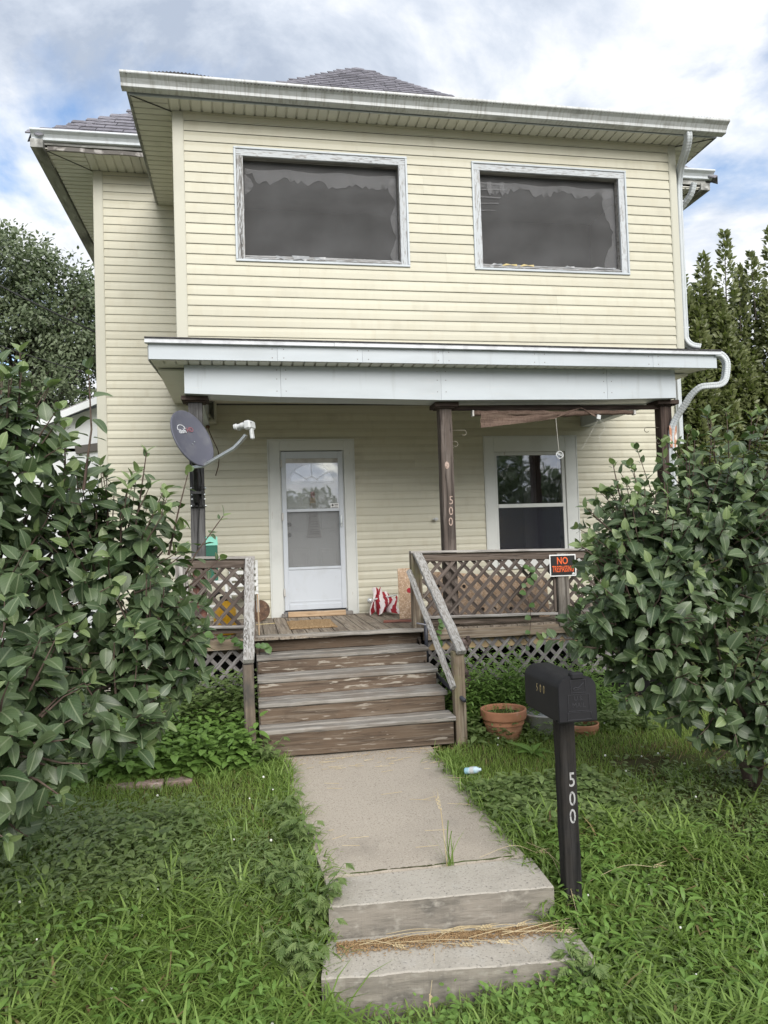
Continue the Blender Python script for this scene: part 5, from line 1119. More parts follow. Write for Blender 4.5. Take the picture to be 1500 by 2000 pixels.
def extr(P, y0, y1, ch=.003):
    n = len(P); c = Vector((sum(p[0] for p in P)/n, 0, sum(p[1] for p in P)/n))
    def ring(y, s): return [(c.x+(x-c.x)*s, y, c.z+(z-c.z)*s) for x, z in P]
    V = ring(y0, .965)+ring(y0+ch, 1)+ring(y1-ch, 1)+ring(y1, .965); F = [(i*n+k, i*n+(k+1) % n, (i+1)*n+(k+1) % n, (i+1)*n+k) for i in range(3) for k in range(n)]
    return V, F+[tuple(range(n))[::-1], tuple(3*n+k for k in range(n))]
V, F = extr(arch(X0+.004, X1-.004, Zb+.004, Zs-.002), 3.655, 4.115, .006); MB().add(V, F).obj('shell', MT['mailbox'], mbx)
V, F = extr(arch(X0, X1, Zb-.004, Zs+.002), 3.632, 3.656, .004); dr_ = MB().add(V, F).obj('door', MT['mailbox'], mbx)
MB().cbox(X0+.018, X1-.018, 3.68, 4.10, Zb-.014, Zb+.005, .003).cbox(X0+.012, X0+.022, 3.70, 4.10, Zb-.012, Zb+.010, .003).obj('base_plate', MT['mailbox'], mbx)
MB().cbox(1.622, 1.690, 3.622, 3.668, Zs-.012, Zs+.020, .006).obj('latch', MT['mailbox'], dr_)
def relief(x0, x1, z0, z1, r=.0024):
    mb = MB(); y = 3.6305; mb.tube([(x0, y, z1), (x0, y, z0), (x1, y, z0), (x1, y, z1)], r, 6); mb.tube([(x0, y, z1), (x1, y, z1)], r*.6, 6); return mb
relief(1.620, 1.700, .985, 1.05).obj('raised_panel', MT['mailbox_relief'], dr_)
relief(1.603, 1.718, .892, .975).obj('raised_panel', MT['mailbox_relief'], dr_)
relief(1.598, 1.727, .848, .885).obj('raised_panel', MT['mailbox_relief'], dr_)
text('embossed_lettering', 'U.S.', .032, face_mat((1.660, 3.6312, .955)), MT['mailbox_relief'], dr_, depth=.003, bold=.0, sx=1.0)
text('embossed_lettering', 'MAIL', .034, face_mat((1.660, 3.6312, .920)), MT['mailbox_relief'], dr_, depth=.003, bold=.0, sx=1.0)
mb = MB(); mb.tube(smoothed([(1.632, 3.630, 1.003), (1.645, 3.630, 1.012), (1.66, 3.630, 1.010), (1.690, 3.630, 1.035)]), .0028, 6); mb.tube(smoothed([(1.636, 3.630, .998), (1.655, 3.630, 1.000), (1.675, 3.630, 1.008)]), .002, 6); mb.obj('embossed_bird', MT['mailbox_relief'], dr_)
for k, c in enumerate('500'):
    text('number', c, .062, face_mat((X0+.0035, 3.925-.047*k, .962+.002*k), (0, -1, 0)), MT['brass'], mbx, depth=.003, bold=-.004, sx=.62)
for k, (c, z) in enumerate((('5', .470), ('0', .368), ('0', .275))):
    text('number', c, .108, face_mat((1.702-.002*k, 3.8485, z)), MT['white_number'], mbx, depth=.0016, bold=.006, sx=.72)
mb = MB()
for y in (3.70, 3.85, 4.0): mb.lathe([(0, .003), (.004, .002), (.005, 0)], 8, M_=Matrix.Translation((X0+.0125, y, .845)) @ Matrix.Rotation(rad(-90), 4, 'Y'))
mb.obj('rivets', MT['steel'], mbx)

# pots, tub, driftwood, bottle, bricks
def pot(x, y, zr, R, h, mat_top, mat_body, label, soil=True):
    t = thing('terracotta_pot', (x, y, zr-h), label, 'flower pot', 'terracotta pots in the weeds')
    rb_ = R*.66; hr = h*.30
    mb = MB(); mb.lathe([(R*.86, zr-hr-.004), (R*.885, zr-hr), (rb_, zr-h), (0, zr-h)], 34, (x, y, 0)); mb.obj('body', mat_body, t, smooth=True)
    mb = MB(); mb.lathe([(R*.88, zr-hr), (R*.965, zr-hr), (R*.985, zr-hr+.012), (R, zr-.01), (R*.99, zr), (R*.92, zr), (R*.905, zr-.012), (R*.88, zr-h*.45)], 34, (x, y, 0)); mb.obj('rim', mat_top, t, smooth=True)
    mb = MB(); mb.lathe([(0, zr-.045), (R*.5, zr-.038), (R*.9, zr-.05)], 20, (x, y, 0)); mb.obj('soil', MT['soil'], t)
    return t
pot(2.245, 6.50, .252, .207, .285, MT['terracotta'], MT['terracotta_wet'], 'terracotta pot of weeds on the grass right of the steps')
pot(2.93, 6.36, .105, .150, .19, MT['terracotta'], MT['terracotta'], 'smaller terracotta pot standing behind the mailbox post')
tub = thing('metal_tub', (2.70, 6.60, -.01), 'shallow round galvanised tub with ringed lid in the grass behind the mailbox', 'tub')
mb = MB(); mb.lathe([(.20, 0), (.235, .02), (.25, .165), (.262, .175), (.262, .185), (.250, .187), (.243, .175), (.0, .160)], 40, (2.72, 6.60, -.01)); mb.obj('bowl', MT['zinc'], tub, smooth=True)
for r in (.20, .15, .10, .05):
    mb = MB(); mb.tube([(2.72+r*math.cos(a), 6.60+r*math.sin(a), .162) for a in np.linspace(0, 2*math.pi, 37)], .007, 6, cap=False); mb.obj('ring', MT['steel'], tub, smooth=True)
dw = MB(); P = smoothed([(1.90, 6.95, .25), (1.98, 6.95, .32), (2.04, 6.93, .44), (2.00, 6.92, .56), (1.97, 6.92, .66), (2.02, 6.90, .76), (1.985, 6.90, .83)], 6)
dw.tube(P, [.030+.014*abs(math.sin(i*.9))+random.uniform(-.004, .004) for i in range(len(P))], 12); dw.tube(smoothed([(2.01, 6.91, .74), (2.06, 6.89, .80), (2.05, 6.88, .86)]), [.022]*13 if False else .020, 8)
prop(dw.obj('driftwood', MT['drift'], None, smooth=True), 'gnarled dark driftwood piece standing behind the right stair post', 'driftwood')
bt = thing('plastic_bottle', (1.62, 5.5, 0), 'crushed clear plastic bottle lying in the grass by the walkway', 'bottle')
BM = Matrix.Translation((1.640, 5.50, .045)) @ Matrix.Scale(.78, 4) @ Matrix.Rotation(rad(-38), 4, 'Z') @ Matrix.Rotation(rad(78), 4, 'Y')
mb = MB(); mb.lathe([(0, -.08), (.028, -.08), (.033, -.07), (.030, -.04), (.034, -.02), (.027, .0), (.034, .02), (.031, .045), (.014, .075), (.014, .088), (0, .09)], 16, M_=BM); mb.obj('body', MT['bottle'], bt, smooth=True)
mb = MB(); mb.lathe([(.0345, -.02), (.0355, .0), (.0345, .02)], 16, M_=BM); mb.obj('wrapper', MT['lnb'], bt, smooth=True)
for k in range(3):
    x = -.98+.215*k; o = MB().cbox(-.10, .10, -.055, .055, -.06, .0, .008).obj('brick_paver', MT['brick'], None, mat=Matrix.Translation((x, 6.05+.012*k, .006+random.uniform(-.004, .004))) @ Matrix.Rotation(rad(random.uniform(-3, 6)), 4, 'Z'))
    prop(o, ('worn brick at the far left end of the edging row, beside the shrub', 'middle worn brick of the edging row on the left lawn', 'worn brick of the edging row nearest to the walkway')[k], 'brick', 'brick edging on the left lawn')

# neighbour's shed, cables
shed = thing('shed', (-3.6, 16, 0), 'white neighbour shed with grey metal roof behind the house on the left', 'shed')
MB().box(-5.2, -1.9, 16.35, 19.6, -.1, 3.9).obj('wall', MT['shed_wall'], shed)
mb = MB(); mb.add([(-5.3, 16.35, 3.75), (-1.9, 16.35, 3.9), (-1.9, 16.35, 5.1), (-3.0, 16.35, 4.75), (-5.3, 16.35, 3.86)], [(0, 1, 2, 3, 4)]); mb.obj('gable', MT['shed_wall'], shed, fix=False)
for k in range(7):
    a, b = 16.0+.57*k, 16.0+.57*(k+1)-.015
    mb = MB(); mb.add([(-5.6, a, 3.72), (-5.6, b, 3.72), (-1.7, b, 5.40), (-1.7, a, 5.40), (-5.6, a, 3.77), (-5.6, b, 3.77), (-1.7, b, 5.45), (-1.7, a, 5.45)], [(0, 1, 2, 3), (4, 5, 6, 7), (0, 1, 5, 4), (1, 2, 6, 5), (2, 3, 7, 6), (3, 0, 4, 7)]); mb.obj('roof_sheet', MT['shed_roof'], shed)
board('verge_board', (-5.62, 15.99, 3.66), (-1.7, 15.99, 5.35), .04, .13, MT['shed_wall'], shed, seg=3)
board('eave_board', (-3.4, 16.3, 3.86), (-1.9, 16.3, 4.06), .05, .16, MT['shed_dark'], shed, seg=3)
for (a, b, l) in (((-7.2, 12, 8.2), (-1.74, 12.2, 4.96), 'upper black cable sloping down to the left house wall'), ((-7.0, 12, 6.55), (-1.74, 12.2, 4.36), 'lower black cable sloping down to the left house wall')):
    a, b = Vector(a), Vector(b); pts = [a.lerp(b, t)+Vector((0, 0, -.22*math.sin(math.pi*t))) for t in np.linspace(0, 1, 20)]
    prop(MB().tube(pts, .012 if 'upper' in l else .008, 6).obj('cable', MT['wire'], None), l, 'cable', 'cables by the left wall')

# ---------------------------------------------------------------- plants
def leaf_template(w=.60, n=6, droop=.22, fold=.16, power=.75, wave=0.0):
    """ovate leaf along +X, unit length: rows of left edge, midrib, right edge"""
    V = []; UV = []
    for i in range(n+1):
        t = i/n; h = w/2*math.sin(math.pi*t**power)**.72 if 0 < t < 1 else 0.0
        z = -droop*t*t
        if 0 < t < 1:
            wz = wave*math.sin(t*9)
            V += [(t, h, z+fold*h+wz), (t, 0, z), (t, -h, z+fold*h-wz)]; UV += [(t, h/w*2), (t, 0), (t, -h/w*2)]
        else: V.append((t, 0, z)); UV.append((t, 0))
    F = []
    r = lambda i: 1+3*(i-1)
    F += [(0, r(1)+1, r(1)), (0, r(1)+2, r(1)+1)]
    for i in range(1, n-1):
        a, b = r(i), r(i+1)
        for k in (0, 1): F += [(a+k, a+k+1, b+k+1), (a+k, b+k+1, b+k)]
    e = r(n-1); tip = len(V)-1
    F += [(e, e+1, tip), (e+1, e+2, tip)]
    return np.array(V, float), np.array(F, int), np.array(UV, float)
LEAF = leaf_template(.62, 6, .24, .20, .72, .012)
LEAF2 = leaf_template(.56, 6, .42, .30, .70, .02)
NARROW = leaf_template(.30, 4, .35, .2, .85)
ROUND = leaf_template(.85, 4, .15, .12, .8)
SMALL = leaf_template(.52, 3, .2, .22, .75)
def scatter(name, T, P, Xa, Na, S, mats, parent=None, mi=None, rnd=None, kind=None):
    """one mesh of many leaves: P positions, Xa length directions, Na normals, S lengths"""
    V, F, UV = T; n = len(P)
    x = Xa/np.linalg.norm(Xa, axis=1, keepdims=True); z = Na-x*(Na*x).sum(1, keepdims=True); z /= np.linalg.norm(z, axis=1, keepdims=True)+1e-9; y = np.cross(z, x)
    VV = P[:, None]+S[:, None, None]*(V[None, :, :1]*x[:, None]+V[None, :, 1:2]*y[:, None]+V[None, :, 2:]*z[:, None])
    FF = F[None]+(np.arange(n)*len(V))[:, None, None]
    if rnd is None: rnd = rng.random(n)
    me = np_mesh(name, VV.reshape(-1, 3), FF.reshape(-1, 3), mats, np.repeat(rnd, len(V)), np.tile(UV, (n, 1)), None if mi is None else np.repeat(mi, len(F)))
    o = bpy.data.objects.new(name, me); link(o, parent); prop(o, kind=kind); return o
def project(P):
    P = np.asarray(P, float)-np.array([0, 0, CAMZ]); d = P @ np.array(CF)
    return 384+FOC*.512*(P @ np.array(CR))/d, 512-FOC*.512*(P @ np.array(CU))/d, d

def shrub(label, root, stems, lobes, nshoot, nfill, Lmean, seed, shoots_extra=(), young=.30):
    rs = np.random.default_rng(seed); t = thing('leafy_shrub', root, label, 'shrub')
    leaves = []                     # pos, dir, normal, length, young
    wood_ = MB(); root_v = Vector(root)
    C = np.array([l[:3] for l in lobes]); Rr = np.array([l[3:6] for l in lobes]); wts = np.array([l[6] for l in lobes]); wts = wts/wts.sum()
    def shoot(p0, p1, n, L, yg, rad_=.004):
        p0, p1 = np.array(p0, float), np.array(p1, float); s = p1-p0; ln = np.linalg.norm(s); s /= ln
        a = np.cross(s, rs.normal(size=3)); a /= np.linalg.norm(a); b = np.cross(s, a)
        bend = rs.normal(size=3)*.04*ln
        wood_.tube([p0, (p0+p1)/2+bend, p1], [rad_*1.6, rad_, rad_*.6], 5, cap=False)
        for k in range(n):
            f = (k+.6)/n; p = p0+s*ln*f+bend*(1-(2*f-1)**2); ax = a if k % 2 else b
            tip = f > .80; 
            for sg in (1, -1):
                if rs.random() < .06: continue
                d = ax*sg*.85+s*(.9 if tip else .30)+np.array([0, 0, (.25 if tip else -.24)])+rs.normal(size=3)*.26
                nn = np.array([0, 0, .75])+s*.35+np.array([0, -.28, 0])+rs.normal(size=3)*.22
                l = L*(.55 if tip else 1)*(1-.25*f)*rs.uniform(.62, 1.22)
                leaves.append((p+d/np.linalg.norm(d)*.012, d, nn, l, 1 if (tip and rs.random() < yg) or rs.random() < yg*.06 else 0))
        for sg in (1, -1):
            d = s*.9+a*sg*.55+rs.normal(size=3)*.12; nn = a*sg*-.6+s*.5+np.array([0, -.3, .3]); leaves.append((p1, d, nn, L*rs.uniform(.5, .75), 1 if rs.random() < yg*1.6 else 0))
    for k in range(nshoot):
        i = rs.choice(len(lobes), p=wts); d = rs.normal(size=3); d /= np.linalg.norm(d)
        if d[2] < -.55 and rs.random() < .5: d[2] *= -.4
        surf = C[i]+Rr[i]*d*rs.uniform(.86, 1.04); base = C[i]+Rr[i]*d*.52
        surf = surf+np.array([0, 0, .05+.10*max(0, d[2])])
        m = np.linalg.norm(surf-base)
        if m < .12: base = surf-(surf-base)/m*.16
        shoot(base, surf, int(np.clip(m/.058, 3, 8)), Lmean, young*float(np.clip((surf[2]-.9)/.9, .12, 1)))
    for p0, p1, n, L in shoots_extra: shoot(p0, p1, n, L, .55, .005)
    for k in range(nfill):
        i = rs.choice(len(lobes), p=wts); d = rs.normal(size=3); d /= np.linalg.norm(d); p = C[i]+Rr[i]*d*rs.random()**.45*.86
        leaves.append((p, rs.normal(size=3)+np.array([0, 0, -.3]), np.array([0, -.3, .8])+rs.normal(size=3)*.5, Lmean*rs.uniform(.7, 1.1), 0))
    for st_ in stems:
        P = smoothed(st_, 5); wood_.tube(P, [.030*(1-.75*i/len(P)) for i in range(len(P))], 7)
    wood_.obj('stems', MT['twig'], t, smooth=True)
    P = np.array([l[0] for l in leaves]); D = np.array([l[1] for l in leaves]); Nn = np.array([l[2] for l in leaves]); S = np.array([l[3] for l in leaves]); Yg = np.array([l[4] for l in leaves])
    D = D/np.linalg.norm(D, axis=1, keepdims=True)
    mid = P+D*S[:, None]*.5; u, v, dep = project(mid); size = S/dep
    inside = (u > -8) & (u < 776) & (v > 0) & (v < 1030)
    # the leaves that show: nearest one in each small cell of the view
    cell = {}
    for i in np.where(inside)[0]:
        for du in (-5, 0, 5):
            for dv in (-5, 0, 5):
                key = (int((u[i]+du)//6), int((v[i]+dv)//6))
                if key not in cell or dep[i] < dep[cell[key]]: cell[key] = i
    cnt = np.zeros(len(P)); 
    for i in cell.values(): cnt[i] += 1
    order = np.argsort(-(np.minimum(cnt, 9)*size)); sel = order[:290]; selset = np.zeros(len(P), bool); selset[sel] = True
    meshes = []
    for T, nm in ((LEAF, 'leaf'), (LEAF2, 'leaf')):
        for m in ('leaf', 'leaf_young'):
            meshes.append(np_mesh('leaf', T[0], T[1], MT[m], np.zeros(len(T[0])), T[2]))
    for i in sel:
        x = Vector(D[i]); z = Vector(Nn[i]); z = (z-x*z.dot(x)).normalized(); y = z.cross(x); s = S[i]
        A = Matrix(((x.x*s, y.x*s, z.x*s, P[i][0]), (x.y*s, y.y*s, z.y*s, P[i][1]), (x.z*s, y.z*s, z.z*s, P[i][2]), (0, 0, 0, 1)))
        link(bpy.data.objects.new('leaf', meshes[(2 if i % 3 == 0 else 0)+int(Yg[i])]), t, A)
    r = ~selset
    scatter('foliage', LEAF, P[r], D[r], Nn[r], S[r], [MT['leaf'], MT['leaf_young']], t, Yg[r], kind='stuff')
    return t
shrub('large dark green shrub on the left lawn reaching the left railing', (-1.95, 4.25, -.1),
      [[(-2.0, 4.25, -.15), (-1.8, 4.2, .6), (-1.45, 4.1, 1.4), (-1.15, 4.0, 2.2)], [(-1.95, 4.25, -.15), (-1.6, 4.3, .7), (-.95, 4.4, 1.4), (-.5, 4.5, 1.8)], [(-2.0, 4.2, -.15), (-1.75, 3.9, .5), (-1.3, 3.5, 1.0)], [(-1.95, 4.2, -.1), (-1.5, 4.2, .7), (-.7, 4.1, 1.1)]],
      [(-1.42, 4.15, 1.35, .80, .85, 1.00, 5.2), (-.74, 4.40, 1.55, .52, .50, .58, 3.2), (-1.10, 3.45, 1.02, .44, .42, .46, 2.6), (-1.30, 3.9, .72, .50, .40, .38, 1.6), (-.52, 4.15, 1.22, .30, .35, .32, 1.5), (-.66, 4.0, .95, .28, .3, .24, 1.1), (-1.22, 4.1, 2.2, .46, .45, .42, 2.0)],
      520, 900, .130, 11,
      shoots_extra=[((-.80, 4.0, 2.10), (-.765, 4.0, 2.72), 6, .115), ((-1.12, 4.0, 2.2), (-1.09, 4.0, 2.80), 6, .12), ((-1.2, 4.0, 2.2), (-1.16, 3.95, 2.66), 6, .125), ((-.62, 4.5, 1.9), (-.55, 4.5, 2.35), 5, .11), ((-.45, 4.6, 1.75), (-.325, 4.6, 2.24), 6, .105),
                    ((-.40, 4.7, 1.55), (-.13, 4.75, 1.98), 6, .105), ((-.42, 4.6, 1.5), (-.15, 4.6, 1.72), 5, .11), ((-.95, 4.2, 2.0), (-.93, 4.2, 2.45), 5, .12), ((-.62, 4.1, 1.0), (-.24, 4.15, 1.09), 5, .11), ((-.42, 4.4, 1.3), (-.27, 4.4, 1.36), 4, .10), ((-.75, 4.1, .85), (-.52, 4.0, .80), 4, .12), ((-1.3, 3.3, .9), (-.95, 3.2, .68), 5, .13), ((-1.0, 3.4, .9), (-.78, 3.35, .78), 4, .12)])
shrub('large dark green shrub at the right edge covering the end of the railing', (3.54, 4.85, -.1),
      [[(3.54, 4.85, -.15), (3.5, 4.85, .4), (3.3, 4.8, 1.1), (3.1, 4.75, 1.9)], [(3.52, 4.85, -.15), (3.3, 4.8, .4), (2.8, 4.7, .9), (2.3, 4.6, 1.15)], [(3.56, 4.9, -.15), (3.6, 4.95, .6), (3.6, 5.0, 1.4), (3.5, 5.0, 2.1)], [(3.5, 4.82, -.15), (3.4, 4.6, .3), (3.1, 4.4, .7)], [(3.54, 4.85, -.1), (3.2, 4.9, .8), (2.75, 4.8, 1.5), (2.5, 4.8, 1.9)]],
      [(3.12, 4.90, 1.50, .78, .70, .80, 5.0), (2.70, 4.70, 1.50, .48, .45, .52, 2.8), (2.42, 4.55, 1.10, .40, .40, .20, 1.3), (3.15, 4.55, .72, .55, .45, .46, 3.0), (3.55, 4.45, .42, .45, .35, .34, 1.5), (2.50, 4.50, 1.25, .42, .4, .36, 1.6), (3.55, 5.0, 1.88, .60, .60, .66, 2.8), (2.60, 4.55, .84, .32, .35, .32, 1.3)],
      540, 900, .126, 23,
      shoots_extra=[((2.3, 4.6, 1.1), (1.86, 4.55, 1.13), 7, .12), ((2.5, 4.6, 1.7), (2.21, 4.6, 1.97), 5, .10), ((2.55, 4.7, 1.9), (2.47, 4.7, 2.26), 5, .10), ((2.7, 4.7, 1.9), (2.62, 4.7, 2.22), 5, .10), ((2.9, 4.8, 2.0), (2.9, 4.8, 2.42), 5, .11), ((3.15, 4.9, 2.05), (3.17, 4.9, 2.52), 6, .11), ((3.3, 4.9, 2.1), (3.36, 4.9, 2.6), 6, .11), ((3.55, 4.8, 2.1), (3.62, 4.8, 2.6), 6, .12),
                    ((2.35, 4.6, 1.55), (2.14, 4.55, 1.72), 4, .11), ((2.4, 4.5, 1.35), (2.16, 4.5, 1.50), 4, .11), ((3.3, 4.3, .6), (3.45, 4.2, .62), 5, .13), ((3.2, 4.5, .4), (3.0, 4.5, .28), 4, .10)])

def tree(name, label, cat, base, height, lobes, ncl, per, leaf_l, leaf_m, seed, trunk_r=.16, up=.0, crown_name='crown', T=SMALL, spread=.42, group=None):
    rs = np.random.default_rng(seed); t = thing(name, base, label, cat, group)
    C = np.array([l[:3] for l in lobes]); Rr = np.array([l[3:6] for l in lobes]); w = Rr.prod(1)**.67; w /= w.sum()
    idx = rs.choice(len(lobes), ncl, p=w); d = rs.normal(size=(ncl, 3)); d /= np.linalg.norm(d, axis=1, keepdims=True)
    cc = C[idx]+Rr[idx]*d*(rs.random((ncl, 1))**.22)
    wd = MB(); b = Vector(base); top = Vector((C[:, 0].mean(), C[:, 1].mean(), b.z+height*.75))
    P = [b, b.lerp(top, .4)+Vector((.1, 0, 0)), top]; P = smoothed(P, 5); wd.tube(P, [trunk_r*(1-.7*i/len(P)) for i in range(len(P))], 9)
    wd.obj('trunk', MT['bark'], t, smooth=True)
    lm = MB()
    for k in range(0, ncl, max(1, ncl//46)):
        s = P[int(rs.integers(3, len(P)-1))]; e = Vector(cc[k]); m = s.lerp(e, .5)+Vector((0, 0, .15*(e-s).length)); lm.tube([s, m, e], [trunk_r*.30, trunk_r*.17, .012], 5, cap=False)
    lm.obj('limbs', MT['bark'], t, smooth=True)
    n = ncl*per; base_c = np.repeat(cc, per, 0); off = rs.normal(size=(n, 3))*spread*np.array([1, 1, .7]); Pp = base_c+off
    outd = off+np.repeat(d, per, 0)*.3
    D = outd*1.2+rs.normal(size=(n, 3))*.35+np.array([0, 0, up-.15]); Nn = np.array([0, -.55, .6])+rs.normal(size=(n, 3))*.5
    S = leaf_l*rs.uniform(.7, 1.25, n); cl_r = np.repeat(rs.random(ncl), per); rnd = np.clip(cl_r*.55+rs.random(n)*.45, 0, .999)
    scatter(crown_name, T, Pp, D, Nn, S, MT[leaf_m], t, None, rnd, kind='stuff')
    return t
tree('broadleaf_tree', 'tall leafy tree behind the left corner of the house', 'tree', (-6.4, 18.5, 0), 9.0,
     [(-6.4, 18.5, 6.0, 2.1, 2.0, 3.1), (-4.15, 18.2, 7.3, 1.05, 1.2, 1.3), (-3.25, 18.3, 5.9, .8, 1.1, 1.2), (-4.3, 17.8, 4.6, 1.4, 1.5, 1.5), (-5.2, 18, 8.3, 1.0, 1.1, .9), (-3.0, 18.5, 4.0, .8, 1.0, 1.0), (-3.7, 18.2, 6.9, .8, 1, 1.1)], 520, 115, .100, 'tree_leaf', 5, .22, spread=.185)
# pear trees: many upright leafy shoots
def pear(base, shoots, mass, seed, label, rx):
    rs = np.random.default_rng(seed); t = thing('pear_tree', base, label, 'tree', 'upright trees beyond the right corner')
    wd = MB(); b = Vector(base); wd.tube([b, b+Vector((0, 0, 2.2)), b+Vector((.05, 0, 4.6))], [.13, .09, .03], 8); wd.obj('trunk', MT['bark'], t, smooth=True)
    P = []; D = []; tw = MB()
    for x, y, z0, z1, r in shoots:
        lean = rs.normal()*.05; tw.tube([(x, y, z0), (x+lean, y, z1)], [.016, .004], 5, cap=False)
        n = int((z1-z0)*210)
        f = rs.random(n)**.8; a = rs.random(n)*6.283; rr = r*(1.06-f)**.75*rs.uniform(.35, 1, n)
        P.append(np.stack([x+lean*f+rr*np.cos(a), y+rr*np.sin(a), z0+(z1-z0)*f], 1)); D.append(np.stack([np.cos(a), np.sin(a), .75+.4*f], 1))
    cx_, cy_, cz_, ax_, ay_, az_, n = mass
    m = 380; d = rs.normal(size=(m, 3)); d /= np.linalg.norm(d, axis=1, keepdims=True); c = np.array([cx_, cy_, cz_])+np.array([ax_, ay_, az_])*d*rs.random((m, 1))**.3
    q = np.repeat(c, n//m, 0); k = len(q); hh = rs.random(k); aa = rs.random(k)*6.283
    P.append(q+np.stack([.13*np.cos(aa)*(1-hh*.6), .13*np.sin(aa)*(1-hh*.6), (hh-.5)*.75], 1)); D.append(np.stack([np.cos(aa), np.sin(aa), .6+rs.normal(size=k)*.3], 1))
    P = np.concatenate(P); D = np.concatenate(D); k = len(P); D += rs.normal(size=(k, 3))*.25
    Nn = np.array([0, -.75, .55])+rs.normal(size=(k, 3))*.45
    tw.obj('limbs', MT['bark'], t, smooth=True)
    scatter('crown', SMALL, P, D, Nn, .115*rs.uniform(.65, 1.2, k), MT['pear_leaf'], t, None, np.clip(rs.random(k)*.6+.4*np.repeat(rs.random(k//20+1), 20)[:k], 0, .999), kind='stuff')
pear((9.0, 13.3, 0), [(8.82, 13.0, 5.7, 7.15, .27), (9.37, 13.0, 6.1, 7.62, .24), (8.52, 13, 5.6, 6.75, .25), (9.1, 13.2, 5.6, 6.7, .25), (8.62, 12.8, 4.9, 6.0, .25), (9.25, 12.8, 4.8, 5.9, .22)], (8.95, 13.3, 3.75, 1.05, .8, 2.75, 36000), 3, 'upright pear tree with the tallest shoot at the right house corner', 1)
pear((10.6, 13.6, 0), [(10.0, 13.0, 5.9, 7.2, .26), (9.72, 13.1, 5.5, 6.95, .22), (10.42, 13.0, 6.1, 7.7, .26), (10.2, 12.9, 5.2, 6.4, .26), (10.7, 13, 6, 7.5, .26)], (10.35, 13.4, 3.8, 1.05, .9, 2.85, 36000), 9, 'upright pear tree at the right edge of the view', 1)
tree('broadleaf_tree', 'lower dark bushy tree behind the right downspout', 'tree', (7.6, 14.5, 0), 4.2,
     [(7.7, 14.4, 2.6, 1.5, 1.0, 1.7), (9.6, 14.6, 2.2, 1.6, 1.0, 1.9), (6.6, 14.2, 1.6, 1.0, 1.0, 1.4)], 330, 46, .11, 'pear_leaf', 15, .12)
# trees across the road, seen only as reflections in the panes
def far_wood():
    # far across the road
    rs = np.random.default_rng(77); P = []
    for x in np.arange(-60, 96, 3.0):
        h = 5.4+1.3*math.sin(x*.4)+.9*math.sin(x*1.1)+(5.0 if x > 17 else 0); n = 1100
        a = rs.normal(size=(n, 3)); a /= np.linalg.norm(a, axis=1, keepdims=True)
        P.append(np.array([x, -42+rs.normal()*1.2, h*.5-.5])+a*np.array([2.6, 1.8, h*.52])*rs.random((n, 1))**.3)
    P = np.concatenate(P); n = len(P)
    scatter('far_wood', SMALL, P, rs.normal(size=(n, 3)), rs.normal(size=(n, 3))+np.array([0, .3, .8]), .60*rs.uniform(.7, 1.3, n), MT['tree_leaf'], None, None, None, kind='stuff')
far_wood()

# ---------------------------------------------------------------- grass and weeds
def on_hard(x, y):
    w = (y > 4.20) & (y < 6.7) & (x > .372-.064*(y-4.2)) & (x < 1.555)
    s1 = (y > 3.86) & (y <= 4.22) & (x > .385) & (x < 1.58)
    s2 = (y > 3.50) & (y <= 3.9) & (x > .33) & (x < 1.60)
    st_ = (y > 6.28) & (y < 7.6) & (x > .05) & (x < 1.75)
    dk = (y > 7.50)
    pv = (y < 3.36) & (x > 2.36)
    return w | s1 | s2 | st_ | dk | pv
def pick(n, x0, x1, y0, y1, dens=None, seed=0):
    rs = np.random.default_rng(seed); x = rs.uniform(x0, x1, n); y = rs.uniform(y0, y1, n); k = ~on_hard(x, y)
    if dens is not None: k &= rs.random(n) < dens(x, y)
    return x[k], y[k], rs
def patch(x, y, f, s=0): return .5+.5*np.sin(x*f+s)*np.sin(y*f*1.3+s*2+np.sin(x*f*.6))
def blades(name, x, y, L, Wd, bend, head, mats, rs, lean=None, mi=None, zoff=-.01, levels=(0, .35, .68, 1.0), kind='stuff', parent=None, rnd=None, z=None):
    n = len(x); z = gz(x, y)+zoff if z is None else z; base = np.stack([x, y, z], 1)
    h = np.stack([np.cos(head), np.sin(head), np.zeros(n)], 1); sd = np.stack([-np.sin(head), np.cos(head), np.zeros(n)], 1)
    th0 = (lean if lean is not None else np.full(n, .15)); rows = []; pos = base.copy(); prev = 0
    k = len(levels)
    for i, t in enumerate(levels):
        if i:
            th = th0+bend*(levels[i]+levels[i-1])/2; dl_ = (t-levels[i-1])*L
            pos = pos+dl_[:, None]*(np.sin(th)[:, None]*h+np.cos(th)[:, None]*np.array([0, 0, 1.]))
        wv = Wd*(1.0 if i == 0 else [1, 1.0, .72, 0][min(i, 3)] if k == 4 else (1-t)**.6)
        if i < k-1: rows += [pos-sd*wv[:, None]/2, pos+sd*wv[:, None]/2]
        else: rows.append(pos)
    V = np.stack(rows, 1); m = V.shape[1]; f = []
    for i in range(k-2): a = 2*i; f += [(a, a+1, a+3), (a, a+3, a+2)]
    a = 2*(k-2); f.append((a, a+1, a+2)); f = np.array(f)
    FF = f[None]+(np.arange(n)*m)[:, None, None]
    rnd = rs.random(n) if rnd is None else rnd
    me = np_mesh(name, V.reshape(-1, 3), FF.reshape(-1, 3), mats, np.repeat(rnd, m), None, None if mi is None else np.repeat(mi, len(f)))
    return prop(link(bpy.data.objects.new(name, me), parent), kind=kind)
def tufts(x, y, per, rs, r):
    k = len(x); X = np.repeat(x, per)+rs.normal(size=k*per)*r; Y = np.repeat(y, per)+rs.normal(size=k*per)*r; return X, Y
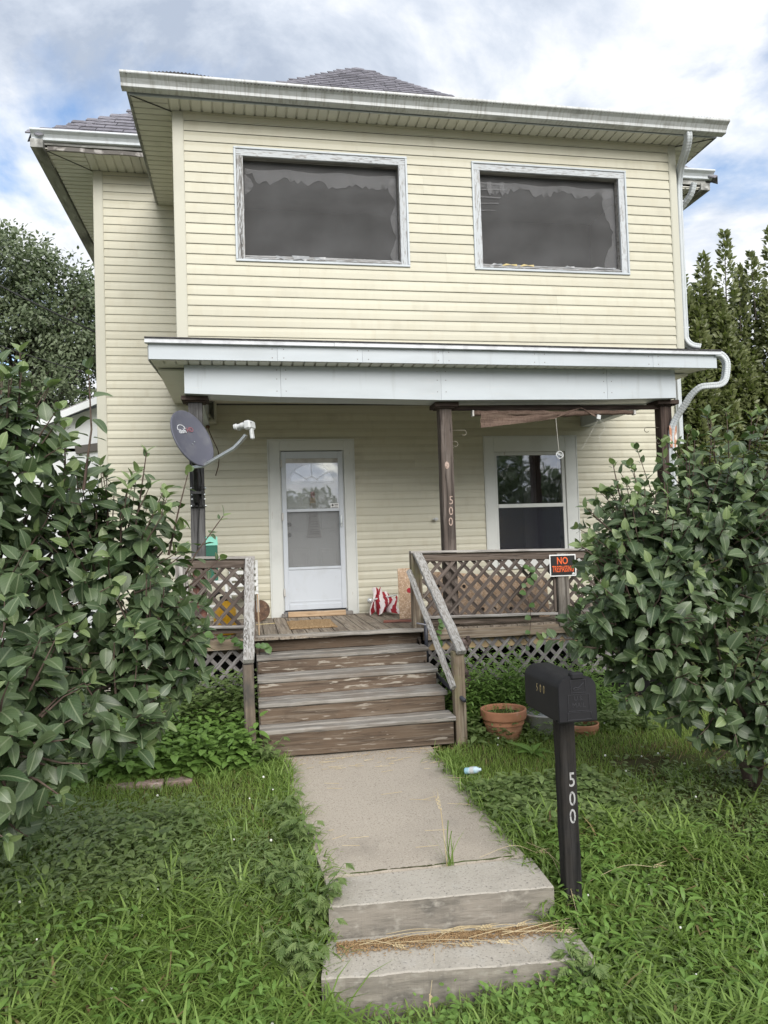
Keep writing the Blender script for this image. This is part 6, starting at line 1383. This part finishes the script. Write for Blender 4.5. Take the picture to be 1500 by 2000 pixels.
# fine mown lawn
x, y, rs = pick(120000, -2.2, 4.4, 4.1, 7.5, lambda x, y: np.clip(.6+.6*patch(x, y, 2.1, 1), .3, 1)*np.where((x > 2.75) & (y < 5.6) & (y > 4.15), .10, 1), 1)
n = len(x); blades('lawn_grass', x, y, rs.uniform(.04, .10, n), rs.uniform(.003, .0058, n), rs.uniform(.2, 1.3, n), rs.uniform(0, 6.28, n), [MT['grass'], MT['drygrass']], rs, rs.uniform(0, .6, n), (rs.random(n) < .05+.25*((x > 1.9) & (y < 5.9) & (patch(x, y, 2.7, 2) > .62))).astype(int), rnd=np.clip(rs.random(n)*.6+.4*patch(x, y, 3.3, 4), 0, .99))
x, y, rs = pick(24000, -1.5, 3.4, 2.7, 4.3, lambda x, y: np.clip(.4+.9*patch(x, y, 3.1, 5), .2, 1), 2)
n = len(x); blades('lawn_grass', x, y, rs.uniform(.04, .11, n), rs.uniform(.003, .006, n), rs.uniform(.3, 1.6, n), rs.uniform(0, 6.28, n), [MT['grass'], MT['drygrass']], rs, rs.uniform(0, .7, n), (rs.random(n) < .05).astype(int))
# broad arching crabgrass in tufts, thick in the foreground
def crab(nt, x0, x1, y0, y1, dens, seed, Lr, name='crabgrass', per=9, wd=(.006, .0125)):
    x, y, rs = pick(nt, x0, x1, y0, y1, dens, seed); ll = rs.uniform(.45, 1.1, len(x))*(.65+.5*patch(x, y, 5.1, seed)); X, Y = tufts(x, y, per, rs, .022); n = len(X)
    blades(name, X, Y, rs.uniform(*Lr, n)*np.repeat(ll, per), rs.uniform(*wd, n), rs.uniform(.9, 2.2, n), rs.uniform(0, 6.28, n), [MT['crabgrass'], MT['drygrass']], rs, rs.uniform(.05, .75, n), (rs.random(n) < .025).astype(int), levels=(0, .3, .62, 1.0), rnd=np.clip(np.repeat(rs.random(len(x))*.55+.45*patch(x, y, 2.6, 11), per)*.65+rs.random(n)*.35, 0, .99))
crab(2000, -1.5, .33, 2.9, 4.3, lambda x, y: np.clip(.05+1.3*patch(x, y, 4.2, 3), 0, 1), 3, (.16, .36), wd=(.009, .019))
crab(2500, 1.55, 3.6, 2.9, 4.6, lambda x, y: np.clip(.08+1.3*patch(x, y, 3.7, 6), 0, 1)*np.where((x > 2.75) & (y > 4.1), .08, 1), 4, (.15, .34), wd=(.009, .019))
crab(700, -1.3, .3, 4.2, 5.2, lambda x, y: np.clip(patch(x, y, 3.4, 1), 0, 1), 5, (.11, .24))
crab(420, 1.55, 3.3, 4.4, 5.3, lambda x, y: np.clip(patch(x, y, 3.0, 8)-.1, 0, 1), 6, (.09, .18))
crab(420, -1.7, -.2, 4.1, 5.3, lambda x, y: np.clip(1.2*patch(x, y, 4.4, 6), 0, 1), 44, (.12, .26))
crab(230, -1.3, .15, 5.9, 7.3, lambda x, y: np.clip(.2+patch(x, y, 4, 2), 0, 1), 7, (.14, .30))
crab(330, 1.85, 3.5, 6.3, 7.4, lambda x, y: np.clip(.3+patch(x, y, 4, 4), 0, 1), 8, (.16, .36), wd=(.004, .009))
crab(420, .25, 1.68, 3.1, 3.50, lambda x, y: np.clip(.25+1.0*(y < 3.42)+0*x, 0, 1), 9, (.08, .20))
crab(900, -1.2, 2.4, 2.75, 3.35, lambda x, y: np.clip(.3+patch(x, y, 5, 3), 0, 1), 43, (.07, .18))
x = np.concatenate([np.random.default_rng(4).uniform(.20, .44, 260), np.random.default_rng(5).uniform(1.50, 1.70, 260)]); y = np.concatenate([np.random.default_rng(6).uniform(3.5, 6.5, 260), np.random.default_rng(7).uniform(3.5, 6.2, 260)])
x = np.where(x < 1, x-.02-.075*np.clip(y-4.3, 0, 2.2), x); rs = np.random.default_rng(10); X, Y = tufts(x, y, 8, rs, .025); n = len(X); blades('edge_grass', X, Y, rs.uniform(.06, .20, n), rs.uniform(.004, .010, n), rs.uniform(.8, 2.2, n), rs.uniform(0, 6.28, n), MT['crabgrass'], rs, rs.uniform(.1, .8, n))
# broadleaf weeds: little plants of several leaves
def weeds(name, npl, x0, x1, y0, y1, dens, seed, h, leaf, T, mat_, nl=(5, 9), tilt=.55, kind='stuff'):
    x, y, rs = pick(npl, x0, x1, y0, y1, dens, seed); P = []; D = []; N_ = []; S = []; R_ = []
    z = gz(x, y)
    for i in range(len(x)):
        k = int(rs.integers(*nl)); hh = rs.uniform(*h); a0 = rs.random()*6.28; lx, ly = rs.normal()*.10*hh, rs.normal()*.10*hh; ss = rs.uniform(*leaf); rc = rs.random()
        for j in range(k):
            f = (j+1)/k; a = a0+2.4*j; el = rs.normal()*.34+tilt*(f-.35)
            P.append((x[i]+lx*f+.02*math.cos(a), y[i]+ly*f+.02*math.sin(a), z[i]+hh*f**.9)); D.append((math.cos(a), math.sin(a), el)); N_.append((-.5*math.cos(a)*el, -.5*math.sin(a)*el-.15, 1)); S.append(ss*(1.1-.45*f)*rs.uniform(.8, 1.2)); R_.append(min(.99, rc*.6+rs.random()*.4))
    if not P: return
    return scatter(name, T, np.array(P), np.array(D), np.array(N_), np.array(S), MT[mat_], None, None, np.array(R_), kind=kind)
weeds('weeds', 1500, -1.6, .30, 3.7, 5.3, lambda x, y: np.clip(.2+patch(x, y, 2.9, 2), 0, 1), 21, (.04, .15), (.04, .085), NARROW, 'weed')
weeds('weeds', 420, -1.9, -.35, 4.2, 5.2, lambda x, y: np.clip(patch(x, y, 4, 3)+.2, 0, 1), 22, (.06, .26), (.04, .085), LEAF2, 'weed', (5, 10), .9)
weeds('weeds', 420, -1.9, -.35, 4.2, 5.4, lambda x, y: np.clip(patch(x, y, 3, 6)+.2, 0, 1), 41, (.06, .22), (.05, .10), NARROW, 'weed', (6, 12), 1.0)
weeds('weeds', 380, -1.3, .3, 2.9, 4.1, lambda x, y: np.clip(patch(x, y, 3.9, 8), 0, 1), 51, (.06, .20), (.06, .13), NARROW, 'weed_light', (5, 10), .8)
weeds('weeds', 420, 1.6, 3.3, 2.95, 4.3, lambda x, y: np.clip(patch(x, y, 3.3, 2), 0, 1), 52, (.06, .18), (.06, .12), NARROW, 'weed_light', (5, 10), .8)
weeds('weeds', 1500, 1.55, 3.6, 3.1, 5.2, lambda x, y: np.clip(.1+patch(x, y, 3.1, 5), 0, 1), 23, (.04, .14), (.035, .08), NARROW, 'weed')
weeds('weeds', 520, 1.55, 2.5, 4.4, 5.3, lambda x, y: np.clip(patch(x, y, 3.6, 1)+.2, 0, 1), 24, (.05, .14), (.05, .09), LEAF, 'weed')
weeds('weeds', 900, -1.35, .03, 6.15, 7.42, lambda x, y: .9+0*x, 25, (.10, .38), (.06, .12), LEAF, 'weed_light', (6, 11))
weeds('weeds', 420, -.75, .02, 6.8, 7.42, lambda x, y: .9+0*x, 26, (.25, .62), (.05, .10), LEAF, 'weed', (9, 14))
weeds('weeds', 230, 1.9, 2.75, 6.72, 7.30, lambda x, y: .9+0*x, 61, (.30, .72), (.05, .10), NARROW, 'weed_light', (12, 20), .8)
weeds('weeds', 800, 1.85, 3.6, 6.65, 7.44, lambda x, y: .9+0*x, 27, (.18, .60), (.04, .085), NARROW, 'weed_light', (9, 16))
weeds('weeds', 420, 1.86, 3.6, 6.25, 6.9, lambda x, y: np.clip(patch(x, y, 5, 5)+.2, 0, 1), 28, (.06, .22), (.045, .085), LEAF, 'weed', (5, 9))
weeds('clover', 1500, -1.6, 3.4, 2.7, 3.9, lambda x, y: np.clip(patch(x, y, 4.3, 9), 0, 1), 29, (.03, .07), (.018, .032), ROUND, 'weed_light', (3, 5), .1)
weeds('clover', 1500, -1.8, 1.0, 4.6, 6.0, lambda x, y: np.clip(patch(x, y, 3.3, 7)-.1, 0, 1), 30, (.02, .05), (.015, .026), ROUND, 'weed', (3, 5), .1)
weeds('weeds', 160, .3, 1.6, 3.05, 3.46, lambda x, y: .8+0*x, 31, (.05, .14), (.03, .06), LEAF, 'weed_light', (5, 9))
weeds('weeds', 50, 2.7, 4.6, 4.0, 5.6, lambda x, y: .6+0*x, 32, (.04, .16), (.05, .09), LEAF, 'weed')
x, y, rs = pick(1500, 2.5, 4.8, 4.2, 5.7, lambda x, y: .8+0*x, 33); n = len(x); blades('dead_grass', x, y, rs.uniform(.05, .20, n), rs.uniform(.003, .006, n), rs.uniform(.2, 1.2, n), rs.uniform(0, 6.28, n), MT['drygrass'], rs, rs.uniform(1.0, 1.5, n))
# single plants that stand out
def rosette(name, label, cat, x, y, n, L, T, m, seed, el=(.25, .9), group=None):
    rs = np.random.default_rng(seed); z = float(gz(np.array([x]), np.array([y]))[0]); t = thing(name, (x, y, z), label, cat, group)
    a = np.arange(n)*2.4+rs.random(); e = np.linspace(el[0], el[1], n)+rs.normal(size=n)*.1
    me = np_mesh('leaf', T[0], T[1], MT[m], np.full(len(T[0]), .3), T[2])
    for i in range(n):
        d = Vector((math.cos(a[i]), math.sin(a[i]), e[i])).normalized(); nn = Vector((-math.cos(a[i])*e[i], -math.sin(a[i])*e[i]-.2, 1)); zz = (nn-d*nn.dot(d)).normalized(); yy = zz.cross(d); s = L*rs.uniform(.7, 1.15)
        link(bpy.data.objects.new('leaf', me), t, Matrix(((d.x*s, yy.x*s, zz.x*s, x), (d.y*s, yy.y*s, zz.y*s, y), (d.z*s, yy.z*s, zz.z*s, z+.02), (0, 0, 0, 1))))
    return t
BIG = leaf_template(.50, 6, .35, .2, .8, .04)
rosette('dock_plant', 'broad leaved dock plant standing in the left lawn under the shrub', 'weed', -.66, 4.85, 8, .24, BIG, 'weed', 1, (.4, 1.6))
rosette('dandelion_plant', 'flat dandelion leaves at the right edge of the walkway', 'weed', 1.64, 5.05, 11, .17, NARROW, 'weed', 2)
rosette('dandelion_plant', 'dandelion leaves in front of the large terracotta pot', 'weed', 2.32, 6.02, 11, .19, NARROW, 'weed_light', 3)
rosette('dandelion_plant', 'dandelion leaves at the foot of the mailbox post', 'weed', 1.86, 3.62, 11, .18, NARROW, 'weed', 4)
rosette('plantain_plant', 'round leaved light green plantain at the lower left corner', 'weed', -.62, 3.28, 9, .105, ROUND, 'weed_light', 5, (.1, .6))
rosette('plantain_plant', 'light green plantain in the grass right of the lowest step', 'weed', 1.98, 3.30, 9, .12, BIG, 'weed_light', 6, (.2, .8))
def fern_weed(x, y, label, seed, nst=9, h=.30):
    rs = np.random.default_rng(seed); z = float(gz(np.array([x]), np.array([y]))[0]); t = thing('ragweed_plant', (x, y, z), label, 'weed', 'feathery weeds by the walkway'); P = []; D = []; N_ = []; S = []; sm = MB()
    for s in range(nst):
        a = rs.random()*6.28; hh = h*rs.uniform(.6, 1.1); ex, ey = .55*hh*math.cos(a), .55*hh*math.sin(a); sm.tube([(x, y, z), (x+ex*.4, y+ey*.4, z+hh*.6), (x+ex, y+ey, z+hh)], [.004, .003, .001], 5, cap=False)
        for k in range(6):
            f = .3+.7*k/5; cx_, cy_, cz_ = x+ex*f, y+ey*f, z+hh*f; b = a+2.4*k
            fl_ = .085*(1.2-f*.5)
            for q in range(4):
                for sg in (-1, 1):
                    g = (q+1)/4.5; px_, py_ = cx_+math.cos(b)*fl_*g, cy_+math.sin(b)*fl_*g
                    P.append((px_, py_, cz_-.02*g)); D.append((math.cos(b+sg*.9), math.sin(b+sg*.9), .1)); N_.append((0, -.2, 1)); S.append(.038*(1.25-g))
            P.append((cx_, cy_, cz_)); D.append((math.cos(b), math.sin(b), -.1)); N_.append((0, -.2, 1)); S.append(fl_*1.15)
    sm.obj('stems', MT['vine'], t); scatter('leaves', NARROW, np.array(P), np.array(D), np.array(N_), np.array(S), MT['weed'], t, None, None, kind='stuff')
fern_weed(.30, 4.02, 'feathery ragweed leaning over the left edge of the upper concrete step', 4, 11, .30)
fern_weed(.18, 4.22, 'feathery ragweed beside the left edge of the walkway front', 5, 9, .26)
fern_weed(.30, 4.72, 'feathery ragweed halfway along the left edge of the walkway', 14, 11, .22)
fern_weed(.24, 3.72, 'feathery ragweed at the left end of the lowest concrete step', 15, 11, .26)
fern_weed(.20, 5.15, 'low feathery ragweed spreading over the left edge of the walkway', 6, 9, .16)
fern_weed(.14, 6.22, 'feathery ragweed at the foot of the left stair post', 7, 9, .22)
fern_weed(1.52, 3.42, 'feathery ragweed at the right end of the lowest concrete step', 8, 9, .20)
fern_weed(2.35, 6.95, 'taller feathery ragweed against the lattice behind the terracotta pot', 9, 12, .5)
# wheat stalk growing from the walkway crack and lying straw
def ear(mb, p, d, L=.07):
    d = Vector(d).normalized(); p = Vector(p)
    for k in range(7):
        q = p+d*(L*k/7); s = d.cross(Vector((0, 1, 0))).normalized()*(.006 if k % 2 else -.006)
        mb.tube([q, q+d*.007+s, q+d*.016+s*.6], [.0018, .0042, .001], 5); mb.tube([q+d*.01+s, q+d*.06+s*2.2], .0006, 4)
wh = thing('wheat_stalk', (1.085, 4.215, -.05), 'wheat stalk growing from the crack at the front of the walkway', 'wheat')
for k, (dx, h) in enumerate(((-.03, .33), (.03, .20), (.012, .26))):
    mb = MB(); mb.tube(smoothed([(1.085+.012*k, 4.215, -.07), (1.085+dx*.4, 4.21, -.07+h*.5), (1.085+dx, 4.20, -.07+h)]), .0028, 5); mb.obj('stalk', MT['crabgrass'] if k else MT['straw'], wh)
mb = MB(); ear(mb, (1.055, 4.20, .25), (-.25, 0, 1), .08); mb.obj('ear', MT['straw'], wh)
rs = np.random.default_rng(12); x = 1.09+rs.normal(size=16)*.018; y = np.full(16, 4.215); blades('blade', x, y, rs.uniform(.08, .24, 16), np.full(16, .006), rs.uniform(.2, .9, 16), rs.uniform(0, 6.28, 16), MT['crabgrass'], rs, rs.uniform(.02, .35, 16), z=np.full(16, -.07), kind=None, parent=wh)
def litter():
    rs = random.Random(9); mb = MB()
    for k in range(20):                                   # long stalks along the lower step
        x = rs.uniform(.42, 1.45); y = 3.84-.07*(x-.4)+rs.uniform(-.07, .03); L = rs.uniform(.12, .55); a = rs.uniform(-.7, .7); z = -.232+rs.uniform(0, .022)
        p = Vector((x, y, z)); q = p+Vector((math.cos(a)*L, math.sin(a)*L*.55, rs.uniform(-.004, .012)))
        if q.x > 1.66: q.x = 1.66
        q.y = min(q.y, 3.86-.07*(q.x-.4)); m = p.lerp(q, .5)+Vector((0, rs.uniform(-.02, .02), .01)); mb.tube(smoothed([p, m, q], 4), rs.uniform(.0011, .0021), 5)
        if rs.random() < .3: ear(mb, q, q-m, .06)
    for p, q in (((1.25, 3.78, -.22), (1.33, 3.36, -.38)), ((1.62, 4.1, .02), (1.66, 3.75, -.2)), ((.86, 3.80, -.22), (.80, 3.50, -.33)), ((1.28, 4.22, -.045), (1.62, 4.22, -.05)), ((1.58, 4.25, .0), (1.66, 3.9, -.12)), ((1.78, 3.95, -.14), (2.25, 4.02, -.12))):
        p, q = Vector(p), Vector(q); mb.tube(smoothed([p, p.lerp(q, .5)+Vector((.03, 0, .05)), q]), .0012, 5); ear(mb, q, q-p, .05)
    for k in range(60):
        x = rs.uniform(.3, 1.6); y = rs.uniform(5.9, 6.3) if k < 40 else rs.uniform(4.3, 5.9); z = -.03+.04*(y-4.25)/2.4+.006; L = rs.uniform(.03, .16); a = rs.uniform(-.5, .5); mb.tube([(x, y, z), (min(x+L*math.cos(a), 1.6), y+L*math.sin(a), z+.003)], .0016, 4)
    prop(mb.obj('straw', MT['straw']), kind='stuff')
    mb = MB()
    for k in range(4200):
        t = rs.random(); x = .40+1.2*t; y = 3.865-.07*(x-.4)-abs(rs.gauss(0, .048)); s = rs.uniform(.004, .011); z = -.241+rs.uniform(0, .014)*max(0, 1-(3.87-y)/.1); a = rs.random()*3.14; dx, dy = s*math.cos(a), s*math.sin(a)
        mb.add([(x-dx, y-dy, z), (x+dy*.4, y-dx*.4, z+.003), (x+dx, y+dy, z+.001), (x-dy*.4, y+dx*.4, z+.004)], [(0, 1, 2), (0, 2, 3)])
    for k in range(500):
        x = rs.uniform(.2, 1.75); y = 6.33-abs(rs.gauss(0, .10)); z = .012; s = rs.uniform(.003, .010); a = rs.random()*3.14; dx, dy = s*math.cos(a), s*math.sin(a); mb.add([(x-dx, y-dy, z), (x+dy*.4, y-dx*.4, z+.003), (x+dx, y+dy, z+.001)], [(0, 1, 2)])
    prop(mb.obj('chaff', MT['chaff'], fix=False), kind='stuff')
litter()
def crack():
    rs = random.Random(21); mb = MB()
    for x0, y0, dx, dy, n in ((.42, 4.243, .055, -.001, 21),):
        pts = [(x0+dx*k, y0+dy*k+rs.uniform(-.006, .006), -.061) for k in range(n)]
        V = []
        for p in pts:
            w = rs.uniform(.003, .010); V += [(p[0], p[1]-w, p[2]), (p[0], p[1]+w, p[2]+.0006)]
        mb.add(V, [(2*k, 2*k+2, 2*k+3, 2*k+1) for k in range(n-1)])
    prop(mb.obj('dirt', MT['soil'], fix=False), kind='stuff')
crack()
def flowers():
    rs = random.Random(4); mb = MB()
    for k in range(46):
        if k < 22: x, y = rs.uniform(-1.3, .25), rs.uniform(3.2, 5.8)
        else: x, y = rs.uniform(1.7, 3.3), rs.uniform(3.3, 6.6)
        z = float(gz(np.array([x]), np.array([y]))[0])+rs.uniform(.05, .10); r = rs.uniform(.005, .009)
        mb.lathe([(0, -r), (r*.8, -r*.6), (r, 0), (r*.75, r*.7), (0, r)], 8, (x, y, z))
    prop(mb.obj('clover_flowers', MT['white_flower'], smooth=True), kind='stuff')
flowers()
# vines: on the left skirt and the right railing
def vine(label, path, nl, L, seed):
    rs = np.random.default_rng(seed); t = thing('vine', path[0], label, 'vine', 'vines on the porch'); P = smoothed(path, 8); MB().tube(P, .0035, 5).obj('stem', MT['twig'], t); me = np_mesh('leaf', ROUND[0], ROUND[1], MT['vine'], np.full(len(ROUND[0]), .4), ROUND[2])
    for k in range(nl):
        p = P[int((k+.5)/nl*(len(P)-1))]; d = Vector((rs.normal()*.8, -.5, -.4+rs.normal()*.4)).normalized(); nn = Vector((rs.normal()*.3, -.8, .6)); z = (nn-d*nn.dot(d)).normalized(); y = z.cross(d); s = L*rs.uniform(.7, 1.2)
        link(bpy.data.objects.new('leaf', me), t, Matrix(((d.x*s, y.x*s, z.x*s, p.x), (d.y*s, y.y*s, z.y*s, p.y), (d.z*s, y.z*s, z.z*s, p.z), (0, 0, 0, 1))))
vine('green vine trailing across the left railing foot to the top step', [(-.75, 7.30, .55), (-.55, 7.35, .80), (-.35, 7.38, .95), (-.15, 7.36, .90), (.05, 7.40, .84), (.20, 7.42, .80)], 22, .085, 3)
vine('green vine climbing the lattice left of the orange sign', [(2.85, 7.40, .6), (2.90, 7.42, 1.0), (2.86, 7.45, 1.3), (2.98, 7.46, 1.44), (2.80, 7.46, 1.50)], 11, .085, 4)
vine('green vine climbing the right railing post under the orange sign', [(3.42, 7.36, .5), (3.40, 7.38, .8), (3.36, 7.36, 1.05), (3.50, 7.38, 1.12)], 22, .09, 5)
vine('green vine between the handrail and the right lattice skirt', [(1.95, 7.35, .35), (1.92, 7.36, .6), (1.88, 7.38, .85), (1.94, 7.40, 1.0)], 12, .075, 6)
x = 2.245+np.random.default_rng(3).normal(size=70)*.09; y = 6.50+np.random.default_rng(4).normal(size=70)*.09; rs = np.random.default_rng(5)
blades('pot_weeds', x, y, rs.uniform(.03, .12, 70), np.full(70, .006), rs.uniform(.4, 1.4, 70), rs.uniform(0, 6.28, 70), MT['crabgrass'], rs, rs.uniform(.1, .9, 70), z=np.full(70, .205))
